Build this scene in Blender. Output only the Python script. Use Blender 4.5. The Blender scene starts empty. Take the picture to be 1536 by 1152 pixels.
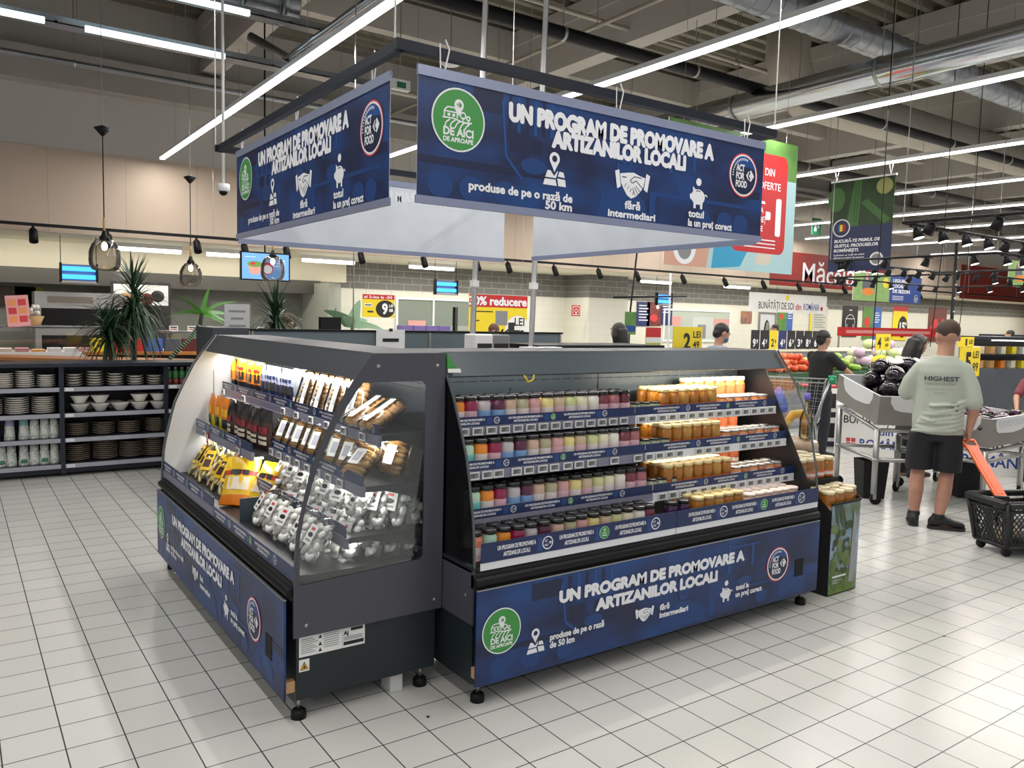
import bpy, bmesh, math, random
from mathutils import Vector, Matrix
from mathutils.geometry import tessellate_polygon
rnd = random.Random(7)
S = bpy.context.scene
COL = S.collection
PI = math.pi

# ------------------------------------------------------------------ camera
F_PX, YAW, PITCH, ROLL, CAM_H = 1202.787, 0.611678, -0.082924, 0.024629, 1.6376
def cam_axes():
    cy, sy = math.cos(YAW), math.sin(YAW)
    f = Vector((sy*math.cos(PITCH), cy*math.cos(PITCH), math.sin(PITCH)))
    r = Vector((cy, -sy, 0)); u = r.cross(f)
    return (math.cos(ROLL)*r+math.sin(ROLL)*u, -math.sin(ROLL)*r+math.cos(ROLL)*u, f)
_r, _u, _f = cam_axes()
cam_d = bpy.data.cameras.new('camera'); cam = bpy.data.objects.new('camera', cam_d); COL.objects.link(cam)
cam_d.sensor_width = 36; cam_d.lens = F_PX/1536*36; cam_d.clip_start = .05; cam_d.clip_end = 200
M = Matrix((_r, _u, -_f)).transposed().to_4x4(); M.translation = Vector((0, 0, CAM_H))
cam.matrix_world = M
S.camera = cam

# ------------------------------------------------------------------ light of the hall
S.view_settings.view_transform = 'Standard'; S.view_settings.look = 'None'
S.view_settings.gamma = 1; S.view_settings.exposure = 0.25; S.view_settings.use_curve_mapping = False
w = bpy.data.worlds.new('hall_surroundings'); S.world = w; w.use_nodes = True
bg = w.node_tree.nodes['Background']; bg.inputs[0].default_value = (.95, .96, 1, 1); bg.inputs[1].default_value = .38
LED_X = [3.12, 6.06, 9.1, 12.4, 15.4, 18.5, 21.6, 25.0, 29.0]  # last two lines are added to brighten the right of the back wall
LED_X_NEAR = [-6.2, -3.1, 0.03]
LED_Z = 4.27
def area(name, loc, sx, sy, power, color=(1, 1, 1), rot=(0, 0, 0), spread=None):
    l = bpy.data.lights.new(name, 'AREA'); l.shape = 'RECTANGLE'; l.size = sx; l.size_y = sy
    l.energy = power; l.color = color
    if spread: l.spread = spread
    o = bpy.data.objects.new(name, l); COL.objects.link(o); o.location = loc; o.rotation_euler = rot
    return o
LED_POWER = 15.0    # watts per metre
def led_light(x, y0, y1, k=1.):
    area('led_line_glow', (x, (y0+y1)/2, LED_Z-.035), .05, y1-y0, k*LED_POWER*(y1-y0), (1, .97, .92))

# ------------------------------------------------------------------ materials
MATS = {}
def mat(name, col, rough=.5, metal=0, emit=None, es=1., trans=0, spec=.5, alpha=1, coat=0, noise=0, nscale=8, col2=None, bump=0, bscale=60):
    if name in MATS: return MATS[name]
    m = bpy.data.materials.new(name); m.use_nodes = True; nt = m.node_tree
    b = nt.nodes['Principled BSDF']; MATS[name] = m
    b.inputs['Base Color'].default_value = (*col, 1); b.inputs['Roughness'].default_value = rough
    b.inputs['Metallic'].default_value = metal; b.inputs['Specular IOR Level'].default_value = spec
    b.inputs['Coat Weight'].default_value = coat
    if trans: b.inputs['Transmission Weight'].default_value = trans
    if alpha < 1: b.inputs['Alpha'].default_value = alpha
    if emit: b.inputs['Emission Color'].default_value = (*emit, 1); b.inputs['Emission Strength'].default_value = es
    if noise or bump:
        tc = nt.nodes.new('ShaderNodeTexCoord')
    if noise:
        n = nt.nodes.new('ShaderNodeTexNoise'); n.inputs['Scale'].default_value = nscale; n.inputs['Detail'].default_value = 3
        nt.links.new(tc.outputs['Object'], n.inputs['Vector'])
        r = nt.nodes.new('ShaderNodeValToRGB'); r.color_ramp.elements[0].position = .5-noise/2; r.color_ramp.elements[1].position = .5+noise/2
        r.color_ramp.elements[0].color = (*col, 1); r.color_ramp.elements[1].color = (*(col2 or [c*.7 for c in col]), 1)
        nt.links.new(n.outputs['Fac'], r.inputs[0]); nt.links.new(r.outputs[0], b.inputs['Base Color'])
    if bump:
        n = nt.nodes.new('ShaderNodeTexNoise'); n.inputs['Scale'].default_value = bscale
        nt.links.new(tc.outputs['Object'], n.inputs['Vector'])
        bp = nt.nodes.new('ShaderNodeBump'); bp.inputs['Strength'].default_value = bump; bp.inputs['Distance'].default_value = .01
        nt.links.new(n.outputs['Fac'], bp.inputs['Height']); nt.links.new(bp.outputs[0], b.inputs['Normal'])
    return m
def glassmat(name, tint=(1, 1, 1), refl=.08, rough=.02):
    """thin clear sheet: mostly see-through with a fresnel gloss"""
    if name in MATS: return MATS[name]
    m = bpy.data.materials.new(name); m.use_nodes = True; nt = m.node_tree; MATS[name] = m
    nt.nodes.remove(nt.nodes['Principled BSDF']); out = nt.nodes['Material Output']
    t = nt.nodes.new('ShaderNodeBsdfTransparent'); t.inputs[0].default_value = (*tint, 1)
    g = nt.nodes.new('ShaderNodeBsdfGlossy'); g.inputs['Roughness'].default_value = rough; g.inputs[0].default_value = (1, 1, 1, 1)
    fr = nt.nodes.new('ShaderNodeFresnel'); fr.inputs[0].default_value = 1.4
    ma = nt.nodes.new('ShaderNodeMath'); ma.operation = 'ADD'; ma.inputs[1].default_value = refl-.03; ma.use_clamp = True
    mx = nt.nodes.new('ShaderNodeMixShader')
    nt.links.new(fr.outputs[0], ma.inputs[0]); nt.links.new(ma.outputs[0], mx.inputs[0])
    nt.links.new(t.outputs[0], mx.inputs[1]); nt.links.new(g.outputs[0], mx.inputs[2]); nt.links.new(mx.outputs[0], out.inputs[0])
    return m
def brickmat(name, c1, c2, mortar, bw, bh, ms, off=.5, rough=.4, axes='XZ', origin=(0, 0, 0), spec=.5, cells=0.0):
    m = bpy.data.materials.new(name); m.use_nodes = True; nt = m.node_tree; MATS[name] = m
    b = nt.nodes['Principled BSDF']; b.inputs['Roughness'].default_value = rough; b.inputs['Specular IOR Level'].default_value = spec
    g = nt.nodes.new('ShaderNodeNewGeometry'); s = nt.nodes.new('ShaderNodeSeparateXYZ'); c = nt.nodes.new('ShaderNodeCombineXYZ')
    nt.links.new(g.outputs['Position'], s.inputs[0])
    for k, a in enumerate(axes):
        ad = nt.nodes.new('ShaderNodeMath'); ad.operation = 'SUBTRACT'; ad.inputs[1].default_value = origin[k]
        nt.links.new(s.outputs[a], ad.inputs[0]); nt.links.new(ad.outputs[0], c.inputs[k])
    br = nt.nodes.new('ShaderNodeTexBrick'); br.offset = off; br.squash = 1
    br.inputs['Scale'].default_value = 1; br.inputs['Brick Width'].default_value = bw; br.inputs['Row Height'].default_value = bh
    br.inputs['Mortar Size'].default_value = ms; br.inputs['Mortar Smooth'].default_value = .1; br.inputs['Bias'].default_value = cells
    br.inputs['Color1'].default_value = (*c1, 1); br.inputs['Color2'].default_value = (*c2, 1); br.inputs['Mortar'].default_value = (*mortar, 1)
    nt.links.new(c.outputs[0], br.inputs['Vector']); nt.links.new(br.outputs['Color'], b.inputs['Base Color'])
    return m

# ------------------------------------------------------------------ mesh builder
TXT = {}
def text_geo(s, bold):
    k = (s, bold)
    if k in TXT: return TXT[k]
    cu = bpy.data.curves.new('t', 'FONT'); cu.body = s; cu.size = 1; cu.offset = bold; cu.resolution_u = 3; cu.fill_mode = 'FRONT'
    o = bpy.data.objects.new('t', cu); COL.objects.link(o)
    dg = bpy.context.evaluated_depsgraph_get(); dg.update(); eo = o.evaluated_get(dg); me = eo.to_mesh()
    vs = [(v.co.x, v.co.y) for v in me.vertices]; fs = [tuple(p.vertices) for p in me.polygons]
    eo.to_mesh_clear(); bpy.data.objects.remove(o); bpy.data.curves.remove(cu)
    if not vs: vs = [(0, 0)]
    x0 = min(v[0] for v in vs); x1 = max(v[0] for v in vs)
    vs = [(v[0]-x0, v[1]) for v in vs]
    TXT[k] = (vs, fs, max(x1-x0, 1e-4)); return TXT[k]

class MB:
    def __init__(s): s.v = []; s.f = []; s.m = []; s.s = []; s.mats = []
    def mi(s, m):
        if m not in s.mats: s.mats.append(m)
        return s.mats.index(m)
    def add(s, vs, fs, m, smooth=False, T=None):
        o = len(s.v); i = s.mi(m)
        s.v += [tuple(T @ Vector(v)) for v in vs] if T else [tuple(v) for v in vs]
        for f in fs: s.f.append(tuple(o+k for k in f)); s.m.append(i); s.s.append(smooth)
        return s
    def box(s, x0, x1, y0, y1, z0, z1, m, T=None):
        vs = [(x, y, z) for z in (z0, z1) for y in (y0, y1) for x in (x0, x1)]
        return s.add(vs, [(0, 2, 3, 1), (4, 5, 7, 6), (0, 1, 5, 4), (2, 6, 7, 3), (0, 4, 6, 2), (1, 3, 7, 5)], m, False, T)
    def tube(s, pts, r, m, n=10, caps=True, T=None, r2=None):
        pts = [Vector(p) for p in pts]; N = len(pts); vs = []; fs = []
        rs = r if isinstance(r, (list, tuple)) else [r]*N
        pu = None
        for i, p in enumerate(pts):
            t = (pts[min(i+1, N-1)]-pts[max(i-1, 0)]).normalized()
            if pu is None: pu = t.orthogonal().normalized()
            u = (pu-t*pu.dot(t))
            u = u.normalized() if u.length > 1e-5 else t.orthogonal().normalized()
            pu = u; w = t.cross(u)
            for k in range(n):
                a = 2*PI*k/n; vs.append(p+(u*math.cos(a)+w*math.sin(a))*rs[i])
        for i in range(N-1):
            for k in range(n):
                a, b = i*n+k, i*n+(k+1) % n; fs.append((a, b, b+n, a+n))
        if caps: fs.append(tuple(range(n))[::-1]); fs.append(tuple(range((N-1)*n, N*n)))
        return s.add(vs, fs, m, n > 6, T)
    def lathe(s, prof, m, n=16, T=None, smooth=True, capb=True, capt=True):
        vs = []; fs = []; N = len(prof)
        for r, z in prof:
            for k in range(n): a = 2*PI*k/n; vs.append((r*math.cos(a), r*math.sin(a), z))
        for i in range(N-1):
            for k in range(n): a, b = i*n+k, i*n+(k+1) % n; fs.append((a, b, b+n, a+n))
        if capb: fs.append(tuple(range(n))[::-1])
        if capt: fs.append(tuple(range((N-1)*n, N*n)))
        return s.add(vs, fs, m, smooth, T)
    def ell(s, c, r, m, n=12, k=8, T=None, R=None):
        vs = []; fs = []; c = Vector(c)
        if not isinstance(r, (tuple, list)): r = (r, r, r)
        def P(a, b):
            p = Vector((r[0]*math.cos(b)*math.cos(a), r[1]*math.cos(b)*math.sin(a), r[2]*math.sin(b)))
            return c+(R @ p if R else p)
        for i in range(1, k):
            b = -PI/2+PI*i/k
            for j in range(n): vs.append(P(2*PI*j/n, b))
        vs.append(P(0, -PI/2)); vs.append(P(0, PI/2)); B = len(vs)-2
        for i in range(k-2):
            for j in range(n): a, b = i*n+j, i*n+(j+1) % n; fs.append((a, b, b+n, a+n))
        for j in range(n): fs.append((B, (j+1) % n, j)); fs.append((B+1, (k-2)*n+j, (k-2)*n+(j+1) % n))
        return s.add(vs, fs, m, True, T)
    def loft(s, secs, m, n=16, T=None, smooth=True):
        """secs: (centre, axis_u vector, axis_v vector)"""
        vs = []; fs = []; N = len(secs)
        for c, u, v in secs:
            c, u, v = Vector(c), Vector(u), Vector(v)
            for k in range(n): a = 2*PI*k/n; vs.append(c+u*math.cos(a)+v*math.sin(a))
        for i in range(N-1):
            for k in range(n): a, b = i*n+k, i*n+(k+1) % n; fs.append((a, b, b+n, a+n))
        fs.append(tuple(range(n))[::-1]); fs.append(tuple(range((N-1)*n, N*n)))
        return s.add(vs, fs, m, smooth, T)
    def quad(s, a, b, c, d, m): return s.add([a, b, c, d], [(0, 1, 2, 3)], m)
    def prism(s, poly, m, P, t0, t1, holes=()):
        """2D outline extruded between P(x,y,t0) and P(x,y,t1)"""
        loops = [list(poly)]+[list(h) for h in holes]
        flat = [p for l in loops for p in l]; n = len(flat)
        tris = tessellate_polygon([[Vector((p[0], p[1], 0)) for p in l] for l in loops])
        vs = [P(x, y, t0) for x, y in flat]+[P(x, y, t1) for x, y in flat]; fs = []
        for t in tris: fs.append(tuple(t)); fs.append(tuple(k+n for k in reversed(t)))
        o = 0
        for l in loops:
            L = len(l)
            for k in range(L): a, b = o+k, o+(k+1) % L; fs.append((a, b, b+n, a+n))
            o += L
        return s.add(vs, fs, m)
    def build(s, name, parent=None, fix=True):
        me = bpy.data.meshes.new(name); me.from_pydata(s.v, [], s.f)
        for m in s.mats: me.materials.append(m)
        me.polygons.foreach_set('material_index', s.m); me.polygons.foreach_set('use_smooth', s.s)
        if fix:
            bm = bmesh.new(); bm.from_mesh(me); bmesh.ops.recalc_face_normals(bm, faces=bm.faces); bm.to_mesh(me); bm.free()
        me.update(); o = bpy.data.objects.new(name, me); COL.objects.link(o)
        if parent: o.parent = parent
        return o

class G:
    """flat print on a surface: everything in metres of that surface, each layer a hair in front of the last"""
    def __init__(s, mb, O, U, V, N, eps=.0006): s.mb = mb; s.O = Vector(O); s.U = Vector(U); s.V = Vector(V); s.N = Vector(N); s.e = eps; s.c = 0
    def P(s, x, y, L): return s.O+s.U*x+s.V*y+s.N*(s.e*L)
    def poly(s, pts, m, L=1, holes=()):
        loops = [list(pts)]+[list(h) for h in holes]; flat = [p for l in loops for p in l]
        tr = tessellate_polygon([[Vector((p[0], p[1], 0)) for p in l] for l in loops]); s.c += 1; L = L+.02*(s.c % 45)
        s.mb.add([s.P(x, y, L) for x, y in flat], [tuple(t) for t in tr], m)
    def rect(s, x0, y0, x1, y1, m, L=1): s.poly([(x0, y0), (x1, y0), (x1, y1), (x0, y1)], m, L)
    def circ(s, x, y, r, m, L=1, n=32, ry=None): s.poly([(x+r*math.cos(2*PI*k/n), y+(ry or r)*math.sin(2*PI*k/n)) for k in range(n)], m, L)
    def ring(s, x, y, r, w, m, L=1, n=32):
        c = lambda q: [(x+q*math.cos(2*PI*k/n), y+q*math.sin(2*PI*k/n)) for k in range(n)]
        a, b = c(r), c(r-w); o = [s.P(*p, L) for p in a+b]
        s.mb.add(o, [(k, (k+1) % n, n+(k+1) % n, n+k) for k in range(n)], m)
    def line(s, pts, w, m, L=1):
        for (a, b), (c, d) in zip(pts, pts[1:]):
            l = math.hypot(c-a, d-b) or 1; nx, ny = -(d-b)/l*w/2, (c-a)/l*w/2
            s.poly([(a+nx, b+ny), (a-nx, b-ny), (c-nx, d-ny), (c+nx, d+ny)], m, L)
    def text(s, t, x0, y, h, m, L=2, w=None, bold=.02, al='l', slant=0, heavy=0):
        vs, fs, W = text_geo(t, bold); k = h/.73; sx = (w/W) if w else k
        ww = W*sx; x = x0 if al == 'l' else (x0-ww/2 if al == 'c' else x0-ww)
        for i, (ox, oy) in enumerate(((0, 0),) if not heavy else ((-heavy*h, 0), (heavy*h, 0), (0, -heavy*h), (0, heavy*h))):
            s.mb.add([s.P(x+a*sx+b*k*slant+ox, y+b*k+oy, L+.2*i) for a, b in vs], fs, m)

def tag(o, label=None, cat=None, group=None, kind=None):
    if label:
        o['label'] = label
        if not 4 <= len(label.split()) <= 16: print('LABELLEN', len(label.split()), label)
    if cat: o['category'] = cat
    if group: o['group'] = group
    if kind: o['kind'] = kind
    return o
def thing(name, label, cat, loc=(0, 0, 0), rz=0, group=None, rot=None):
    o = bpy.data.objects.new(name, None); COL.objects.link(o); o.location = loc
    o.rotation_euler = rot or (0, 0, rz); o.empty_display_size = .1
    return tag(o, label, cat, group)
def struct(o): o['kind'] = 'structure'; return o
def dup(root, loc=None, rz=None, label=None, group=None, scale=None, rot=None, swap=None):
    r = root.copy(); COL.objects.link(r)
    if loc is not None: r.location = loc
    if rot is not None: r.rotation_euler = rot
    elif rz is not None: r.rotation_euler = (0, 0, rz)
    if scale is not None: r.scale = scale
    if label:
        r['label'] = label
        if not 4 <= len(label.split()) <= 16: print('LABELLEN', len(label.split()), label)
    if group: r['group'] = group
    for ch in list(root.children):
        c = ch.copy(); COL.objects.link(c); c.parent = r
        for g in ch.children:
            d = g.copy(); COL.objects.link(d); d.parent = c
    return r
ORD = ['first', 'second', 'third', 'fourth', 'fifth', 'sixth', 'seventh', 'eighth', 'ninth', 'tenth', 'eleventh', 'twelfth', 'thirteenth', 'fourteenth', 'fifteenth', 'sixteenth', 'seventeenth', 'eighteenth', 'nineteenth', 'twentieth']
def nth(k): return ORD[k] if k < len(ORD) else str(k+1)+'th'
def bevel(o, w=.004, seg=2):
    b = o.modifiers.new('bevel', 'BEVEL'); b.width = w; b.segments = seg; b.limit_method = 'ANGLE'; return o
def ray(x, y): return _f+_r*((x-768)/F_PX)-_u*((y-576)/F_PX)
# ------------------------------------------------------------------ palette
M_floor = brickmat('floor_tile', (.60, .60, .575), (.56, .56, .535), (.06, .06, .065),   .2, .2, .0027, off=0, rough=.22, axes='XY', origin=(1.1092, 2.8637), spec=.5)
M_wtile = brickmat('white_wall_tile', (.72, .71, .63), (.70, .69, .61), (.55, .54, .48), .3, .2, .002, off=0, rough=.3)
M_brick = brickmat('grey_brick', (.17, .165, .155), (.145, .14, .13), (.36, .35, .33), .48, .16, .008, off=.5, rough=.6)
M_ktile = brickmat('kitchen_tile_shaded', (.19, .195, .17), (.175, .18, .155), (.13, .135, .115), .25, .15, .002, off=.5, rough=.35)  # tile tone lowered to carry the shade of the unlit kitchen
M_beige = mat('beige_paint', (.57, .46, .365), .7)
M_cream = mat('cream_paint', (.68, .63, .50), .6)
M_upper = mat('grey_white_paint', (.55, .53, .50), .7)
M_conc = mat('painted_concrete', (.42, .40, .37), .75, noise=.5, nscale=1.5, col2=(.37, .355, .33))
M_beamw = mat('pale_concrete', (.50, .47, .43), .7)
M_deck = mat('deck_steel', (.22, .20, .155), .5, noise=.6, nscale=.6, col2=(.17, .155, .12))
M_zinc = mat('zinc_duct', (.38, .40, .42), .33, .85, noise=.5, nscale=3, col2=(.30, .32, .34))
M_chrome = mat('bright_duct', (.55, .58, .62), .18, 1)
M_duct = mat('beige_duct', (.42, .38, .32), .5, .2)
M_black = mat('black_paint', (.006, .006, .007), .5, spec=.25)
M_blackm = mat('black_matt', (.006, .006, .007), .8)
M_navy = mat('navy_steel', (.012, .017, .030), .4)
M_white = mat('white_plastic', (.75, .75, .75), .35)
M_led = mat('led_diffuser', (.9, .9, .9), .4, emit=(1, .97, .93), es=3.2)
M_glintc = mat('tray_glint_cool', (.9, .9, .9), .4, emit=(.72, .93, 1), es=2.0)  # glow given to the cool reflections on the galvanised trays
M_tube = mat('fluorescent_tube', (.9, .9, .9), .4, emit=(1, .97, .88), es=3.5)
M_uv = mat('uv_tube', (.05, .2, .6), .3, emit=(.03, .28, 1), es=2.2)
M_grey = mat('mid_grey_plastic', (.22, .23, .24), .45)
M_steel = mat('brushed_steel', (.42, .42, .41), .35, .85)
M_red = mat('sign_red', (.50, .018, .02), .5)
M_redd = mat('dark_red', (.10, .012, .012), .6)
M_yel = mat('sign_yellow', (.80, .62, .02), .5)
M_ink = mat('ink_black', (.012, .012, .014), .5)
M_paper = mat('paper_white', (.78, .78, .76), .6)
M_clear = glassmat('clear_glass')

# ------------------------------------------------------------------ room shell
YB, YW = 15.7, 18.2      # bulkhead face, tiled wall face
m = MB(); m.box(-14, 44, -6, 18.6, -.12, 0, M_floor); struct(m.build('floor'))
# ribbed deck: real trapezoid ribs running along X
m = MB(); prof = []; y = -6.0
while y < 20:
    prof += [(y, 7.0), (y+.13, 7.0), (y+.17, 6.88), (y+.29, 6.88)]; y += .33
vs = []; fs = []
for (yy, z) in prof: vs += [(-14, yy, z), (44, yy, z)]
for k in range(len(prof)-1): fs.append((2*k, 2*k+1, 2*k+3, 2*k+2))
m.add(vs, fs, M_deck); m.box(-14, 44, -6, 20, 7.02, 7.1, M_deck); struct(m.build('ceiling'))
for x in (-5.7, -.85, 4.0, 8.85, 13.7, 18.55, 23.4, 28.25):
    m = MB(); m.box(x-.17, x+.17, -6, 15.6, 5.9, 6.85, M_beamw); m.box(x-.2, x+.2, -6, 15.6, 6.6, 6.86, M_beamw)
    struct(m.build('ceiling_beam'))
for y in (1.5, 12.7):
    m = MB(); m.box(-14, 44, y-.12, y+.12, 6.35, 6.88, M_beamw); struct(m.build('ceiling_cross_beam'))
# back bulkhead: beige band, pale band above, concrete beam, soffit
m = MB()
m.box(-14, 44, YB, YB+.2, 2.88, 4.28, M_beige); m.box(-14, 44, YB+.01, YB+.2, 4.28, 5.28, M_upper)
m.box(-14, 44, YB-.35, YB+.2, 5.27, 5.8, M_conc); m.box(-14, 44, YB, YB+.2, 5.8, 7, M_upper)
for k in range(47):
    x = -13+k*1.2; m.box(x, x+.006, YB-.002, YB, 2.88, 4.28, mat('panel_joint', (.36, .29, .23), .7))
struct(m.build('wall_back'))
m = MB(); m.box(-14, 44, YB+.2, YW, 2.88, 3.0, M_cream); struct(m.build('ceiling_soffit'))
m = MB()
m.box(7.7, 44, YW, YW+.2, 0, 2.24, M_wtile); m.box(7.7, 44, YW-.02, YW+.2, 2.24, 2.88, M_brick)
struct(m.build('wall_tiled'))
m = MB()
m.box(-14, 6.9, YW+.3, YW+.5, 0, 2.1, M_ktile); m.box(-14, 7.7, YW-.3, YW+.5, 2.36, 2.88, M_cream)
m.box(-14, 7.0, YW-.45, YW-.1, 2.06, 2.36, mat('extractor_hood', (.10, .095, .085), .4, .4))
m.box(7.0, 7.7, YW, YW+.2, 0, 2.36, mat('pale_partition', (.42, .43, .38), .5))
m.box(6.85, 7.0, YW-1.3, YW+.3, 0, 2.3, mat('pale_partition', (.42, .43, .38), .5))
struct(m.build('wall_kitchen'))
m = MB(); m.box(43.8, 44, -6, YW, 0, 7, M_beige); struct(m.build('wall_right'))
m = MB(); m.box(14.6, 16.05, 17.2, YW, 0, 2.24, M_wtile); m.box(14.6, 16.05, 17.18, YW, 2.24, 2.88, M_brick); struct(m.build('trim_1'))
# windows and doors of the tiled wall
def frame_opening(name, x0, x1, z0, z1, fm, inner, depth=.05, t=.06, Y=YW):
    o = MB(); o.box(x0, x1, Y-.012, Y-.004, z0, z1, inner); p = o.build(name); struct(p)
    f = MB(); f.box(x0-t, x0, Y-depth, Y-.002, z0-t, z1+t, fm); f.box(x1, x1+t, Y-depth, Y-.002, z0-t, z1+t, fm)
    f.box(x0, x1, Y-depth, Y-.002, z1, z1+t, fm); f.box(x0, x1, Y-depth, Y-.002, z0-t, z0, fm); f.build('window_frame' if 'window' in name else 'door_frame', p)
    return p
M_inner = mat('window_room', (.20, .235, .20), .25)
p = frame_opening('window_1', 9.2, 12.4, 1.2, 2.02, M_paper, M_inner)
g = MB(); g.box(10.2, 10.25, YW-.03, YW-.013, 1.2, 2.02, M_white); g.box(9.5, 10.0, YW-.02, YW-.014, 1.25, 1.5, mat('pink_card', (.6, .3, .28), .6)); g.box(10.6, 11.6, YW-.02, YW-.014, 1.25, 1.38, mat('shelf_dim', (.3, .33, .3), .5)); g.build('window_mullion', p)
p = frame_opening('window_2', 18.6, 21.7, 1.05, 1.98, M_paper, mat('window_room_pale', (.42, .47, .42), .3))
g = MB(); g.box(19.9, 20.9, YW-.02, YW-.013, 1.05, 1.8, mat('inner_door', (.5, .54, .53), .4)); g.box(20.15, 20.55, YW-.024, YW-.02, 1.1, 1.55, M_grey)
g.box(18.75, 19.35, YW-.02, YW-.013, 1.5, 1.8, mat('pink_card', (.6, .3, .28), .6)); g.box(20.95, 21.7, YW-.02, YW-.013, 1.5, 1.75, mat('pink_card', (.6, .3, .28), .6)); g.build('window_interior', p)
p = frame_opening('door_1', 23.3, 24.15, .02, 1.98, M_steel, mat('door_leaf', (.55, .58, .6), .35))
g = MB(); g.ell((23.72, YW-.02, 1.35), (.16, .012, .42), M_black); g.ell((23.72, YW-.035, 1.35), (.11, .012, .36), M_inner); g.build('door_pane', p)
p = frame_opening('door_2', 7.1, 7.55, .02, 1.75, M_steel, mat('kitchen_door', (.45, .50, .44), .4))
g = MB(); g.box(7.3, 7.34, YW-.02, YW-.01, 1.25, 1.4, M_ink); g.build('door_plate', p)

# ------------------------------------------------------------------ lamps of the hall
def led_line(x, y0, y1, lab):
    t = thing('line_light', lab, 'ceiling light', (x, (y0+y1)/2, LED_Z), 0, 'long line lights over the sales floor'); L = (y1-y0)/2
    a = MB(); a.box(-.045, .045, -L, L, 0, .05, M_white); a.build('housing', t)
    a = MB(); a.box(-.038, .038, -L+.01, L-.01, -.03, 0, M_led); a.build('diffuser', t)
    yy = -L+.8
    while yy < L:
        a = MB(); a.tube([(0, yy, .05), (0, yy, (5.89 if abs(x-18.5) < .1 else 6.86)-LED_Z)], .004, M_steel, 5); a.build('suspension_wire', t); yy += 3.0
    led_light(x, y0, y1)
labs = ['line light on the left ending over the plant counter, nearest the left edge', 'line light passing behind the banner square, second from the left', 'line light beside the bright silver duct, third from the left', 'line light carrying the cucumber banner', 'line light just right of the cucumber banner', 'far line light over the produce lamp racks', 'line light in the far right of the hall, before the last pair', 'added line light at the far right, next to last, brightening the back wall', 'last added line light at the far right, brightening the back wall']
for x, l in zip(LED_X, labs): led_line(x, -1.5 if x < 5 else 1.6, 15.3, l)
for x in LED_X_NEAR: led_light(x, -5.5, 7.0, .6)
# bright reflections on the left cable trays, built as glowing strips
def tray(name, lab, y, z, x0, x1, r, lamps, mt):
    t = thing(name, lab, 'cable tray', ((x0+x1)/2, y, z)); L = (x1-x0)/2
    a = MB(); a.box(-L, L, -r, r, 0, .012, mt); a.box(-L, L, -r, -r+.01, 0, .08, mt); a.box(-L, L, r-.01, r, 0, .08, mt)
    x = -L+.2
    while x < L: a.box(x, x+.03, -r, r, .012, .03, mt); x += .35
    a.build('tray', t)
    for (u0, u1) in lamps:
        a = MB(); a.box(u0-(x0+x1)/2, u1-(x0+x1)/2, -r-.06, -r-.005, -.04, .02, M_glintc); a.build('glow_strip', t)
    x = -L+.5
    while x < L:
        a = MB(); a.tube([(x, r, .0), (x, r, 6.88-z)], .006, M_steel, 5); a.build('hanger_rod', t); x += 2.5
tray('cable_tray', 'lower galvanised tray with cool glints as glowing strips over the left counter', 10.7, 4.8, -3, 5, .12, [(-3, .95), (1.35, 2.9)], M_zinc)
tray('cable_tray', 'upper galvanised tray with cool glints as glowing strips at the top left', 10.0, 5.15, -3, 4.2, .1, [(-2, .6), (1.2, 3.0)], M_zinc)

def pipe(name, lab, cat, pts, r, mt, n=16, rings=0, hang=True):
    t = thing(name, lab, cat, pts[0]); o = Vector(pts[0]); q = [Vector(p)-o for p in pts]
    a = MB(); a.tube(q, r, mt, n); a.build('pipe', t)
    d = (q[-1]-q[0]); L = d.length; k = 1.0
    if hang:
        while k < L:
            c = q[0]+d*(k/L); a = MB(); a.tube([c+Vector((0, 0, r)), (c.x, c.y, 6.88-o.z)], .007, M_steel, 5)
            a.tube([c-d.normalized()*.02, c+d.normalized()*.02], r+.008, M_steel, n); a.build('hanger', t); k += 2.4
    if rings:
        k = 0
        while k < L:
            c = q[0]+d*(k/L); a = MB(); a.tube([c, c+d.normalized()*.04], r+.012, mt, n); a.build('duct_seam', t); k += rings
    return t
pipe('drain_pipe', 'long black pipe under the roof above the front banner', 'pipe', [(-9, 8.2, 5.2), (24, 8.2, 5.2)], .085, M_black)
pipe('air_duct', 'bright silver round duct at the upper right', 'duct', [(10.2, -2, 5.0), (10.2, 13.1, 5.0)], .19, M_chrome, 24)
pipe('air_duct', 'large beige round duct crossing under the right of the roof', 'duct', [(11.6, 8.75, 6.85), (11.6, 8.75, 6.1), (11.75, 8.75, 5.75), (12.1, 8.75, 5.52), (30, 8.75, 5.52)], .36, M_duct, 24, 0, False)
pipe('air_duct', 'grey spiral duct at the top left ending in an elbow', 'duct', [(-8, 10.4, 5.55), (3.2, 10.4, 5.55), (3.75, 10.2, 5.5)], .22, M_zinc, 20, .5)
pipe('air_duct', 'silver pipe rising to the right beside the left beam', 'duct', [(3.35, 11.0, 5.25), (3.75, 10.6, 4.95), (3.75, 5.5, 4.95)], .06, M_chrome, 12)
pipe('air_duct', 'ribbed silver duct near the top right corner', 'duct', [(6.5, 6.9, 5.75), (30, 6.9, 5.75)], .2, M_zinc, 20, .25)
pipe('sprinkler_pipe', 'thin grey pipe along the back wall beam', 'pipe', [(-9, 13.7, 5.2), (20, 13.7, 5.2)], .045, M_zinc, 10)
pipe('sprinkler_pipe', 'thin beige pipe high along the back wall', 'pipe', [(-9, 13.3, 5.6), (20, 13.3, 5.6)], .05, M_duct, 10)
pipe('sprinkler_pipe', 'thin pale pipe crossing between roof beams', 'pipe', [(-9, 9.5, 6.1), (26, 9.5, 6.1)], .035, M_duct, 10)
pipe('air_duct', 'far beige spiral duct over the produce hall', 'duct', [(9.5, 13.6, 4.75), (30, 13.6, 4.75)], .3, M_duct, 20, .6)
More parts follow.
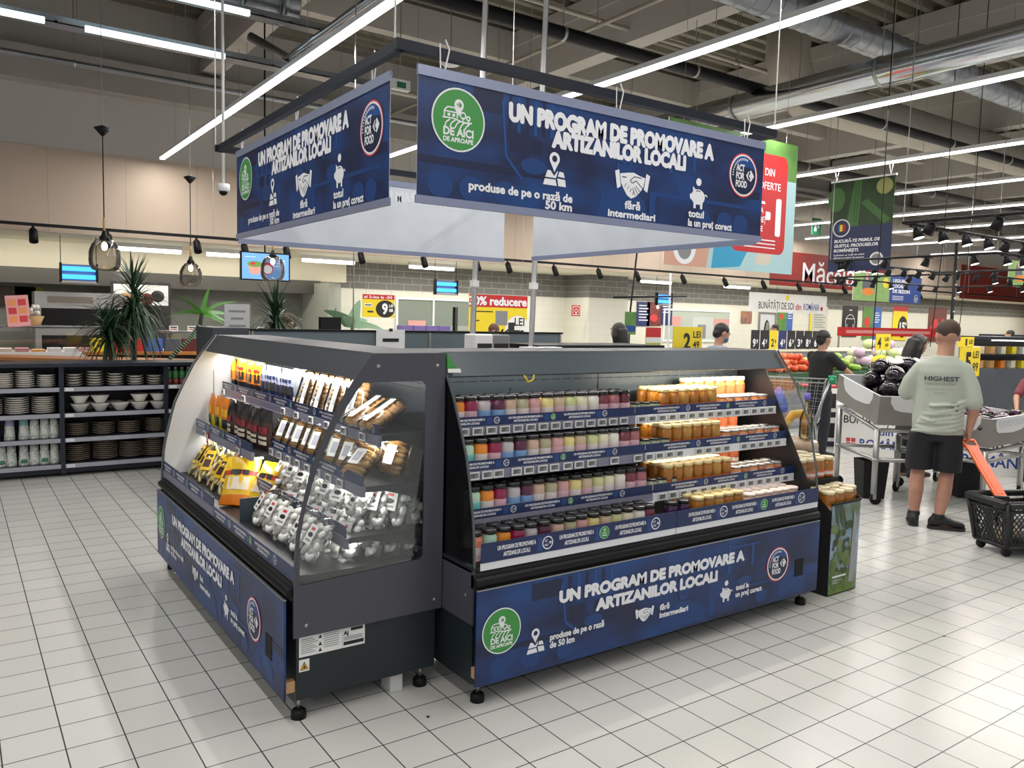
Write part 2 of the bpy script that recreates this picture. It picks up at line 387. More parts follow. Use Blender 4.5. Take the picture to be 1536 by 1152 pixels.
pipe('drain_pipe', 'dark pipe with a loop over the produce hall', 'pipe', [(13, 10.0, 4.75), (30, 10.0, 4.75)], .09, mat('dark_pipe', (.06, .05, .045), .5), 12)
pipe('sprinkler_pipe', 'thin pipe running away under the roof left of the silver duct', 'pipe', [(7.3, -2, 5.6), (7.3, 15, 5.6)], .03, M_duct, 8)

# black spotlight track along the bulkhead
def spot_geo(a, x, y, z, mt, tilt=.5, s=1.):
    R = Matrix.Translation((x, y, z)) @ Matrix.Rotation(tilt, 4, 'X')
    a.lathe([(.03*s, 0), (.05*s, -.03*s), (.055*s, -.2*s), (.05*s, -.2*s), (.045*s, -.1*s)], mt, 12, R)
    a.tube([(x, y, z+.06*s), (x, y, z-.02*s)], .016*s, mt, 6)
t = thing('track_light', 'long black track with spotlights along the foot of the beige wall', 'track light', (0, 15.35, 2.93))
a = MB(); a.box(-9, 41, -.03, .03, 0, .05, M_black); a.build('rail', t)
for x in (-1.6, 1.15, 2.25, 3.7, 4.55, 5.35, 6.9, 8.35, 9.7, 10.55, 11.9, 13.3, 14.6, 16.3, 18, 19.7, 21.4, 22.6, 23.8, 25.2, 26, 26.8, 27.6, 28.4):
    a = MB(); spot_geo(a, x, 0, -.04, M_black, -.5, 1.25); a.build('spotlight', t)
for x in range(-8, 41, 4):
    a = MB(); a.tube([(x, 0, .05), (x, 0, 2.3)], .005, M_steel, 5); a.build('suspension_wire', t)
# fluorescent fittings under the soffit
fl = [(-.6, 'leftmost wall tube light under the soffit, at the left edge'), (3.2, 'wall tube light left of the menu screen'), (6.9, 'wall tube light above the dark grey brick, right of the spotlight'), (9.5, 'wall tube light above the yellow discount board'), (17.0, 'wall tube light right of the white column'), (20.6, 'wall tube light over the pale window'), (4.9, 'wall tube light behind the menu screen')]
first = None
for x, l in fl:
    if not first:
        first = thing('tube_light', l, 'wall light', (x, 17.0, 2.8), 0, 'tube lights under the soffit')
        a = MB(); a.box(-.62, .62, -.06, .06, .0, .08, M_white); a.build('housing', first)
        a = MB(); a.tube([(-.6, 0, -.03), (.6, 0, -.03)], .045, M_tube, 10); a.build('tube', first)
    else: dup(first, (x, 17.0, 2.8), label=l)
area('tube_and_fill_glow', (1, 16.8, 2.72), 11, .1, 70, (1, .96, .84), (.5, 0, 0))
for x0, x1 in ((7.8, 14.0), (16.6, 26), (26.5, 43)):  # last span has no fittings, added as fill for the far right wall
    area('tube_and_fill_glow', ((x0+x1)/2, 17.0, 2.7), x1-x0, .1, 14*(x1-x0), (1, .96, .86))
# insect lamps
ins = [(1.89, 16.1, 2.22, 'blue insect lamp hanging above the left counter'), (9.37, 16.1, 2.28, 'blue insect lamp on the dark brick left of the discount board'), (16.42, 16.1, 2.24, 'blue insect lamp behind the white pole in the middle'), (22.6, 17.2, 2.2, 'blue insect lamp seen edge-on beside the far door')]
for k, (x, y, z, l) in enumerate(ins):
    t = thing('insect_lamp', l, 'insect lamp', (x, y, z), PI/2.3 if k == 3 else 0, 'blue insect lamps')
    a = MB(); a.box(-.3, -.27, -.05, .05, -.16, .18, M_black); a.box(.27, .3, -.05, .05, -.16, .18, M_black); a.box(-.3, .3, .03, .05, -.12, .16, M_grey); a.box(-.3, .3, -.05, .05, -.17, -.13, M_steel); a.build('frame', t)
    for zz in (.08, -.06):
        b = MB(); b.box(-.26, .26, -.035, .0, zz-.04, zz+.04, M_uv); b.build('uv_tube', t)
    b = MB(); b.tube([(-.28, .02, .18), (-.28, .02, 2.88-z)], .006, M_black, 5); b.tube([(.28, .02, .18), (.28, .02, 2.88-z)], .006, M_black, 5); b.build('hanger', t)
# pendant lamps
M_smoke = glassmat('smoked_glass', (.66, .63, .60), .05, .12)
M_bulb = mat('warm_bulb', (1, .9, .7), .3, emit=(1, .86, .62), es=9)
pend = [(1.36, 9.5, 2.2, 1.0, 'smoked glass pendant lamp over the left counter, second from the left'), (2.72, 11.6, 2.12, .95, 'smoked glass pendant lamp right of the tall spiky plant'), (3.72, 11.2, 2.25, 1.05, 'smoked glass pendant lamp in front of the menu screen'), (.06, 9.5, 2.12, 1.0, 'smoked glass pendant lamp cut by the left edge of the photo')]
for x, y, z, s, l in pend:
    t = thing('pendant_lamp', l, 'pendant lamp', (x, y, z), 0, 'smoked glass pendant lamps')
    a = MB(); a.lathe([(.05, .16), (.085, .145), (.125, .095), (.15, .03), (.157, -.05), (.15, -.115), (.125, -.165), (.10, -.175)], M_smoke, 28, Matrix.Scale(s, 4), capb=False, capt=False); a.build('glass_shade', t)
    a = MB(); a.ell((0, 0, .08), (.03, .03, .045), M_bulb); a.build('bulb', t)
    a = MB(); a.lathe([(.02, .24), (.028, .2), (.05, .17), (.05, .14), (.02, .13)], M_black, 12); a.build('lamp_holder', t)
    a = MB(); a.tube([(0, 0, .2), (0, 0, .38)], .012, mat('cork', (.45, .28, .12), .7), 8); a.tube([(0, 0, .38), (0, 0, 1.3)], .006, M_black, 6); a.build('cord', t)
    a = MB(); a.lathe([(.012, 1.33), (.085, 1.3), (.012, 1.22)], M_black, 16); a.build('ceiling_cup', t)
    a = MB(); a.tube([(0, 0, 1.33), (0, 0, 6.86-z)], .004, M_grey, 5); a.build('suspension_wire', t)
# small ceiling camera on a rod, smoke detector
t = thing('security_camera', 'small white dome camera on a rod left of the banners', 'camera', (2.18, 8, 2.78))
a = MB(); a.tube([(0, 0, .05), (0, 0, 4.1)], .014, M_white, 8); a.build('rod', t)
a = MB(); a.lathe([(.06, .06), (.06, 0), (.045, -.01)], M_white, 14); a.build('housing', t)
a = MB(); a.ell((0, 0, -.015), (.04, .04, .035), M_black); a.build('dome', t)
# ------------------------------------------------------------------ the printed campaign
def printmat(name, base, dark, light, rough, seed=0., sc=3.):
    m = bpy.data.materials.new(name); m.use_nodes = True; nt = m.node_tree; MATS[name] = m
    b = nt.nodes['Principled BSDF']; b.inputs['Roughness'].default_value = rough
    tc = nt.nodes.new('ShaderNodeTexCoord'); mp = nt.nodes.new('ShaderNodeMapping'); mp.inputs['Location'].default_value = (seed, seed, seed); mp.inputs['Scale'].default_value = (1, 1, 1.8)
    n = nt.nodes.new('ShaderNodeTexNoise'); n.inputs['Scale'].default_value = sc; n.inputs['Detail'].default_value = 2
    r = nt.nodes.new('ShaderNodeValToRGB'); e = r.color_ramp.elements
    e[0].position = .36; e[0].color = (*dark, 1); e[1].position = .66; e[1].color = (*light, 1); k = e.new(.5); k.color = (*base, 1)
    nt.links.new(tc.outputs['Object'], mp.inputs[0]); nt.links.new(mp.outputs[0], n.inputs['Vector']); nt.links.new(n.outputs[0], r.inputs[0]); nt.links.new(r.outputs[0], b.inputs['Base Color'])
    return m
M_print = printmat('blue_print', (.007, .028, .120), (.006, .013, .058), (.006, .050, .20), .38)
M_printd = mat('blue_print_dark', (.006, .012, .052), .38)
M_printl = mat('blue_print_light', (.006, .062, .25), .38)
M_printm = mat('blue_print_mid', (.006, .044, .18), .38)
M_strip = mat('blue_strip', (.009, .022, .092), .35)
M_stript = mat('blue_strip_print', (.014, .05, .19), .35)
M_wp = mat('white_print', (.80, .81, .85), .45)
M_green = mat('logo_green', (.045, .28, .055), .45)
M_redp = mat('logo_red', (.60, .04, .05), .45)
def emblem(g, x, y, s, m, L):
    g.poly([(x-.62*s, y), (x-.2*s, y+.5*s), (x-.1*s, y+.42*s), (x-.3*s, y+.1*s), (x-.3*s, y-.1*s), (x-.1*s, y-.42*s), (x-.2*s, y-.5*s)], m, L)
    g.poly([(x+.72*s, y), (x+.2*s, y+.62*s), (x-.02*s, y+.5*s), (x+.12*s, y+.26*s), (x-.06*s, y+.16*s), (x-.12*s, y), (x-.06*s, y-.16*s), (x+.12*s, y-.26*s), (x-.02*s, y-.5*s), (x+.2*s, y-.62*s)], m, L)
def pin_shape(x, y, s, n=20):
    p = [(x+s*.42*math.cos(a), y+s*.42*math.sin(a)) for a in [PI*1.13-(PI*1.26)*k/n for k in range(n+1)]]
    return p+[(x+s*.12, y-s*.62), (x, y-s*.85), (x-s*.12, y-s*.62)]
def hole(x, y, r, n=16): return [(x+r*math.cos(2*PI*k/n), y+r*math.sin(2*PI*k/n)) for k in range(n)]
def logo_aici(g, x, y, r, L=3, fine=True):
    g.circ(x, y, r, M_wp, L); g.circ(x, y, r*.945, M_green, L+1)
    a, b = x, y+r*.47
    g.poly(pin_shape(a, b, r*.42), M_wp, L+2); emblem(g, a, b, r*.15, M_green, L+3)
    if fine:
        hx, hy = x-r*.3, y+r*.12
        g.line([(hx-r*.24, hy-r*.08), (hx-r*.24, hy+r*.12), (hx-r*.12, hy+r*.24), (hx+r*.16, hy+r*.24), (hx+r*.24, hy+r*.1), (hx+r*.24, hy-r*.08)], r*.045, M_wp, L+2)
        g.line([(hx-r*.24, hy+r*.1), (hx+r*.22, hy+r*.1)], r*.04, M_wp, L+2)
        for wx in (-.12, .06): g.rect(hx+r*wx, hy-r*.04, hx+r*(wx+.1), hy+r*.05, M_wp, L+2)
        for tx, ty, ts in ((.16, .16, .2), (.36, .1, .14)):
            g.ring(x+r*tx, y+r*ty, r*ts*.6, r*.045, M_wp, L+2, 14); g.line([(x+r*tx, y+r*(ty-.05)), (x+r*tx, y+r*(ty-.25))], r*.04, M_wp, L+2)
        g.line([(x-r*.6, y+r*.02), (x-r*.2, y+r*.03), (x+r*.2, y-r*.06), (x+r*.5, y-r*.03)], r*.045, M_wp, L+2)
        for k in range(5):
            q = -.45+k*.2; g.line([(x+r*(q+.12), y-r*.02), (x+r*(q-.02), y-r*.12), (x+r*(q-.06-.05*k*.3), y-r*.26)], r*.045, M_wp, L+2)
        g.text('DE AICI', x, y-r*.50, r*.25, M_wp, L+2, w=r*1.12, bold=.02, heavy=.03, al='c'); g.text('DE APROAPE', x, y-r*.70, r*.145, M_wp, L+2, w=r*1.12, bold=.02, heavy=.035, al='c')
    else: g.rect(x-r*.5, y-r*.5, x+r*.5, y-r*.35, M_wp, L+2); g.rect(x-r*.5, y-r*.1, x+r*.4, y, M_wp, L+2)
def logo_act(g, x, y, r, L=3, fine=True):
    g.circ(x, y, r, M_redp if fine else M_wp, L); g.circ(x, y, r*.94, M_wp, L+1); g.circ(x, y, r*.86, M_printd, L+2)
    if fine:
        g.poly([(x+r*.86*math.cos(a), y+r*.86*math.sin(a)) for a in [.35+2.2*k/14 for k in range(15)]]+[(x-r*.3, y+r*.35), (x+r*.3, y+r*.4)], M_printl, L+3)
        for k in range(13):
            a = 3.2-k*.16; q = r*.72; c = (x+q*math.cos(a), y+q*math.sin(a)); g.line([(c[0]-r*.03*math.cos(a), c[1]-r*.05*math.sin(a)), (c[0]+r*.05*math.cos(a), c[1]+r*.06*math.sin(a))], r*.06, M_wp, L+4)
    for k, tx in enumerate(('ACT', 'FOR', 'FOOD')):
        g.text(tx, x-r*.52, y+r*(.18-.36*k), r*.30, M_wp, L+5, w=r*(.56, .56, .76)[k], bold=.02, heavy=.035)
    emblem(g, x+r*.42, y+r*.02, r*.42, M_wp, L+5)
def icon_pin(g, x, y, s, L=3):
    g.poly(pin_shape(x, y+s*.62, s*.66), M_wp, L+1, [hole(x, y+s*.62, s*.14)])
    g.poly([(x-.36*s, y+.12*s), (x-.2*s, y+.12*s), (x, y-.1*s), (x+.16*s, y+.12*s), (x+.2*s, y+.12*s), (x+.1*s, y-.18*s), (x-.48*s, y-.18*s)], M_wp, L)
    g.poly([(x+.28*s, y+.12*s), (x+.5*s, y+.1*s), (x+.58*s, y-.12*s), (x+.2*s, y-.1*s)], M_wp, L)
    g.poly([(x-.5*s, y-.25*s), (x+.08*s, y-.24*s), (x+.16*s, y-.5*s), (x-.58*s, y-.5*s)], M_wp, L)
    g.poly([(x+.17*s, y-.18*s), (x+.6*s, y-.2*s), (x+.66*s, y-.5*s), (x+.24*s, y-.5*s)], M_wp, L)
def icon_hand(g, x, y, s, L=3):
    for q in (-1, 1): g.poly([(x+q*1.0*s, y+.42*s), (x+q*.78*s, y+.5*s), (x+q*.66*s, y-.18*s), (x+q*.86*s, y-.28*s)][::q], M_wp, L)
    g.poly([(x-.72*s, y+.34*s), (x-.3*s, y+.42*s), (x+.05*s, y+.46*s), (x+.4*s, y+.36*s), (x+.72*s, y+.3*s), (x+.62*s, y-.1*s), (x+.45*s, y-.3*s), (x+.2*s, y-.52*s), (x-.05*s, y-.62*s), (x-.3*s, y-.5*s), (x-.5*s, y-.25*s), (x-.64*s, y-.05*s)], M_wp, L)
    for k in range(4):
        a = (x-.45*s+k*.15*s, y-.18*s-.09*s*k); g.line([a, (a[0]+.1*s, a[1]+.16*s)], .03*s, M_printd, L+1)
    for k in range(3): g.line([(x+.45*s-k*.14*s, y-.3*s-.09*s*k), (x+.2*s-.1*s*k, y-.08*s-.05*s*k)], .03*s, M_printd, L+1)
    g.line([(x+.5*s, y+.28*s), (x+.1*s, y+.3*s), (x-.15*s, y+.12*s), (x-.02*s, y+.02*s), (x+.2*s, y+.14*s), (x+.58*s, y-.15*s)], .035*s, M_printd, L+1)
def icon_pig(g, x, y, s, L=3):
    g.circ(x, y, .62*s, M_wp, L, 24, .48*s); g.circ(x+.02*s, y+.92*s, .24*s, M_wp, L, 18)
    g.poly([(x-.75*s, y+.12*s), (x-.5*s, y+.2*s), (x-.5*s, y-.25*s), (x-.72*s, y-.14*s)], M_wp, L)
    g.poly([(x-.5*s, y+.62*s), (x-.2*s, y+.42*s), (x-.45*s, y+.2*s)], M_wp, L)
    for q in (-.4, .2): g.poly([(x+q*s, y-.3*s), (x+(q+.24)*s, y-.3*s), (x+(q+.22)*s, y-.72*s), (x+(q+.02)*s, y-.72*s)], M_wp, L)
    g.line([(x+.55*s, y+.1*s), (x+.72*s, y+.2*s), (x+.84*s, y+.06*s)], .08*s, M_wp, L)
    g.line([(x-.22*s, y+.34*s), (x, y+.38*s), (x+.22*s, y+.34*s)], .05*s, M_printd, L+1)
def photo_print(g, W, Hh, L=1):
    """the faint two-tone photograph behind the lettering: shelves, windows and a man"""
    for k in range(4): g.rect(W*.06+k*.02, Hh*(.30+.0*k), W*.18, Hh*.32, M_printd, L)
    g.rect(0, Hh*.30, W*.30, Hh*.36, M_printd, L); g.rect(W*.12, Hh*.78, W*.19, Hh*.97, M_printd, L)
    for k in range(6): g.rect(W*(.205+.021*k), Hh*.66, W*(.213+.021*k), Hh*.98, M_printl if k % 2 else M_printd, L)
    g.rect(W*.21, Hh*.50, W*.25, Hh*.62, M_printd, L); g.rect(W*.27, Hh*.50, W*.29, Hh*.62, M_printd, L)
    g.line([(W*.19, Hh*.9), (W*.2, Hh*.45), (W*.24, Hh*.28)], .012, M_printl, L)
    for x in (.05, .12, .2, .78, .86, .92): g.circ(W*x, Hh*.14, Hh*.12, M_printm, L, 20, Hh*.1)
    for x in (.27, .72): g.circ(W*x, Hh*.40, Hh*.14, M_printm, L, 20, Hh*.07)
    # the man: shoulders, neck, head
    x = W*.52; g.poly([(x-.17, Hh*.02), (x-.14, Hh*.24), (x-.04, Hh*.34), (x+.04, Hh*.34), (x+.14, Hh*.24), (x+.17, Hh*.02)], M_printm, L)
    g.circ(x, Hh*.52, Hh*.10, M_printm, L+1, 24, Hh*.17); g.circ(x, Hh*.64, Hh*.1, M_printd, L, 20, Hh*.07)
    for q in (-1, 1): g.rect(x+q*.02-.009, Hh*.55, x+q*.02+.009, Hh*.565, M_printd, L+2)
    g.rect(x-.014, Hh*.43, x+.014, Hh*.44, M_printd, L+2)
    g.rect(W*.66, Hh*.55, W*.67, Hh*.93, M_printl, L); g.rect(W*.66, Hh*.88, W*.77, Hh*.90, M_printl, L); g.rect(W*.74, Hh*.6, W*.748, Hh*.9, M_printl, L)
    g.rect(W*.6, Hh*.30, W*.97, Hh*.34, M_printm, L); g.rect(W*.6, Hh*.05, W*.62, Hh*.32, M_printm, L); g.rect(W*.9, Hh*.42, W*.99, Hh*.5, M_printd, L)
def print_banner(g):
    photo_print(g, 2.14, .507)
    logo_aici(g, .188, .34, .128); logo_act(g, 1.973, .33, .117)
    g.text('UN PROGRAM DE PROMOVARE A', .44, .382, .073, M_wp, 4, w=1.29, bold=.03, heavy=.062)
    g.text('ARTIZANILOR LOCALI', .675, .304, .069, M_wp, 4, w=.85, bold=.03, heavy=.062)
    icon_pin(g, .69, .185, .105); g.text('produse de pe o rază de', .243, .068, .036, M_wp, 4, w=.555, bold=.02, heavy=.035); g.text('50 km', .797, .028, .036, M_wp, 4, w=.152, bold=.02, heavy=.035, al='r')
    icon_hand(g, 1.168, .195, .115); g.text('fără', 1.172, .074, .036, M_wp, 4, w=.1, bold=.02, heavy=.035, al='c'); g.text('intermediari', 1.172, .03, .034, M_wp, 4, w=.31, bold=.02, heavy=.035, al='c')
    icon_pig(g, 1.628, .18, .082); g.text('totul', 1.562, .076, .036, M_wp, 4, w=.114, bold=.02, heavy=.035); g.text('la un preț corect', 1.562, .03, .036, M_wp, 4, w=.336, bold=.02, heavy=.035)
def print_panel(g):
    photo_print(g, 2.36, .40)
    logo_aici(g, .126, .215, .099); logo_act(g, 1.974, .208, .097)
    g.text('UN PROGRAM DE PROMOVARE A', .434, .279, .052, M_wp, 4, w=1.25, bold=.03, heavy=.062)
    g.text('ARTIZANILOR LOCALI', .65, .202, .052, M_wp, 4, w=.825, bold=.03, heavy=.062)
    icon_pin(g, .305, .118, .078); g.text('produse de pe o rază', .386, .117, .029, M_wp, 4, w=.315, bold=.02, heavy=.035); g.text('de 50 km', .386, .081, .029, M_wp, 4, w=.14, bold=.02, heavy=.035)
    icon_hand(g, .962, .125, .063); g.text('fără', 1.064, .121, .028, M_wp, 4, w=.065, bold=.02, heavy=.035); g.text('intermediari', 1.064, .083, .028, M_wp, 4, w=.2, bold=.02, heavy=.035)
    icon_pig(g, 1.55, .118, .06); g.text('totul la', 1.628, .121, .028, M_wp, 4, w=.105, bold=.02, heavy=.035); g.text('un preț corect', 1.628, .084, .028, M_wp, 4, w=.215, bold=.02, heavy=.035)
def print_strip(g, L, h, ph=0):
    k = 0; x = .13+ph
    while x < L-.02:
        if x-.11 > 0 and x+.11 < L:
            g.text('UN PROGRAM DE PROMOVARE A', x, h*.55, h*.23, M_wp, 2, w=.2, bold=.03, al='c'); g.text('ARTIZANILOR LOCALI', x, h*.2, h*.23, M_wp, 2, w=.14, bold=.03, al='c')
            g.rect(x+.11, h*.1, x+.14, h*.85, M_stript, 1)
        c = x+.165
        if c < L-.02:
            if k % 2: logo_aici(g, c, h*.5, h*.36, 2, False)
            else: g.ring(c, h*.5, h*.36, h*.06, M_wp, 2, 20); g.text('ACT', c-h*.2, h*.55, h*.13, M_wp, 2, w=h*.2); g.text('FOOD', c-h*.2, h*.32, h*.13, M_wp, 2, w=h*.24); emblem(g, c+h*.16, h*.5, h*.14, M_wp, 2)
        x += .33; k += 1

# ------------------------------------------------------------------ refrigerated cases
M_case = mat('case_grey', (.055, .062, .075), .38)
M_caseb = mat('case_green_black', (.010, .017, .020), .42)
M_endp = mat('end_panel_grey', (.058, .060, .078), .42)
M_int = mat('case_interior_steel', (.055, .075, .09), .4, .3)
M_intd = mat('case_interior_dark', (.010, .011, .013), .4)
M_intw = mat('case_end_white', (.60, .61, .60), .4, noise=.5, nscale=4, col2=(.52, .53, .52))
M_canopy = mat('canopy_grey', (.050, .058, .068), .4)
M_canopyb = mat('canopy_blue_grey', (.040, .058, .072), .4)
M_rail = mat('rail_white', (.72, .73, .76), .4)
M_railg = mat('rail_lilac_grey', (.20, .20, .27), .45)
M_shelf = mat('shelf_dark_steel', (.018, .020, .024), .4)
M_tagw = mat('price_tag_white', (.70, .71, .72), .5)
M_tagg = mat('price_tag_screen', (.22, .23, .23), .4)
M_caselamp = mat('case_lamp', (.9, .9, .9), .4, emit=(1, .98, .93), es=4)
M_glass = glassmat('case_glass', (.93, .95, .95), .05)
M_edge = mat('glass_edge', (.08, .09, .095), .25)
M_wood = mat('pale_wood', (.5, .3, .15), .6)
CURVE = [(0, .60), (.01, .75), (.02, .81), (.055, .965), (.078, 1.05), (.125, 1.155), (.195, 1.295), (.25, 1.375), (.325, 1.477)]
D, LEN = .655, 2.36
tag_me = None
def price_tag(parent, s, d, z, tiny=False):
    global tag_me
    if tag_me is None:
        a = MB(); a.box(-.027, .027, -.007, 0, -.017, .017, M_tagw); a.box(-.022, .022, -.0075, -.006, -.010, .013, M_tagg)
        for k in range(3): a.box(-.018, .012-.006*k, -.008, -.007, .006-.006*k, .0085-.006*k, M_ink)
        o = a.build('price_tag'); tag_me = o.data
    else:
        o = bpy.data.objects.new('price_tag', tag_me); COL.objects.link(o)
    o.parent = parent; o.location = (s, d, z); return o
def shelf(case, s0, s1, d0, z, strip_h, tags, tagstep=.075, ph=0, side_wall=None, railm=None, d_back=.6):
    a = MB(); a.box(s0, s1, d0, d_back, z-.025, z, M_shelf)
    n = int((s1-s0)/.4)
    for k in range(n+1):                       # brackets under the shelf
        x = s0+.02+(s1-s0-.05)*k/max(n, 1); a.add([(x, d0+.08, z-.025), (x, d_back, z-.025), (x, d_back, z-.09), (x+.012, d0+.08, z-.025), (x+.012, d_back, z-.025), (x+.012, d_back, z-.09)], [(0, 1, 2), (3, 5, 4), (0, 2, 5, 3), (1, 4, 5, 2), (0, 3, 4, 1)], M_shelf)
    sh = a.build('shelf', case)
    a = MB(); a.box(s0, s1, d0-.014, d0-.0005, z-.045, z-.002, railm or M_railg); a.box(s0, s1, d0-.018, d0-.014, z-.045, z-.04, railm or M_railg); a.build('price_rail', sh)
    a = MB(); a.box(s0+.003, s1-.003, d0-.014, d0-.011, z, z+strip_h, M_strip); print_strip(G(a, (s0, d0-.014, z), (1, 0, 0), (0, 0, 1), (0, -1, 0)), s1-s0, strip_h, ph); a.build('printed_strip', sh)
    for x in tags: price_tag(sh, x, d0-.0185, z-.023)
    return sh
def end_glass(case, s, th, near_skirt=True, opaque=None, back_black=None, inner=1):
    """curved end of the case at length s"""
    P = lambda x, y, t: (t, x, y)
    out = [(-.012, .355), (-.012, .60)]+[(d-.012, z) for d, z in CURVE]+[(D, 1.477), (D, .355)]
    if opaque:
        a = MB(); a.prism(out, opaque, P, s, s+th); e = a.build('end_panel', case)
        a = MB(); pts = [(s+th/2, d-.014, z) for d, z in [(0, .36)]+CURVE]; a.tube(pts, .009, M_edge, 6); a.build('edge_trim', e)
        if not back_black: 
            a = MB(); a.box(s+th, s+th+.001, .30, .304, .9, 1.25, M_edge); a.build('seam', e)
        return e
    if near_skirt == 'frame':
        win = [(.012, .565), (.012, .75), (.032, .86), (.068, .985), (.112, 1.10), (.17, 1.215), (.245, 1.325), (.275, 1.36), (.545, 1.36), (.56, 1.345), (.56, .605), (.545, .59)]
        a = MB(); a.prism(out, M_endp, P, s, s+th, [win]); e = a.build('end_panel', case)
        a = MB(); a.prism([(d, z) for d, z in win], M_glass, P, s+th*.4, s+th*.6); a.build('window_glass', e)
        for d, z in ((.34, 1.425), (.615, 1.425), (.04, .40), (.62, .40)):
            b = MB(); b.tube([(s+th, d, z), (s+th+.004, d, z)], .008, M_steel, 12); b.build('screw', e)
        return e
    a = MB(); a.prism([(-.012, .355), (-.012, .585), (D, .585), (D, .355)], M_endp, P, s, s+th); e = a.build('end_panel', case)
    gl = [(-.012, .585)]+[(d-.012, z) for d, z in CURVE[1:]]+[(D, 1.45), (D, .585)]
    if back_black:
        gl = [(-.012, .585)]+[(d-.012, z) for d, z in CURVE[1:-1]]+[(.40, 1.372), (.02, .66), (.012, .585)]
        b = MB(); b.prism([(.40, 1.372), (.02, .66), (.012, .585), (D, .585), (D, 1.45), (.42, 1.45)], M_intd, P, s+.001, s+th-.001); b.build('inner_side', e)
    b = MB(); b.prism(gl, M_glass, P, s+th*.3, s+th*.7); b.build('side_glass', e)
    b = MB(); b.tube([(s+th/2, d-.014, z) for d, z in CURVE], .006, M_edge, 6); b.build('glass_edge', e)
    b = MB(); b.tube([(s-.0005, .05, .47), (s+th+.004, .05, .47)], .008, M_steel, 12); b.build('screw', e)
    return e
def make_case(label, loc, rz, left_end, right_end, canopy_m, lampbays, intm):
    t = thing('refrigerated_display_case', label, 'display case', loc, rz)
    a = MB(); a.box(.012, LEN-.012, .006, D-.02, .09, .58, M_caseb); a.box(.012, LEN-.012, .0, .06, .44, .505, M_caseb)
    a.build('base_cabinet', t)
    a = MB(); a.box(.0, LEN, -.022, .01, .505, .575, M_blackm); a.tube([(0, -.02, .54), (LEN, -.02, .54)], .022, M_black, 10); bevel(a.build('bumper', t), .006)
    a = MB(); a.box(.0, LEN, 0, D, .575, .60, M_shelf); a.box(.0, LEN, .01, .05, .6, .605, M_case); dk = a.build('deck', t)
    a = MB(); a.box(.012, LEN-.012, .6, D-.006, .58, 1.44, intm)
    for z in (1.315, 1.338, 1.36):
        x = .03
        while x < LEN-.1: a.box(x, x+.06, .5985, .6, z, z+.004, M_blackm); x += .075
    for x in (LEN*.5,): a.box(x-.002, x+.002, .5985, .6, .6, 1.44, M_blackm)
    for x in [LEN*k/4 for k in range(1, 4)]:
        z = .66
        while z < 1.3: a.box(x-.004, x+.004, .5985, .6, z, z+.02, M_blackm); z += .04
    a.build('back_panel', t)
    a = MB(); P = lambda x, y, q: (q, x, y)
    a.prism([(.25, 1.375), (.325, 1.477), (D, 1.477), (D, 1.445), (.335, 1.445), (.285, 1.39), (.268, 1.37)], canopy_m, P, .0, LEN)
    a.box(0, LEN, .325, D, 1.4772, 1.479, M_case); bevel(a.build('canopy', t), .003)
    for (x0, x1) in lampbays:
        a = MB(); a.box(x0, x1, .29, .32, 1.398, 1.412, M_caselamp); a.build('glow_strip', t)
    # printed front board
    a = MB(); hp = [(2.13, .217-.005), (2.21, .217-.005), (2.21, .317-.005), (2.13, .317-.005)]
    a.prism([(.0, .10), (LEN-.01, .10), (LEN-.01, .508), (.0, .508)], M_print, lambda x, y, q: (x, q, y), -.045, -.036, [hp])
    a.box(2.132, 2.208, -.0475, -.03, .214, .310, M_blackm)  # proud black plate carries the darkness of the open cutout
    print_panel(G(a, (0, -.045, .105), (1, 0, 0), (0, 0, 1), (0, -1, 0)))
    fp = a.build('front_panel', t)
    a = MB(); a.box(0, LEN-.01, -.0455, -.0355, .508, .512, M_steel); a.build('edge_trim', fp)
    for x in (.01, LEN-.05):
        a = MB(); a.box(x, x+.03, -.036, .005, .125, .17, M_wood); a.build('wood_spacer', t)
    for x in (.06, LEN-.05):
        for d in (.03, D-.07):
            a = MB(); a.tube([(x, d, .035), (x, d, .095)], .008, M_steel, 8); a.lathe([(.018, .04), (.03, .03), (.032, .0)], M_black, 14, Matrix.Translation((x, d, 0))); a.build('foot', t)
    left_end(t); right_end(t)
    return t
# right-hand case, front towards the camera
CR = (1.745, 2.745, 0)
case_r = make_case('grey open cooler of jars and honey facing the camera', CR, 0, lambda t: end_glass(t, .0, .008, True), lambda t: end_glass(t, LEN-.008, .008, True, back_black=True), M_canopyb, [(.1, 1.1), (1.25, 2.3)], M_int)
T15 = [.05+.0745*k for k in range(15)]; T12 = [1.22+.076*k for k in range(15)]
for (d0, z, tg) in ((.31, 1.142, T15+T12), (.225, .958, [.05, .13, .2, .26, .36, .43, .51, .58, .66, .73, .81, .96, 1.12]+[1.2+.075*k for k in range(15) if k not in (4, 9)]), (.16, .758, [1.24+.078*k for k in range(14)])):
    for k, (s0, s1) in enumerate(((.012, 1.178), (1.182, LEN-.012))):
        shelf(case_r, s0, s1, d0, z, .044, [x for x in tg if s0 < x < s1], ph=.1*k, railm=M_rail if k == 1 else None)
a = MB(); a.box(.012, 1.178, .13, .15, .70, .718, M_rail); a.build('lower_light_rail', case_r)
for k, (s0, s1) in enumerate(((.03, 1.178), (1.184, LEN-.01))):
    a = MB(); a.box(s0, s1, -.022, -.016, .585, .617, M_rail); rl = a.build('bottom_rail', case_r)
    a = MB(); a.box(s0, s1, -.024, -.02, .617, .70, M_strip); print_strip(G(a, (s0, -.024, .617), (1, 0, 0), (0, 0, 1), (0, -1, 0)), s1-s0, .083, .05); a.build('printed_strip', rl)
a = MB(); pts = [(.42+.06*k/10, .248-.008*math.sin(k), 1.372-.03*math.sin(PI*k/10)) for k in range(11)]; a.tube(pts, .004, M_yel, 6); a.build('yellow_wire', case_r)
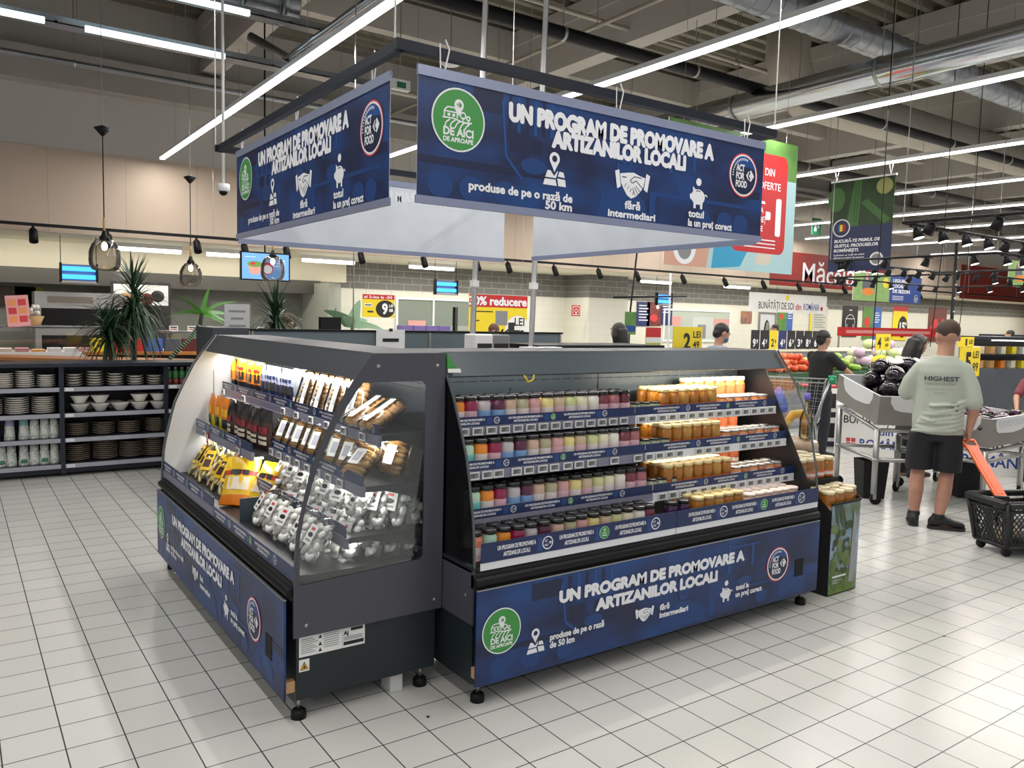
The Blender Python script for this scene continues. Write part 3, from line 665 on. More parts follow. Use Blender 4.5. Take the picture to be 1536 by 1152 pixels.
for (x0, x1), pw, cl in (((.1, 1.1), 2.2, (1, .95, .88)), ((1.3, 2.3), 7, (1, .9, .74))):
    area('case_lamp_glow', (CR[0]+(x0+x1)/2, CR[1]+.36, 1.365), x1-x0, .03, pw, cl, (.25, 0, 0))
for d_, z_ in ((.34, 1.105), (.26, .92), (.2, .72)):
    a = MB(); a.box(1.3, 2.3, d_+.01, d_+.025, z_, z_+.01, M_caselamp); a.build('glow_strip', case_r); area('case_lamp_glow', (CR[0]+1.8, CR[1]+d_+.02, z_-.006), 1.0, .015, 1.6, (1, .88, .7), (.5, 0, 0))
# left-hand case, front towards the left
CL = (1.085, 5.35, 0)
case_l = make_case('grey open cooler of snacks and sweets facing left, end panel towards the camera', CL, -PI/2, lambda t: end_glass(t, 0, .012, True, opaque=M_intw), lambda t: end_glass(t, LEN-.002, .010, 'frame'), M_canopy, [(.03, LEN-.03)], mat('case_interior_l', (.04, .048, .055), .4, .3))
area('case_lamp_glow', (CL[0]+.36, CL[1]-LEN/2, 1.365), .03, LEN-.1, 9, (1, .97, .92), (0, -.3, 0))
for d_, z_, s0, s1, pw in ((.40, 1.10, .05, 1.17, 2.0), (.40, 1.10, 1.19, LEN-.05, 2.2), (.24, .86, .05, 1.17, 3), (.33, .89, 1.19, LEN-.05, 3), (.26, .685, 1.19, LEN-.05, 3)):
    a = MB(); a.box(s0, s1, d_, d_+.015, z_, z_+.008, M_caselamp); a.build('glow_strip', case_l); area('case_lamp_glow', (CL[0]+d_+.01, CL[1]-(s0+s1)/2, z_-.006), .015, s1-s0, pw, (1, .97, .92), (0, -.5, 0))
shelf(case_l, .014, LEN-.014, .37, 1.135, .044, [.06, .5]+[1.2+.2*k for k in range(6)])
shelf(case_l, .014, 1.178, .205, .898, .046, [.25, .95])
shelf(case_l, 1.182, LEN-.014, .30, .927, .046, [1.22+.13*k for k in range(8)])
s3 = shelf(case_l, 1.182, LEN-.014, .228, .722, .05, [1.3, 1.9])
for k, (s0, s1, z) in enumerate(((.01, 1.18, .629), (1.182, LEN-.01, .585))):
    a = MB(); a.box(s0, s1, -.004, .004, z-.05, z, M_railg); rl = a.build('bottom_rail', case_l)
    a = MB(); a.box(s0, s1, -.008, -.003, z, z+.055, M_strip); print_strip(G(a, (s0, -.008, z), (1, 0, 0), (0, 0, 1), (0, -1, 0)), s1-s0, .055, .0); a.build('printed_strip', rl)
# stickers on the near end of the base, in case coordinates (end plane s = LEN)
a = MB(); g = G(a, (LEN-.0115, .005, 0), (0, 1, 0), (0, 0, 1), (1, 0, 0))
g.rect(.012, .265, .295, .352, M_paper, 1)
for k in range(8): g.rect(.02, .335-.008*k, .02+.05+.01*(k % 3), .338-.008*k, M_grey, 2)
for k in range(7): g.rect(.115, .34-.009*k, .18, .343-.009*k, M_grey, 2)
for x, z in ((.1, .335), (.1, .305), (.1, .28)): g.poly([(x-.008, z-.006), (x+.008, z-.006), (x, z+.01)], M_ink, 2)
g.rect(.195, .265, .196, .352, M_grey, 2); g.text('Aj', .2, .318, .018, M_ink, 2, bold=.02, heavy=.035); g.rect(.232, .332, .285, .345, M_ink, 2); g.rect(.2, .275, .29, .29, M_ink, 2)
for k in range(3): g.rect(.2, .308-.006*k, .285, .311-.006*k, M_grey, 2)
st = a.build('rating_label', case_l); st['label'] = 'white rating label with small print'
a = MB(); g = G(a, (LEN-.0115, .005, 0), (0, 1, 0), (0, 0, 1), (1, 0, 0))
g.rect(.012, .205, .055, .255, M_paper, 1); g.poly([(.016, .212), (.051, .212), (.0335, .246)], M_ink, 2); g.poly([(.02, .2145), (.047, .2145), (.0335, .240)], mat('warning_amber', (.75, .38, .02), .5), 3); g.poly([(.028, .218), (.039, .218), (.0335, .235)], M_ink, 4)
st = a.build('warning_label', case_l); st['label'] = 'small amber triangle warning sticker'
a = MB(); a.box(1.52, 1.58, 3.03, 3.12, 0, .075, mat('pale_block', (.6, .6, .58), .7)); bevel(tag(a.build('support_block'), 'small pale block wedged on the floor under the left cooler', 'block'), .003)
# paper note on the corner of the canopies
t = tag(MB().add([(1.752, 2.99, 1.475), (1.80, 2.985, 1.41), (1.80, 3.01, 1.41), (1.752, 3.015, 1.475), (1.752, 2.985, 1.41), (1.752, 3.01, 1.41)], [(0, 1, 2, 3), (0, 4, 1), (3, 2, 5), (0, 3, 5, 4), (4, 5, 2, 1)], M_green).add([(1.751, 2.98, 1.41), (1.813, 2.978, 1.41), (1.817, 2.976, 1.393), (1.751, 2.978, 1.393)], [(0, 1, 2, 3)], M_paper).build('paper_tent'), 'small green and white card between the two cooler canopies', 'card')

# ------------------------------------------------------------------ hanging banner square
M_back = mat('banner_back', (.62, .66, .72), .6, noise=.4, nscale=5, col2=(.56, .60, .67))
M_backg = mat('banner_back_ghost', (.68, .71, .77), .6)
M_alu = mat('banner_rail', (.26, .29, .42), .35, .3)
X0, X1, Y0, Y1, ZB, ZT = 1.52, 3.72, 2.90, 5.28, 2.098, 2.605
M_frame = mat('frame_navy', (.006, .009, .018), .5, spec=.3)
t = thing('banner_frame', 'black square tube frame that carries the four blue banners', 'frame', (1.45, 2.92, 2.69))
for name, q in (('rail', (0, 2.34, -.018, .018)), ('rail', (0, 2.34, 2.564, 2.6)), ('rail', (.012, .048, 0, 2.6)), ('rail', (2.322, 2.358, 0, 2.6))):
    a = MB(); a.box(*q, -.02, .02, M_frame); a.build(name, t)
for x, y in ((0, 0), (2.34, 0), (0, 2.58), (2.34, 2.58)):
    a = MB(); a.tube([(x, y, .02), (x, y, 4.16)], .004, M_steel, 5); a.build('suspension_wire', t)
def banner(lab, O, U, N, W=2.14, front=True):
    t = thing('hanging_banner', lab, 'banner', O); U = Vector(U); N = Vector(N); Hh = ZT-ZB
    T = lambda u, n, z: U*u+N*n+Vector((0, 0, z))
    def slab(a, u0, u1, n0, n1, z0, z1, m): a.add([T(u, n, z) for z in (z0, z1) for n in (n0, n1) for u in (u0, u1)], [(0, 2, 3, 1), (4, 5, 7, 6), (0, 1, 5, 4), (2, 6, 7, 3), (0, 4, 6, 2), (1, 3, 7, 5)], m)
    a = MB(); slab(a, 0, W, -.0015, .0, 0, Hh, M_print); slab(a, 0, W, -.0035, -.0015, 0, Hh, M_back)
    print_banner(G(a, (0, 0, 0), U, (0, 0, 1), N))
    b = G(a, T(0, -.0035, 0), U, (0, 0, 1), -N)
    b.text('UN PROGRAM DE PROMOVARE A', .44, .382, .073, M_backg, 1, w=1.29, bold=.03, heavy=.062)   # lettering showing through, reversed below
    a.build('printed_sheet', t)
    for z0, z1, k in ((-.012, .02, 0), (Hh-.018, Hh+.022, 1)):
        a = MB(); slab(a, -.005, W+.005, -.008, .006, z0, z1, M_alu); a.build('clamp_rail', t)
    for u in (.12, W*.5, W-.15):
        a = MB(); c = T(u, 0, Hh+.02); a.tube([c, c+Vector((0, 0, .05))+U*.012, c+Vector((0, 0, .085))+U*.02-N*.0, c+Vector((0, 0, .12))], .0035, M_white, 6); a.tube([c-U*.02, c-U*.024+Vector((0, 0, .1))], .003, M_white, 6); a.build('hook', t)
    return t
banner('blue campaign banner facing the camera, the largest of the square', (1.545, Y0, ZB), (1, 0, 0), (0, -1, 0))
banner('blue campaign banner facing left, seen at a steep angle', (1.5, Y0+.18+2.12, ZB), (0, -1, 0), (-1, 0, 0))
banner('banner at the back of the square, its pale reverse seen below the front banner', (3.74, 5.5, ZB), (-1, 0, 0), (0, 1, 0))
banner('banner at the right of the square, its pale reverse seen below the front banner', (3.775, 3.0, ZB), (0, 1, 0), (1, 0, 0))
# ------------------------------------------------------------------ jars in the right-hand case
M_lidk = mat('jar_lid_black', (.012, .012, .013), .25)
M_lidg = mat('jar_lid_gold', (.74, .60, .30), .35, .3)
M_lids = mat('jar_lid_silver', (.55, .55, .54), .28, .8)
M_lidw = mat('jar_lid_white', (.78, .74, .72), .4)
M_lab = mat('jar_label', (.68, .62, .60), .55)
M_labb = mat('jar_label_blue', (.20, .36, .62), .55)
M_labt = mat('jar_label_teal', (.15, .50, .47), .55)
M_labp = mat('jar_label_pink', (.66, .42, .48), .55)
M_labo = mat('jar_label_orange', (.58, .15, .05), .5)
def jar_proto(nm, r, h, content, lid, lab, band=(.12, .55), band2=None):
    t = bpy.data.objects.new(nm, None); COL.objects.link(t); t.empty_display_size = .03
    a = MB(); a.lathe([(r*.86, 0), (r, h*.04), (r, h*.74), (r*.84, h*.83), (r*.84, h*.86)], content, 14); a.build('glass_body', t)
    a = MB(); a.lathe([(r*.92, h*.855), (r*.95, h*.865), (r*.95, h*.98), (r*.88, h), (0.001, h*1.0)], lid, 14, capt=False); a.build('lid', t)
    a = MB(); a.lathe([(r*1.01, h*band[0]), (r*1.01, h*band[1])], lab, 14, capb=False, capt=False)
    if band2: a.lathe([(r*1.012, h*(band[0]+.06)), (r*1.012, h*(band[0]+.2))], band2, 14, capb=False, capt=False)
    a.build('label', t)
    return t
def gl(n, c, rough=.12): return mat(n, c, rough, coat=.4)
kinds = [('salmon', (.62, .20, .14), M_lab, M_labp), ('mint green', (.40, .60, .46), M_labt, M_lab), ('orange', (.72, .24, .02), M_lab, M_labp), ('deep magenta', (.26, .012, .06), M_labp, M_lab), ('grey lilac', (.46, .42, .44), M_labb, M_lab), ('dark plum', (.09, .015, .05), M_labb, M_lab),
         ('pinkish beige', (.52, .36, .27), M_lab, M_labp), ('olive beige', (.38, .35, .22), M_lab, M_labp), ('soft pink', (.56, .30, .30), M_labp, M_lab), ('pale yellow', (.66, .56, .22), M_lab, M_labo), ('tan', (.50, .39, .26), M_labp, M_lab), ('lime', (.52, .54, .26), M_lab, M_labt), ('cream', (.66, .62, .44), M_lab, M_labp), ('off-white', (.68, .66, .58), M_lab, M_lab), ('maroon', (.16, .03, .045), M_labp, M_lab), ('rose brown', (.32, .11, .12), M_labp, M_lab), ('dark maroon', (.10, .015, .025), M_labp, M_lab)]
protos = {}
def put(kind, nm, args, loc, label, group, rz=None, cat='jar', rot=None):
    if kind not in protos:
        p = protos[kind] = jar_proto(nm, *args) if not callable(args) else args(); first = True
        p.location = loc; p.rotation_euler = rot or (0, 0, rz or 0); return tag(p, label, cat, group)
    o = dup(protos[kind], loc, rz or 0, label, group, rot=rot); o['category'] = cat; return o
def Rw(s, d, z): return (CR[0]+s, CR[1]+d, z)
J = random.Random(3)
seqs = {'top': (1, range(1, 17), .052, .345, 1.1425, .106), 'second': (0, range(0, 16), .055, .262, .9585, .106), 'third': (0, range(0, 17), .052, .20, .7585, .105), 'bottom': (0, range(0, 15), .045, .05, .606, .112)}
for sh, (st, ks, s0, d0, z, h) in seqs.items():
    for row in range(2):
        n = 0
        for k in ks:
            nm, c, l1, l2 = kinds[k]
            s = s0+.0725*n+J.uniform(-.003, .003); n += 1
            if s > 1.155: continue
            rowname = 'front' if row == 0 else 'back'
            put('spread%d' % k, 'spread_jar', (.0345, .130 if False else .130, gl('spread_'+nm.replace(' ', '_'), c), M_lidk, l1, (.06, .5), l2), Rw(s, d0+.075*row+J.uniform(0, .008), z+.0005), '%s spread, black lid, %s from left, %s row of %s left shelf' % (nm, nth(n-1), rowname, sh), 'black lidded spread jars in the left bay', J.uniform(-1, 1))
# bottles of plum preserve on the split between the bays, bottom shelf, and short dark-lidded jars
for k in range(2): put('plum', 'preserve_jar', (.036, .125, gl('plum_preserve', (.035, .012, .05)), M_lidk, M_labb, (.1, .5), M_lab), Rw(1.225+.085*k, .06, .6055), '%s dark plum jar at the left end of the bottom right deck' % ['first', 'second'][k], 'plum jars on the bottom shelf')
for si, (sh, d0, z) in enumerate((('top', .345, 1.1425), ('second', .262, .9585), ('third', .2, .7585))):
    for k in range(3): put('short', 'relish_jar', (.033, .062, gl('relish_green', (.30, .34, .22)), M_lidk, M_lab, (.1, .5)), Rw(1.215+.074*k, d0, z+.0005), 'short dark-lidded relish jar, %s of three, left of %s shelf honey' % (nth(k), sh), 'short relish jars')
    for k in range(2): put('rose', 'syrup_jar', (.036, .115, gl('rose_syrup', (.52, .30, .42)), M_lidk, M_lab, (.15, .6)), Rw(1.13+.10*k, d0+.16, z+.0005+(.0)), 'pale pink jar, %s of two behind the relish on the %s shelf' % (['left', 'right'][k], sh), 'pale pink jars')
M_honey = gl('honey_amber', (.34, .125, .012), .1); M_honeyd = gl('honey_dark', (.13, .03, .006), .1); M_honeyl = gl('honey_light', (.40, .20, .035), .1)
hk = [('amber', M_honey), ('dark', M_honeyd), ('light', M_honeyl)]
for sh, d0, z, ncol, nrow, s0 in (('top', .355, 1.1425, 6, 3, 1.44), ('second', .27, .9585, 6, 4, 1.38), ('third', .205, .7585, 7, 4, 1.33), ('bottom', .06, .606, 5, 3, 1.42)):
    for r in range(nrow):
        for c in range(ncol):
            cn, cm = hk[(c*2+r*3+c*c) % 3]
            put('honey'+cn, 'honey_jar', (.036, .128 if sh != 'bottom' else .128, cm, M_lidg, M_labo, (.08, .34), None), Rw(s0+.077*c+J.uniform(-.002, .002), d0+.078*r, z+.0005), 'gold-lidded honey jar, %s from left, %s row of the %s right shelf' % (nth(c), nth(r), sh), 'gold lidded honey jars in the right bay', J.uniform(-.6, .6))
for sh, d0, z, s0, n in (('top', .345, 1.1425, 1.905, 6), ('second', .262, .9585, 1.85, 7), ('third', .2, .7585, 1.88, 6)):
    for r in range(2):
        for c in range(n):
            put('pate'+str(c % 2), 'pate_jar', (.034, .07, gl('pate_brown', (.36, .16, .07)) if c % 2 else gl('pate_orange', (.62, .22, .06)), M_lids, M_labo if c % 2 else M_lab, (.15, .62)), Rw(s0+.073*c, d0+.075*r, z+.0005), 'small silver-lidded jar, %s from left, %s row, right end of %s shelf' % (nth(c), ['front', 'back'][r], sh), 'small silver lidded jars in the right bay')
    for c in range(6):
        put('tall', 'compote_jar', (.044, .165, gl('compote_orange', (.66, .25, .06)), M_lidw, M_labo, (.08, .7), M_lab), Rw(s0-.1+.093*c, .53, z+.0005), 'tall white-lidded orange jar, %s from left at the back of %s shelf' % (nth(c), sh), 'tall compote jars at the back of the right bay')
M_lidpk = mat('cup_lid_pink_white', (.80, .66, .60), .4)
for r in range(3):
    for c in range(6): put('cup', 'cream_jar', (.036, .10, gl('cream_beige', (.66, .46, .32)), M_lidpk, M_lab, (.1, .6)), Rw(1.835+.076*c, .06+.08*r, .606), 'pale pink-lidded jar, %s from left, %s row on bottom right deck' % (nth(c), nth(r)), 'pale lidded jars on the bottom shelf')
# ------------------------------------------------------------------ packets in the left-hand case
RL = Matrix.Rotation(-PI/2, 3, 'Z')
def Lw(s, d, z): return (CL[0]+d, CL[1]-s, z)
def pouch_mesh(a, w, h, t, bands, nx=7, nz=10, flat_bottom=True):
    """pillow pack standing on z=0, facing -y, bands [(upto fraction, material)]"""
    def q(i, j, sgn):
        u = i/nx*2-1; v = j/nz; e = (1-abs(u)**2.5)*max(0, math.sin(PI*min(1, max(0, v*.94+.06))))**.6
        if j == nz: e *= 0
        cr = .006*math.sin(9*u+5*v)*(1-abs(u))
        return (u*w/2*(1-.06*math.sin(PI*v)), sgn*(t/2*e+.0006)+cr, v*h)
    for sgn in (-1, 1):
        vs = [q(i, j, sgn) for j in range(nz+1) for i in range(nx+1)]; 
        for k, (f, m) in enumerate(bands):
            lo = 0 if k == 0 else bands[k-1][0]; fs = []
            for j in range(nz):
                if lo <= (j+.5)/nz < f:
                    for i in range(nx): b = j*(nx+1)+i; fs.append((b, b+1, b+nx+2, b+nx+1))
            a.add(vs, fs, m, True)
def simple_pouch(bands, w, h, t, nm='packet', window=None, label=None):
    r = bpy.data.objects.new(nm, None); COL.objects.link(r); r.empty_display_size = .03
    a = MB(); pouch_mesh(a, w, h, t, bands); a.build('pouch', r)
    if label:
        a = MB()
        for (x0, z0, x1, z1, m) in label:
            n = 4; yy = lambda x: -(t/2*(1-abs(x/(w/2))**2.5)*.93+.004)
            for k in range(n):
                xa, xb = x0+(x1-x0)*k/n, x0+(x1-x0)*(k+1)/n
                a.add([(xa, yy(xa), z0), (xb, yy(xb), z0), (xb, yy(xb)*.98, z1), (xa, yy(xa)*.98, z1)], [(0, 1, 2, 3)], m)
        a.build('printed_label', r)
    return r
P_yel = mat('pack_yellow', (.78, .48, .015), .3); P_or = mat('pack_orange', (.72, .20, .01), .3); P_blk = mat('pack_black', (.02, .018, .02), .3); P_lime = mat('pack_lime', (.55, .50, .02), .3)
P_navy = mat('pack_navy', (.02, .028, .075), .3); P_lil = mat('pack_lilac_white', (.28, .29, .40), .3); P_brown = mat('pack_brown', (.055, .026, .022), .32); P_mar = mat('pack_maroon', (.28, .02, .03), .32); P_sil = mat('pack_silver', (.55, .60, .64), .22, .6)
P_cream = mat('pack_cream', (.70, .62, .48), .4)
M_film = glassmat('clear_film', (.98, .98, .98), .045, .1)
M_film2 = glassmat('clear_tray_plastic', (.97, .97, .96), .05, .08)
M_mer = mat('meringue_white', (.84, .84, .80), .6); M_bisc = mat('biscuit', (.66, .40, .16), .6, noise=.6, nscale=40, col2=(.42, .21, .07)); M_past = mat('pastry_gold', (.66, .42, .14), .55, noise=.6, nscale=30, col2=(.52, .28, .08)); M_corn = mat('corn_snack', (.60, .50, .22), .6)
grpL = 'snack packets in the left cooler'
Y1p = lambda: simple_pouch([(.3, P_blk), (.62, P_or), (1.01, P_yel)], .125, .195, .045, 'snack_packet', label=[(-.035, .07, .035, .12, P_blk), (-.03, .13, .03, .15, P_mar)])
for k in range(6): put('py', 'x', Y1p, Lw(.07+.095*k, .42+.01*(k % 2), 1.1365), 'yellow and black snack packet, %s from far end of top shelf' % nth(k), grpL, -PI/2+.25*(k % 3-1), 'snack packet')
N1p = lambda: simple_pouch([(.55, P_navy), (.85, P_lil), (1.01, P_lil)], .13, .19, .04, 'snack_packet', label=[(-.04, .05, .04, .10, P_blk), (-.035, .115, .035, .135, P_navy)])
for k in range(6): put('pn', 'x', N1p, Lw(.66+.088*k, .425, 1.1365), 'navy and white packet, %s after the yellow ones on the top shelf' % nth(k), grpL, -PI/2+.2*(k % 3-1), 'snack packet')
put('ps', 'x', lambda: simple_pouch([(1.01, P_sil)], .15, .20, .05, 'snack_packet', label=[(-.05, .02, .05, .05, P_cream)]), Lw(1.235, .43, 1.1365), 'plain silver pouch between the navy packets and the biscuit trays', grpL, -PI/2+.1, 'snack packet')
Y2p = lambda: simple_pouch([(.45, P_lime), (1.01, P_or)], .13, .21, .05, 'snack_packet', label=[(-.045, .10, .045, .145, P_yel), (-.04, .03, .04, .085, P_blk)])
for k in range(3): put('py2', 'x', Y2p, Lw(.12+.16*k, .27, .8995), 'orange and lime crisp packet, %s from far end of middle shelf' % nth(k), grpL, -PI/2+.15*(k-1), 'snack packet')
B1p = lambda: simple_pouch([(.7, P_brown), (1.01, P_blk)], .155, .215, .055, 'snack_packet', label=[(-.05, .03, .05, .05, P_cream), (-.05, .06, .05, .075, P_cream), (-.055, .09, .055, .125, P_mar)])
for k in range(6): put('pb', 'x', B1p, Lw(.55+.115*k, .27+.012*(k % 2), .8995), 'dark brown and maroon snack packet, %s of the brown row on the middle shelf' % nth(k), grpL, -PI/2+.12*(k % 3-1), 'snack packet')
# trays
def tray_proto(nm, L, W, H, cm, rows, label, lw):
    r = bpy.data.objects.new(nm, None); COL.objects.link(r); r.empty_display_size = .03
    a = MB(); a.loft([((0, 0, 0), (W*.44, 0, 0), (0, L*.46, 0)), ((0, 0, .004), (W*.46, 0, 0), (0, L*.48, 0)), ((0, 0, H*.55), (W*.5, 0, 0), (0, L*.5, 0)), ((0, 0, H*.6), (W*.5, 0, 0), (0, L*.5, 0)), ((0, 0, H), (W*.44, 0, 0), (0, L*.46, 0))], M_film2, 28, None)
    # squarer outline
    for i, v in enumerate(a.v):
        x, y, z = v; hx, hy = W/2, L/2; k = 1.0/max((abs(x/hx)**6+abs(y/hy)**6)**(1/6.), 1e-6); rad = math.hypot(x/hx, y/hy); a.v[i] = (x*k*rad, y*k*rad, z)
    a.build('clear_tray', r)
    a = MB(); R = random.Random(11)
    for i in range(rows[0]):
        for j in range(rows[1]):
            a.ell(((i+.5)/rows[0]*W*.86-W*.43, (j+.5)/rows[1]*L*.86-L*.43, H*.42), (W*.50/rows[0], L*.56/rows[1], H*.40), cm, 8, 6, R=Matrix.Rotation(R.uniform(-.3, .3), 3, 'Z'))
    a.build('biscuits', r)
    a = MB(); z = H+.0012; a.box(-lw[0]/2, lw[0]/2, -lw[1]/2, lw[1]/2, z, z+.001, M_paper); a.box(-lw[0]*.3, lw[0]*.3, -lw[1]*.3, lw[1]*.3, z+.001, z+.0014, M_grey if label else mat('label_print_grey', (.45, .46, .52), .6)); a.build('paper_label', r)
    return r
def tray_rot(tilt, yaw=0): return (Matrix.Rotation(-PI/2+yaw, 4, 'Z') @ Matrix.Rotation(tilt, 4, 'X')).to_euler()
TB = lambda: tray_proto('biscuit_tray', .22, .13, .05, M_bisc, (2, 8), True, (.035, .17))
for k in range(7): put('tb', 'x', TB, Lw(1.39+.095*k, .44+.01*(k % 2), 1.23), 'clear tray of round biscuits, white strip, %s upright on the top shelf' % nth(k), 'biscuit trays in the left cooler', cat='biscuit tray', rot=tray_rot(1.15, .45))
for k in range(2): put('tb', 'x', TB, Lw(2.07+.15*k, .44, 1.185), 'clear biscuit tray leaning low at near end of top shelf, %s of two' % ['farther', 'nearer'][k], 'biscuit trays in the left cooler', cat='biscuit tray', rot=tray_rot(.5, .15))
TP = lambda: tray_proto('pastry_tray', .18, .14, .055, M_past, (1, 8), False, (.06, .085))
for k in range(9): put('tp', 'x', TP, Lw(1.25+.115*k, .37+.008*(k % 2), 1.007 if k < 8 else .985), 'clear tray of golden pastries, %s from left on the near middle shelf' % nth(k), 'pastry trays in the left cooler', cat='pastry tray', rot=tray_rot(1.1 if k < 8 else .7, .35))
for k in range(3): put('tp', 'x', TP, Lw(1.98+.12*k, .51, 1.01), 'pastry tray in second row of the near middle shelf, %s of three' % nth(k), 'pastry trays in the left cooler', cat='pastry tray', rot=tray_rot(1.15, .3))
# clear bags
def bag_proto(nm, w, h, t, cm, lump, label=True, seed=1, shape=(1, 1, 1)):
    r = bpy.data.objects.new(nm, None); COL.objects.link(r); r.empty_display_size = .03
    a = MB(); pouch_mesh(a, w, h, t, [(1.01, M_film)]); a.build('clear_bag', r)
    a = MB(); R = random.Random(seed)
    for i in range(lump):
        u = R.uniform(-.38, .38); v = (i+.5)/lump*.74+.05; a.ell((u*w, R.uniform(-.2, .2)*t, v*h), (.0165*shape[0]*R.uniform(.8, 1.15), .0145*shape[1], .020*shape[2]*R.uniform(.8, 1.15)), cm, 8, 6, R=Matrix.Rotation(R.uniform(-.5, .5), 3, 'Y') @ Matrix.Rotation(R.uniform(-.8, .8), 3, 'X'))
    a.build('sweets', r)
    if label:
        a = MB(); y = -t/2*.98-.003; a.box(-w*.22, w*.22, y-.0008, y, h*.32, h*.74, M_paper); a.ell((0, y-.001, h*.52), (w*.15, .0006, h*.055), M_ink, 12, 4); a.box(-w*.1, w*.1, y-.0014, y-.0008, h*.62, h*.68, M_redp); a.box(-w*.15, w*.15, y-.0014, y-.0008, h*.38, h*.42, M_grey); a.build('paper_label', r)
    return r
BM = lambda: bag_proto('meringue_bag', .17, .20, .075, M_mer, 38)
def bag_rot(tilt, yaw): return (Matrix.Rotation(-PI/2+yaw, 4, 'Z') @ Matrix.Rotation(tilt, 4, 'X')).to_euler()
gm = 'bags of white sweets in the left cooler'
for k in range(7): put('bm', 'x', BM, Lw(1.25+.155*k, .30, .729), 'clear bag of white sweets, %s in front row of third near shelf' % nth(k), gm, cat='sweet bag', rot=bag_rot(-.5, .2*(k % 3-1)+.1))
for k in range(4): put('bm', 'x', BM, Lw(1.85+.145*k, .44, .730), 'clear bag of white sweets, %s in second row of third near shelf' % nth(k), gm, cat='sweet bag', rot=bag_rot(-.35, .5))
for k in range(5): put('bm', 'x', BM, Lw(1.52+.17*k, .10, .6075), 'clear bag of white sweets, %s in front row of bottom deck' % nth(k), gm, cat='sweet bag', rot=bag_rot(-.55, .15*(k % 3-1)))
for k in range(5): put('bm', 'x', BM, Lw(1.58+.165*k, .24, .6075), 'clear bag of white sweets, %s in second row of bottom deck' % nth(k), gm, cat='sweet bag', rot=bag_rot(-.45, .5))
for k in range(3): put('bm', 'x', BM, Lw(2.25, .33+.09*k, .6075), 'clear bag of white sweets at bottom deck window, %s from front' % nth(k), gm, cat='sweet bag', rot=bag_rot(-.5, .6))
for k in range(3): put('bm', 'x', BM, Lw(2.25, .36+.09*k, .730), 'clear bag of white sweets at third shelf window, %s from front' % nth(k), gm, cat='sweet bag', rot=bag_rot(-.5, .6))
BC = lambda: simple_bag_yellow()
def simple_bag_yellow():
    r = bag_proto('corn_stick_bag', .13, .27, .06, M_corn, 20, False, 4, (.8, .8, 2.2))
    a = MB(); y = -.034; a.box(-.035, .035, y, y+.001, .06, .19, P_yel); a.box(-.025, .025, y-.0006, y, .08, .13, P_brown); a.box(-.025, .025, y-.0006, y, .145, .165, P_blk); a.build('paper_label', r); return r
for k in range(8): put('bc', 'x', BC, Lw(.12+.135*k, .14+.01*(k % 2), .6075), 'corn stick bag with yellow label, %s from far end of bottom deck' % nth(k), 'corn stick bags in the left cooler', cat='snack bag', rot=bag_rot(-.6, .3*(k % 3-1)+.3))
for k in range(3):
    put('pc', 'x', lambda: simple_pouch([(.2, P_or), (.6, P_yel), (.75, mat('pack_red_band', (.6, .05, .03), .3)), (1.01, P_yel)], .19, .27, .075, 'crisp_bag', label=[(-.06, .08, .06, .15, P_cream), (-.05, .16, .05, .19, P_blk)]), Lw(1.10+.12*k, .13+.06*k, .6075), 'yellow crisp bag slumped against the divider, %s of three' % nth(k), 'yellow crisp bags in the left cooler', cat='snack bag', rot=bag_rot(-.5-.1*k, .9-.5*k))
a = MB(); a.box(-.004, .004, -.19, .19, 0, .115, M_int); t = a.build('shelf_divider'); t.location = Lw(1.41, .25, .6005); t.rotation_euler = (0, 0, -PI/2); tag(t, 'grey metal divider between the yellow bags and the white sweets', 'divider')
for k, (s, d, z, l) in enumerate(((.32, .183, .86, 'red ticket under the far middle shelf'), (.95, .183, .86, 'red ticket under the middle shelf beside the brown packets'), (1.35, .207, .69, 'red ticket over the left bags of the bottom deck'), (2.0, .207, .69, 'red ticket over the right bags of the bottom deck'))):
    a = MB(); a.box(-.02, .02, -.001, .001, -.035, .035, M_red); a.box(-.008, .008, -.0018, -.001, -.02, .02, M_paper); t = a.build('shelf_ticket'); t.location = Lw(s, d, z); t.rotation_euler = (0, 0, -PI/2); tag(t, l, 'ticket', 'red shelf tickets')
# ------------------------------------------------------------------ left shelving unit with tableware
def at(x, y, Y): d = ray(x, y); return Vector((0, 0, CAM_H))+d*(Y/d.y)
t = thing('shelving_unit', 'low black shelving unit of tableware along the left', 'shelving', (-1.0, 8.7, 0))
XB = [-1.01, -.08, .855, 1.79, 2.72]; SZ = [.12, .37, .61, .86]
a = MB(); a.box(-.03, 3.75, .42, .45, .06, 1.06, M_navy); a.build('back_panel', t)
a = MB(); a.box(-.03, 3.75, -.02, .47, 1.06, 1.095, M_navy); a.build('top', t)
for x in XB: a = MB(); a.box(x+1-.02, x+1+.02, 0, .45, .03, 1.06, M_navy); a.build('upright', t)
a = MB(); a.box(-.03, 3.75, .05, .45, .03, .1, M_navy); a.build('plinth', t)
for i in range(4):
    for z in SZ:
        a = MB(); a.box(XB[i]+1.02, XB[i+1]+.98, .0, .42, z-.02, z, M_navy); s_ = a.build('shelf', t)
        a = MB(); a.box(XB[i]+1.02, XB[i+1]+.98, -.012, .0, z-.035, z+.005, mat('shelf_edge_grey', (.34, .35, .40), .4)); a.box(XB[i]+1.03, XB[i]+1.1, -.014, -.012, z-.03, z+.0, M_tagw); a.build('shelf_edge', s_)
M_por = mat('porcelain', (.86, .84, .78), .25); M_porg = mat('porcelain_grey', (.66, .63, .58), .35); M_porb = mat('porcelain_brown', (.36, .29, .23), .4); M_porr = mat('plate_rim_brown', (.14, .10, .07), .4)
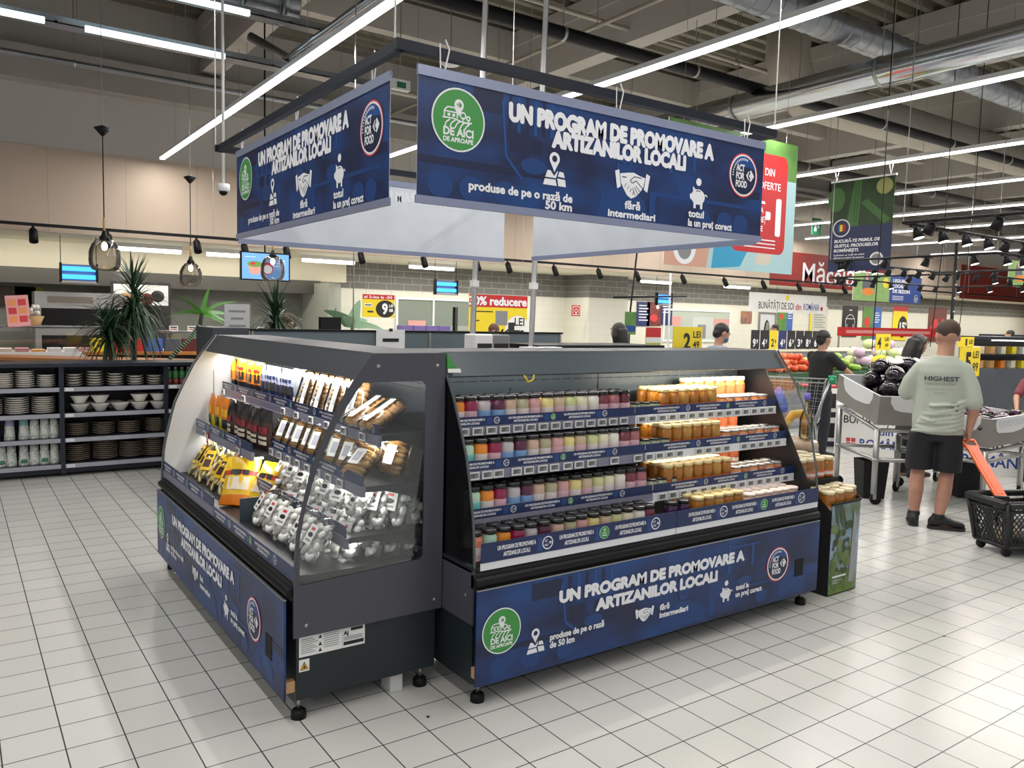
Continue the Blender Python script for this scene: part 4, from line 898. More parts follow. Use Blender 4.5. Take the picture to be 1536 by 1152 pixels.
def plate_proto(m, r, rim=None):
    a = MB(); a.lathe([(r*.55, 0), (r*.62, .004), (r, .017), (r*.985, .021), (r*.6, .009), (.001, .008)], m, 20, capt=False)
    if rim: a.lathe([(r*.985, .0205), (r*1.004, .019), (r, .0165)], rim, 20, capb=False, capt=False)
    return a.build('plate')
PP = {'white': plate_proto(M_por, .095, M_porr), 'grey-white': plate_proto(M_porg, .10), 'brown': plate_proto(M_porb, .11)}
first = set()
def stack(kind, x, y, z, n, lab, grp, r=1., dz=.0205):
    for k in range(n):
        o = PP[kind]
        if kind in first: o = o.copy(); COL.objects.link(o)
        first.add(kind); o.location = (x, y, z+.001+dz*k); o.scale = (r, r, 1)
        tag(o, '%s plate, %s up in %s' % (kind, nth(k), lab), 'plate', grp)
tg = 'plates on the left shelving'
for k, n in enumerate((5, 6, 5, 4, 4)): stack('white', .975+.185*k, 8.87, .86, n, '%s stack, top shelf right of upright' % nth(k), tg, .86, .026)
for k, n in enumerate((7, 8, 6)): stack('grey-white', (.395, .565, .74)[k], 8.83, .86, n, '%s stack, top shelf left of upright' % nth(k), tg, .82)
for k, n in enumerate((7, 8, 8)): stack('grey-white', (.28, .495, .715)[k], 8.85, .61, n, '%s stack, second shelf left of upright' % nth(k), tg, 1.02)
for k, n in enumerate((6, 6, 6, 7)): stack('brown', 1.0+(.0, .24, .47, .73)[k], 8.92, .37, n, '%s stack, third shelf right of upright' % nth(k), tg, .95)
for k, n in enumerate((8, 9, 8, 10)): stack('brown', 1.0+(.0, .25, .49, .71)[k], 8.92, .12, n, '%s stack, lowest shelf right of upright' % nth(k), tg, 1.05)
a = MB(); a.lathe([(.035, 0), (.045, .008), (.085, .075), (.088, .08), (.082, .08), (.04, .015), (.001, .012)], M_por, 20, capt=False); b0 = a.build('bowl')
nb = 0
for row, z in ((0, .611), (1, .693)):
    for k in range(5):
        if row == 1 and k == 2: continue
        o = b0 if nb == 0 else b0.copy()
        if nb: COL.objects.link(o)
        nb += 1; o.location = (1.02+.18*k, 8.82, z); tag(o, 'white bowl, %s from left, %s layer of the second shelf' % (nth(k), ['lower', 'upper'][row]), 'bowl', 'white bowls on the second shelf')
for k in range(3):
    o = b0.copy(); COL.objects.link(o); o.location = (1.12+.22*k, 9.0, .611); tag(o, 'white bowl in the shade behind the front bowls, %s from the left' % nth(k), 'bowl', 'white bowls on the second shelf')
M_cup = mat('paper_cup_print', (.80, .80, .74), .5, noise=.2, nscale=40, col2=(.42, .48, .45)); M_cupl = mat('cup_sage', (.55, .62, .55), .5); M_cups = [mat('cup_lilac', (.42, .36, .58), .5), mat('cup_teal', (.26, .50, .46), .5)]; M_leaf0 = mat('cup_leaf_green', (.06, .22, .12), .5)
def cups(x, z, h, lab, cap=None, leaf=None):
    o = thing('cup_sleeve', lab, 'paper cups', (x, 8.82, z+.001), 0, 'paper cup sleeves on the left shelving')
    a = MB(); a.lathe([(.046, 0), (.046, .02), (.037, h*.72), (.037, h*.74), (.034, h), (.001, h)], M_cup, 16, capt=False); a.build('cups', o)
    if cap: a = MB(); a.lathe([(.0385, h*.66), (.0355, h*.98)], cap, 16, capb=False, capt=False); a.build('upper_cup', o)
    if leaf: a = MB(); a.ell((.0, -.044, h*.22), (.03, .006, .022), leaf, 10, 6); a.build('printed_leaf', o)
for k in range(5): cups((.43, .545, .63, .715, .795)[k], .37, .205, 'tall printed cup sleeve, %s from left on third shelf, left of upright' % nth(k), M_cups[0] if k == 0 else (M_cups[1] if k == 1 else None), M_cupl)
for k in range(6): cups((.36, .44, .54, .625, .71, .795)[k], .12, .21, 'tall printed cup sleeve, %s from left on lowest shelf, left of upright' % nth(k), None, M_leaf0 if k % 2 == 0 else None)
for k in range(5):
    o = thing('juice_bottle', 'small green and red bottle on the shelf beside the cooler, %s from left' % nth(k), 'bottle', (1.84+.063*k, 8.8, .861), 0, 'small green bottles on the top shelf')
    a = MB(); a.lathe([(.026, 0), (.028, .01), (.028, .06)], mat('bottle_brown_red', (.2, .04, .03), .3), 12); a.lathe([(.0285, .06), (.0285, .13), (.012, .16)], mat('bottle_green', (.08, .32, .10), .3), 12); a.build('bottle_body', o)
    a = MB(); a.lathe([(.013, .16), (.013, .18)], M_paper, 10); a.build('cap', o)

# ------------------------------------------------------------------ plants behind the shelving
M_leafd = mat('spiky_leaf', (.018, .055, .022), .4); M_leafg = mat('bright_leaf', (.12, .36, .05), .4); M_leafp = mat('pale_leaf', (.22, .36, .22), .4); M_cane = mat('cane_bark', (.12, .09, .06), .8)
M_pot = mat('plant_pot', (.10, .09, .085), .6)
def blade(a, p0, d, L, wd, droop, m, n=6, tw=0):
    d = Vector(d).normalized(); side = d.cross(Vector((0, 0, 1))); side = side.normalized() if side.length > 1e-3 else Vector((1, 0, 0)); side = side*math.cos(tw)+d.cross(side)*math.sin(tw)
    vs = []; p = Vector(p0)
    for k in range(n+1):
        f = k/n; ww = wd*(1-f)**.6*(.5+min(f*4, .5)) if k < n else 0.0005
        vs += [p-side*ww, p+Vector((0, 0, -ww*.25)), p+side*ww]
        d = (d+Vector((0, 0, -droop*L/n*2.2))).normalized(); p = p+d*(L/n)
    fs = []
    for k in range(n): b = 3*k; fs += [(b, b+1, b+4, b+3), (b+1, b+2, b+5, b+4)]
    a.add(vs, fs, m, True)
def spiky(lab, loc, h, crowns, seed, pot=True):
    t = thing('dracaena_plant', lab, 'plant', loc); R = random.Random(seed)
    a = MB(); a.lathe([(.13, 0), (.17, .32), (.16, .32), (.15, .28)], M_pot, 18); a.build('plant_pot', t)
    for (cx, cy, cz, L, n, up) in crowns:
        a = MB(); a.tube([(cx*.2, cy*.2, .25), (cx*.6, cy*.6, cz*.6), (cx, cy, cz)], .016, M_cane, 8); a.build('stem', t)
        a = MB()
        for k in range(n):
            az = R.uniform(0, 2*PI); el = R.uniform(-.5, 1.3) if not up else R.uniform(.7, 1.5)
            blade(a, (cx, cy, cz+R.uniform(-.16, .03)), (math.cos(az)*math.cos(el), math.sin(az)*math.cos(el), math.sin(el)), L*R.uniform(.7, 1.05), .015, 1.6 if not up else .35, M_leafd)
        a.build('leaves', t)
    return t
p1 = at(200, 500, 9.6)
spiky('tall dark spiky plant with drooping leaves behind the shelving', (p1.x, 9.6, 0), 2, [(0, .0, 1.62, .66, 130, False), (.0, 0, 1.92, .42, 34, True), (.02, 0, 1.75, .55, 90, False)], 5)
p1 = at(168, 500, 9.5)
spiky('smaller spiky plant at the left of the tall one', (p1.x, 9.5, 0), 2, [(-.03, 0, 1.42, .52, 120, False), (-.03, 0, 1.45, .35, 26, True)], 8)
p1 = at(414, 480, 8.8)
spiky('dark spiky plant in front of the menu screen', (p1.x, 8.8, 0), 2, [(0, 0, 1.58, .45, 120, False), (0, 0, 1.68, .42, 22, True)], 13)
t = thing('yucca_cane_plant', 'leaning striped cane with a tuft of bright green leaves', 'plant', (at(240, 545, 9.3).x, 9.3, 0))
top = at(303, 470, 9.3)-Vector(t.location); a = MB(); a.lathe([(.11, 0), (.14, .3), (.13, .3)], M_pot, 16); a.build('plant_pot', t)
cs = [(0, 0, .28), (-.02, 0, .9), (.12, 0, 1.12), (.3, 0, 1.3), (top.x-.02, 0, top.z-.12), (top.x, 0, top.z)]
a = MB(); a.tube(cs, .022, mat('cane_dark', (.03, .026, .02), .7), 9)
for k in range(26):
    f = k/26*3; i = int(f); c = Vector(cs[i+1]).lerp(Vector(cs[i+2]), f-i); dd = (Vector(cs[i+2])-Vector(cs[i+1])).normalized(); a.tube([c, c+dd*.012], .0235, M_leafp, 9)
a.build('cane', t); a = MB()
for k, (dx, dz, L) in enumerate(((-1, .35, .42), (1, .3, .42), (-.6, .8, .3), (.7, .7, .36), (.2, 1, .28), (1, .05, .34), (.5, -.1, .25))): blade(a, (top.x, 0, top.z), (dx, (k % 3-1)*.4, dz), L*1.15, .034, .8, M_leafg, 8, .9)
a.build('leaves', t)
t = thing('dieffenbachia_plant', 'broad pale-leaved potted plant left of the yellow 9 price board', 'plant', (at(527, 490, 8.6).x, 8.6, 0)); a = MB(); a.lathe([(.12, 0), (.16, .3), (.15, .3)], M_pot, 16); a.build('plant_pot', t)
a = MB(); a.tube([(0, 0, .2), (.0, 0, 1.2), (.02, 0, 1.6)], .022, mat('green_stem', (.1, .2, .06), .5), 8); a.build('stem', t); a = MB()
for dx, dy, dz, L, wd in ((-.7, .1, .7, .38, .085), (.3, .2, 1, .34, .09), (1, -.2, .25, .46, .06), (-.5, -.5, .5, .3, .07), (.6, .4, .4, .34, .07)): blade(a, (.01, 0, 1.5), (dx, dy, dz), L, wd, .8, M_leafp, 8, 1.0)
a.build('leaves', t)

# ------------------------------------------------------------------ counters behind
M_woodt = mat('orange_wood', (.52, .20, .05), .35, noise=.5, nscale=6, col2=(.42, .15, .03))
def counter(name, lab, cat, loc, rz, L, W, z, top, body, zb=.06, th=.04):
    t = thing(name, lab, cat, loc, rz); a = MB(); a.box(-L/2, L/2, -W/2, W/2, z-th, z, top); a.build('top', t)
    a = MB(); a.box(-L/2+.05, L/2-.05, -W/2+.06, W/2-.04, zb, z-th, body); a.build('body', t)
    a = MB(); a.box(-L/2+.05, L/2-.05, -W/2+.12, W/2-.1, 0, zb, M_black); a.build('plinth', t); return t
counter('wooden_counter', 'long orange wooden counter top behind the tableware shelving', 'counter', (.55, 11.9, 0), -.605, 4.6, .6, 1.0, M_woodt, M_black)
counter('wooden_counter', 'shorter orange wooden counter behind the leaning cane', 'counter', (2.65, 12.9, 0), -.1, 2.2, .6, 1.0, M_woodt, M_black)
# chilled serve-over counters by the kitchen
def serveover(lab, x0, x1, Y, z0=.92, z1=1.3, lamp=(1, .9, .85)):
    t = thing('serve_over_counter', lab, 'deli counter', (x0, Y, 0)); L = x1-x0
    a = MB(); a.box(0, L, 0, .9, .08, z0, M_white); a.box(.02, L-.02, .05, .85, 0, .08, M_black); a.build('base', t)
    a = MB(); a.box(0, L, .0, .012, z0, z1, M_clear); a.box(0, L, .012, .5, z1, z1+.012, M_clear); a.build('front_glass', t)
    for x in (0, L*.5, L-.02): a = MB(); a.box(x, x+.02, .0, .02, z0, z1, M_steel); a.build('glass_post', t)
    a = MB(); a.box(0, L, .5, .9, z1-.02, z1+.02, M_steel); a.build('worktop', t)
    R = random.Random(int(x0*10)+5); n = int(L/.22)
    for k in range(n):
        b = MB(); b.box(k*.22+.05, k*.22+.23, .12, .4, z0, z0+R.uniform(.03, .07), R.choice((M_paper, M_cream, M_red, M_past, mat('ham_pink', (.6, .3, .28), .5), M_white))); b.build('food_tray', t)
    return t
serveover('glass serve-over counter with cool lights at the far left', -3.2, 2.6, 14.3)
serveover('glass serve-over counter behind the spiky plants', 2.9, 5.4, 14.0, .95, 1.25)
area('serve_over_glow', (0, 14.6, 1.24), 5, .05, 12, (1, .88, .86)); area('serve_over_glow', (4.1, 14.3, 1.2), 2.2, .05, 6, (1, .92, .85))
for k in range(7):
    c = [M_yel, M_red, M_red, mat('box_blue', (.05, .15, .6), .5), mat('box_slate', (.08, .1, .13), .5), M_redd, M_yel][k]
    a = MB(); a.box(-.11, .11, -.04, .04, 0, .19, c); o = bevel(a.build('gift_box'), .006); o.location = (3.02+.25*k, 13.9, 1.27 if False else 1.0); o.location.y = 12.92; tag(o, '%s box on the rear wooden counter, %s from left' % (['yellow', 'red', 'second red', 'bright blue', 'slate', 'dark red', 'last yellow'][k], nth(k)), 'box', 'boxes on the rear wooden counter')
    o.location.x = 1.75+.25*k; o.location.z = 1.001
for k in range(8):
    a = MB(); a.box(-.07, .07, -.002, .002, 0, .09, M_paper); a.box(-.05, .05, -.003, -.002, .02, .035, M_red); a.box(-.05, .05, -.003, -.002, .05, .07, M_ink); o = a.build('price_card'); o.location = (3.05+.29*k, 14.2, 1.272); tag(o, 'small white price card, %s from left on the glass counter behind the plants' % nth(k), 'price card', 'price cards on the rear glass counter')
t = thing('menu_card', 'tilted pink menu card standing on the far left glass counter', 'menu card', (at(30, 505, 14.75).x, 14.75, 1.312)); a = MB(); a.box(-.16, .16, -.004, .004, 0, .48, mat('card_pink', (.75, .35, .36), .5)); a.build('card', t); a = MB()
for i in range(3):
    for j in range(2): a.box(-.13+.14*j, -.02+.14*j, -.006, -.004, .06+.13*i, .16+.13*i, M_redp if (i+j) % 2 else mat('card_orange', (.8, .3, .1), .5))
a.build('menu_pictures', t); t.rotation_euler = (0, -.08, .2)
t = thing('bread_basket', 'small wooden basket with pale flowers on the far left glass counter', 'basket', (at(50, 500, 14.9).x, 14.9, 1.322)); a = MB(); a.lathe([(.1, 0), (.16, .15), (.15, .15), (.09, .02)], mat('basket_wicker', (.5, .32, .14), .7), 14); a.build('basket', t); a = MB()
for k in range(9): a.ell((.07*math.cos(k*2.4), .06*math.sin(k*2.4), .2+.05*(k % 3)), .035, M_por, 8, 6)
a.build('flowers', t)
# kitchen equipment
t = thing('oven', 'steel oven with dark glass in the kitchen at left', 'oven', (at(140, 480, 17.0).x-.2, 17.3, 0)); a = MB(); a.box(-.75, .75, -.3, .3, 0, 1.9, M_steel); a.build('body', t); a = MB(); a.box(-.65, .65, -.305, -.3, 1.25, 1.6, M_black); a.box(-.65, .65, -.305, -.3, .5, 1.1, M_black); a.build('oven_door', t); a = MB(); a.box(-.55, .2, -.31, -.305, 1.7, 1.82, mat('oven_panel', (.2, .17, .14), .4)); a.build('control_panel', t)
t = thing('kitchen_door_panel', 'tall dark panel with a food picture behind the spiky plant', 'panel', (at(212, 470, 17.4).x, 17.4, 0)); a = MB(); a.box(-.55, .55, -.03, .03, 0, 2.15, mat('panel_dark', (.03, .03, .03), .4)); a.build('board', t); a = MB(); a.box(-.5, .5, -.035, -.03, 1.7, 2.1, M_paper)
for k in range(4): a.ell((-.3+.2*k, -.037, 1.82+.06*(k % 2)), (.13, .004, .12), (M_bisc, M_ink, M_redd, M_ink)[k], 12, 6)
a.build('food_picture', t)
for x, y, w_, h_, c, l in ((24, 445, .34, .2, mat('notice_brown', (.10, .07, .05), .6), 'brown notice on the kitchen wall at the far left'), (44, 450, .24, .26, mat('notice_olive', (.36, .33, .03), .6), 'olive yellow notice on the kitchen wall')):
    q = at(x, y, 18.47); a = MB(); a.box(-w_, w_, -.01, .0, -h_, h_, c); o = a.build('notice'); o.location = q; tag(o, l, 'notice')
# screen
q = at(398, 400, 12); t = thing('menu_screen', 'menu screen showing a salad bowl on light blue', 'screen', (q.x, 12, q.z)); a = MB(); a.box(-.37, .37, -.02, .03, -.21, .21, M_black); a.tube([(0, .02, .2), (0, .02, 6.86-q.z)], .012, M_black, 6); a.build('screen_body', t)
M_scr = mat('screen_blue', (.05, .12, .3), .2, emit=(.20, .45, .95), es=.9); M_scr2 = mat('screen_white', (.5, .5, .5), .2, emit=(.75, .85, 1), es=.9); M_scr3 = mat('screen_pink', (.4, .2, .15), .2, emit=(.7, .32, .25), es=.7); M_scr4 = mat('screen_green', (.1, .2, .05), .2, emit=(.12, .25, .05), es=.8); M_scr5 = mat('screen_red', (.4, .02, .05), .2, emit=(.55, .02, .06), es=.8)
a = MB(); g = G(a, (-.35, -.0205, -.19), (1, 0, 0), (0, 0, 1), (0, -1, 0)); g.rect(0, 0, .7, .38, M_scr, 1); g.poly([(.08, .2), (.13, .07), (.25, .07), (.3, .2)], M_scr3, 2); g.circ(.19, .22, .115, M_scr4, 3, 24, .045); g.circ(.16, .225, .04, M_scr5, 4, 12, .02); g.circ(.37, .16, .09, M_scr5, 3, 24); g.circ(.38, .15, .065, M_scr2, 4, 24)
for k in range(3): g.rect(.04, .32, .2, .326, M_scr2, 2); g.rect(.45, .28-.04*k, .64, .29-.04*k, M_scr2, 2)
a.build('picture', t)
# grey glass service counters behind the coolers
M_gpan = mat('smoky_panel', (.13, .165, .185), .15); 
t = thing('service_counter', 'grey glass-fronted service counter with black rim behind the left cooler', 'counter', (2.27, 7.4, 0)); a = MB(); a.box(0, 3.6, 0, .012, .6, 1.455, M_gpan); a.build('glass_front', t); a = MB(); a.box(-.03, 3.63, -.01, .06, 1.455, 1.475, M_black); a.build('black_rim', t); a = MB(); a.box(0, 3.6, .02, .7, .08, 1.0, M_grey); a.box(.02, 3.58, .04, .68, 0, .08, M_black); a.build('body', t)
a = MB(); a.box(-.35, -.03, .0, .6, 0, 1.48, M_case); a.build('end_post', t)
for x in (.0, 1.85, 3.59): a = MB(); a.box(x-.012, x+.012, -.012, .03, .6, 1.455, M_steel); a.build('glass_post', t)
q = at(586, 512, 7.38); a = MB(); a.box(-.16, .16, -.006, 0, -.12, .12, M_white); a.box(-.09, .09, -.009, -.006, -.005, .03, M_ink); a.box(-.02, .02, -.008, -.006, .1, .13, M_ink); o = a.build('notice_holder'); o.location = (q.x, 7.385, q.z); tag(o, 'white notice holder fixed to the grey glass counter', 'notice')
t = thing('service_counter', 'dark-rimmed counter inside the square, behind the right cooler', 'counter', (4.6, 6.1, 0)); a = MB(); a.box(0, 1.6, 0, .6, .08, 1.34, M_grey); a.box(.03, 1.57, .03, .57, 0, .08, M_black); a.build('body', t); a = MB(); a.box(-.03, 1.63, -.03, .63, 1.34, 1.38, M_black); a.build('black_rim', t)
t = thing('service_counter', 'worktop between the coolers and the grey glass counter', 'counter', (2.6, 5.9, 0)); a = MB(); a.box(0, 1.9, 0, .6, .08, 1.27, M_grey); a.box(.03, 1.87, .03, .57, 0, .08, M_black); a.build('body', t); a = MB(); a.box(-.02, 1.92, -.02, .62, 1.27, 1.31, M_steel); a.build('top', t)
for (px, py, lab, w_) in ((718, 516, 'white label printer under the hanging pole', .1), (743, 512, 'grey label printer with a tangle of black cable', .1)):
    q = at(px, py, 6.05); t = thing('label_printer', lab, 'label printer', (q.x, 6.05, 1.311), 0, 'label printers'); a = MB(); a.box(-.1, .1, -.09, .09, 0, .17, M_white if px < 730 else M_grey); bevel(a.build('housing', t), .012); a = MB(); a.box(-.07, .08, -.095, -.088, .02, .09, M_ink); a.build('label_slot', t)
    if px > 730:
        a = MB(); pts = [(-.08+.02*k, -.02+.04*math.sin(k*1.9), .185+.03*math.sin(k*2.3)) for k in range(10)]; a.tube(pts, .008, M_ink, 6); a.build('cable', t)
q = at(810, 521, 5.95)
for k in range(2):
    a = MB(); a.box(-.09, .09, -.07, .07, 0, .06, M_white); o = bevel(a.build('foam_box'), .005); o.location = (q.x-.1+.22*k, 5.95, 1.311); tag(o, 'white foam box on the worktop behind the right cooler, %s' % ['left one', 'right one'][k], 'box', 'white foam boxes')
for k in range(4):
    q = at(607+19*k, 490, 8.25); a = MB(); a.box(-.07, .07, -.06, .06, 0, .11, M_paper); a.box(-.071, .071, -.061, .061, .06, .115, mat('box_violet', (.28, .20, .50), .5)); o = a.build('tub'); o.location = (q.x, 8.25, 1.401); tag(o, 'white tub with violet lid behind the glass counter, %s from left' % nth(k), 'tub', 'white and violet tubs')
a = MB(); a.box(3.3, 5.6, 8.12, 8.42, 1.36, 1.4, M_grey); a.box(3.3, 5.6, 8.36, 8.40, 0, 1.36, M_grey); tag(a.build('rear_shelf'), 'narrow grey shelf behind the glass counter under the violet tubs', 'shelf')
q = at(683, 470, 8.25); t = thing('monitor', 'thin black monitor seen edge-on behind the glass counter', 'monitor', (q.x, 8.25, 1.401), .9); a = MB(); a.box(-.12, .12, -.015, .015, .06, .34, M_black); a.build('panel', t); a = MB(); a.box(-.1, .1, -.08, .08, 0, .015, M_black); a.box(-.02, .02, -.01, .01, .015, .1, M_black); a.build('stand', t)
q = at(495, 480, 8.26); t = thing('monitor', 'black monitor back beside the broad-leaved plant', 'monitor', (q.x, 8.26, 1.301), .2); a = MB(); a.box(-.13, .13, -.02, .02, .1, .29, M_black); a.build('panel', t); a = MB(); a.box(-.1, .1, -.08, .08, 0, .015, M_black); a.box(-.02, .02, -.01, .01, .015, .12, M_black); a.build('stand', t)
a = MB(); a.box(2.5, 3.25, 8.13, 8.4, 1.26, 1.3, M_grey); a.box(2.5, 3.25, 8.15, 8.35, 0, 1.26, M_grey); tag(a.build('till_desk'), 'grey till desk under the small black monitor', 'desk')
q = at(352, 500, 7.9); t = thing('notice_board', 'clear board with a white notice at the left of the glass counter', 'notice', (q.x, 7.9, 0)); a = MB(); a.box(-.22, .16, -.012, .0, .9, 1.72, M_clear); a.build('clear_board', t); a = MB(); a.box(-.1, .14, -.016, -.012, 1.35, 1.7, mat('notice_grey', (.5, .5, .5), .5)); g = G(a, (-.1, -.0165, 1.35), (1, 0, 0), (0, 0, 1), (0, -1, 0))
for k in range(4): g.rect(.04+.02*(k % 2), .27-.07*k, .2-.02*(k % 2), .29-.07*k, M_grey, 1)
a.build('paper', t); a = MB(); a.tube([(-.2, 0, 0), (-.2, 0, .95)], .012, M_steel, 8); a.tube([(.14, 0, 0), (.14, 0, .95)], .012, M_steel, 8); a.build('leg', t)
# white poles coming down from the roof to the worktops
for (px, py, Y, lab) in ((708, 494, 6.35, 'white cable pole at the left, down to the label printer'), (796, 516, 6.2, 'white cable pole just right of the reduction board')):
    q = at(px, py, Y); t = thing('cable_pole', lab, 'pole', (q.x, Y, 1.311), 0, 'white cable poles', (0, .022, 0)); a = MB(); a.tube([(0, 0, 0), (0, 0, 5.5)], .022, M_white, 10); a.build('pole', t); a = MB(); a.tube([(.028, 0, .1), (.028, 0, 5.4)], .008, M_grey, 6); a.build('cable', t)
    for z in (.6, 1.6): a = MB(); a.box(-.03, .035, -.03, .03, z, z+.06, M_white); a.build('clip', t)
q = at(530, 480, 7.5); t = thing('cable_pole', 'thin grey cord hanging beside the broad-leaved plant', 'pole', (q.x, 7.5, 1.476)); a = MB(); a.tube([(0, 0, 0), (0, 0, 5.3)], .007, M_steel, 6); a.build('cord', t)

# ------------------------------------------------------------------ signs and posters
def board(name, lab, cat, c, w_, h_, m, draw=None, rz=0, wires=None, th=.012, group=None):
    c = Vector(c)
    t = thing(name, lab, cat, c, rz, group); a = MB(); a.box(-w_/2, w_/2, 0, th, -h_/2, h_/2, m)
    if draw: draw(G(a, (-w_/2, -.0008, -h_/2), (1, 0, 0), (0, 0, 1), (0, -1, 0), .001))
    a.build('printed_board', t)
    if wires:
        top_ = (2.88 if c[1] > YB+.2 else 6.86)-c[2]
        for x in (-w_*.4, w_*.4): a = MB(); a.tube([(x, th/2, h_/2-.02), (x, th/2, top_)], .003, M_steel, 5); a.build('wire', t)
    return t
def d9(g):
    g.rect(0, .34, .66, .43, M_red, 1); g.text('al 2-lea la -50', .03, .36, .05, M_wp, 2, w=.58); g.circ(.47, .16, .2, M_ink, 1, 32, .165); g.text('9', .40, .07, .2, M_wp, 2, w=.12, bold=.04); g.text('LEI', .55, .2, .05, M_wp, 2, w=.08, bold=.02, heavy=.03); g.text('88', .55, .11, .06, M_wp, 2, w=.08, bold=.02, heavy=.03)
    g.rect(.04, .2, .2, .26, M_paper, 1); g.rect(.05, .22, .18, .24, M_ink, 2); g.rect(.1, .09, .22, .12, M_ink, 2)
q = at(568, 459, 14); board('price_board', 'hanging yellow board with a white 9 on black', 'price sign', (q.x, 14, q.z), .66, .43, M_yel, d9, wires=1.6)
def d30(g):
    g.rect(0, .62, 1.26, .84, M_red, 1); g.text('30% reducere', -.0, .66, .15, M_wp, 2, w=1.24, bold=.02, heavy=.03); g.rect(.06, .53, .5, .55, M_ink, 2); g.circ(1.05, .2, .28, M_paper, 1); g.text('1', .84, -.02, .38, M_ink, 2, w=.14, bold=.04); g.text('LEI', .98, .3, .15, M_ink, 2, w=.22, bold=.02); g.text('72', .98, .02, .2, M_ink, 2, w=.24, bold=.02, heavy=.03); g.rect(.56, .3, .82, .56, M_grey, 2); g.rect(.06, .37, .22, .39, M_ink, 2)
q = at(748, 478, 12); board('price_board', 'large yellow board offering a reduction, red top strip', 'price sign', (q.x, 12, q.z), 1.26, .84, M_yel, d30, wires=1.9)
def d10(g): g.rect(0, 0, .4, .3, M_red, 1); g.text('1', .1, .06, .16, M_wp, 2, w=.08, bold=.02, heavy=.03); g.text('10', .2, .06, .12, M_wp, 2, w=.14, bold=.02, heavy=.03); g.rect(0, .3, .4, .42, M_paper, 1); g.text('LEI 10', .05, .33, .05, M_red, 2, w=.3)
q = at(820, 479, 16); board('price_board', 'small red and white price sheet left of the column', 'price sign', (q.x, 18.187, q.z), .5, .5, M_paper, lambda g: (g.rect(.05, .05, .22, .4, M_grey, 1), g.rect(.26, .05, .48, .3, M_red, 1), g.text('1', .29, .1, .14, M_wp, 2, w=.07, bold=.02, heavy=.03), g.text('10', .37, .1, .1, M_wp, 2, w=.09, bold=.02, heavy=.03), g.text('LEI', .29, .36, .06, M_red, 2, w=.16)))
def post(px, py, w_, h_, m, lab, draw=None, Y=YW-.03, nm='poster'):
    q = at(px, py, Y); return board(nm, lab, 'poster', (q.x, YW-.0335, q.z), w_, h_, m, draw)
P_meat = mat('poster_meat', (.26, .04, .03), .5, noise=.6, nscale=6, col2=(.04, .02, .02)); P_blue = mat('poster_blue', (.018, .028, .12), .5); P_food = mat('poster_food', (.55, .22, .08), .5, noise=.6, nscale=5, col2=(.06, .07, .12)); P_field = mat('poster_green', (.14, .30, .06), .5, noise=.6, nscale=5, col2=(.06, .16, .04))
def lines(x, y, n, w_, g, m=M_wp, st=.09):
    for k in range(n): g.rect(x, y-st*k, x+w_*(1 if k % 2 else .8), y-st*k+.03, m, 2)
q = at(865, 466, 17.16); t = board('fire_hose_sign', 'small red fire hose sign on the white column', 'sign', (q.x, 17.1875, q.z), .3, .3, M_red, lambda g: (g.rect(.03, .03, .27, .27, M_paper, 1), g.rect(.05, .05, .25, .25, M_red, 2), g.ring(.15, .15, .06, .02, M_paper, 3, 16), g.rect(.13, .05, .17, .12, M_paper, 3)))
post(929, 468, .62, .85, mat('whiteboard', (.6, .62, .58), .3), 'whiteboard grid left of the meat posters', lambda g: [g.rect(.02+.15*k, .02, .03+.15*k, .83, M_grey, 1) for k in range(5)]+[g.rect(.02, .05+.1*k, .6, .055+.1*k, M_grey, 1) for k in range(8)])
post(965, 471, .55, .75, P_blue, 'dark blue poster with small white lines, first of three', lambda g: lines(.08, .62, 6, .4, g))
post(981, 471, .6, .75, P_meat, 'dark poster with raw meat, middle of three', lambda g: (g.circ(.3, .25, .16, M_redp, 1, 16, .12), g.circ(.45, .6, .07, M_paper, 1)))
post(1000, 470, .5, .75, P_blue, 'dark blue poster right of the meat poster', lambda g: lines(.06, .66, 4, .36, g))
post(1120, 476, .55, .42, P_food, 'poster of a baked dish above the blue insect lamp', None)
post(1178, 477, .85, .9, P_field, 'green and blue farm poster beside the far door', lambda g: (g.rect(.5, 0, .85, .9, mat('poster_azure', (.05, .13, .42), .5), 1), g.circ(.2, .5, .1, M_redp, 1), lines(.56, .7, 4, .25, g)))
post(1228, 480, 1.1, 1.0, mat('notice_pale', (.55, .56, .48), .5), 'framed pale notice board right of the farm poster', lambda g: (g.rect(0, 0, .12, 1.0, M_yel, 1), lines(.25, .85, 8, .7, g, M_grey)))
post(1275, 482, 1.0, 1.2, M_ink, 'black poster with a white drawn cow', lambda g: (g.ring(.5, .55, .32, .02, M_wp, 2), g.line([(.3, .5), (.3, .25)], .02, M_wp, 2), g.line([(.7, .5), (.7, .25)], .02, M_wp, 2), g.line([(.2, .7), (.8, .7)], .02, M_wp, 2), g.rect(.4, 1.02, .6, 1.05, M_wp, 2)))
post(1308, 485, 1.3, 1.3, P_field, 'green and blue farm poster right of the cow drawing', lambda g: (g.rect(.7, 0, 1.3, 1.3, mat('poster_azure', (.05, .13, .42), .5), 1), g.circ(.3, .7, .2, M_redp, 1), lines(.78, 1.05, 5, .4, g)))
post(1350, 485, 1.1, 1.4, M_yel, 'yellow and red price poster over the fish shelf', lambda g: (g.rect(0, 1.2, 1.1, 1.4, M_red, 1), g.circ(.75, .55, .36, M_ink, 1, 24, .45), g.text('15', .52, .4, .35, M_wp, 2, w=.4, bold=.04), g.text('99', .9, .6, .15, M_wp, 2, w=.14)))
post(1406, 487, 1.5, 1.5, P_meat, 'dark red food poster left of the black stand', lambda g: [g.circ(.3+.3*k, .5+.3*(k % 2), .2, M_redp, 1) for k in range(4)])
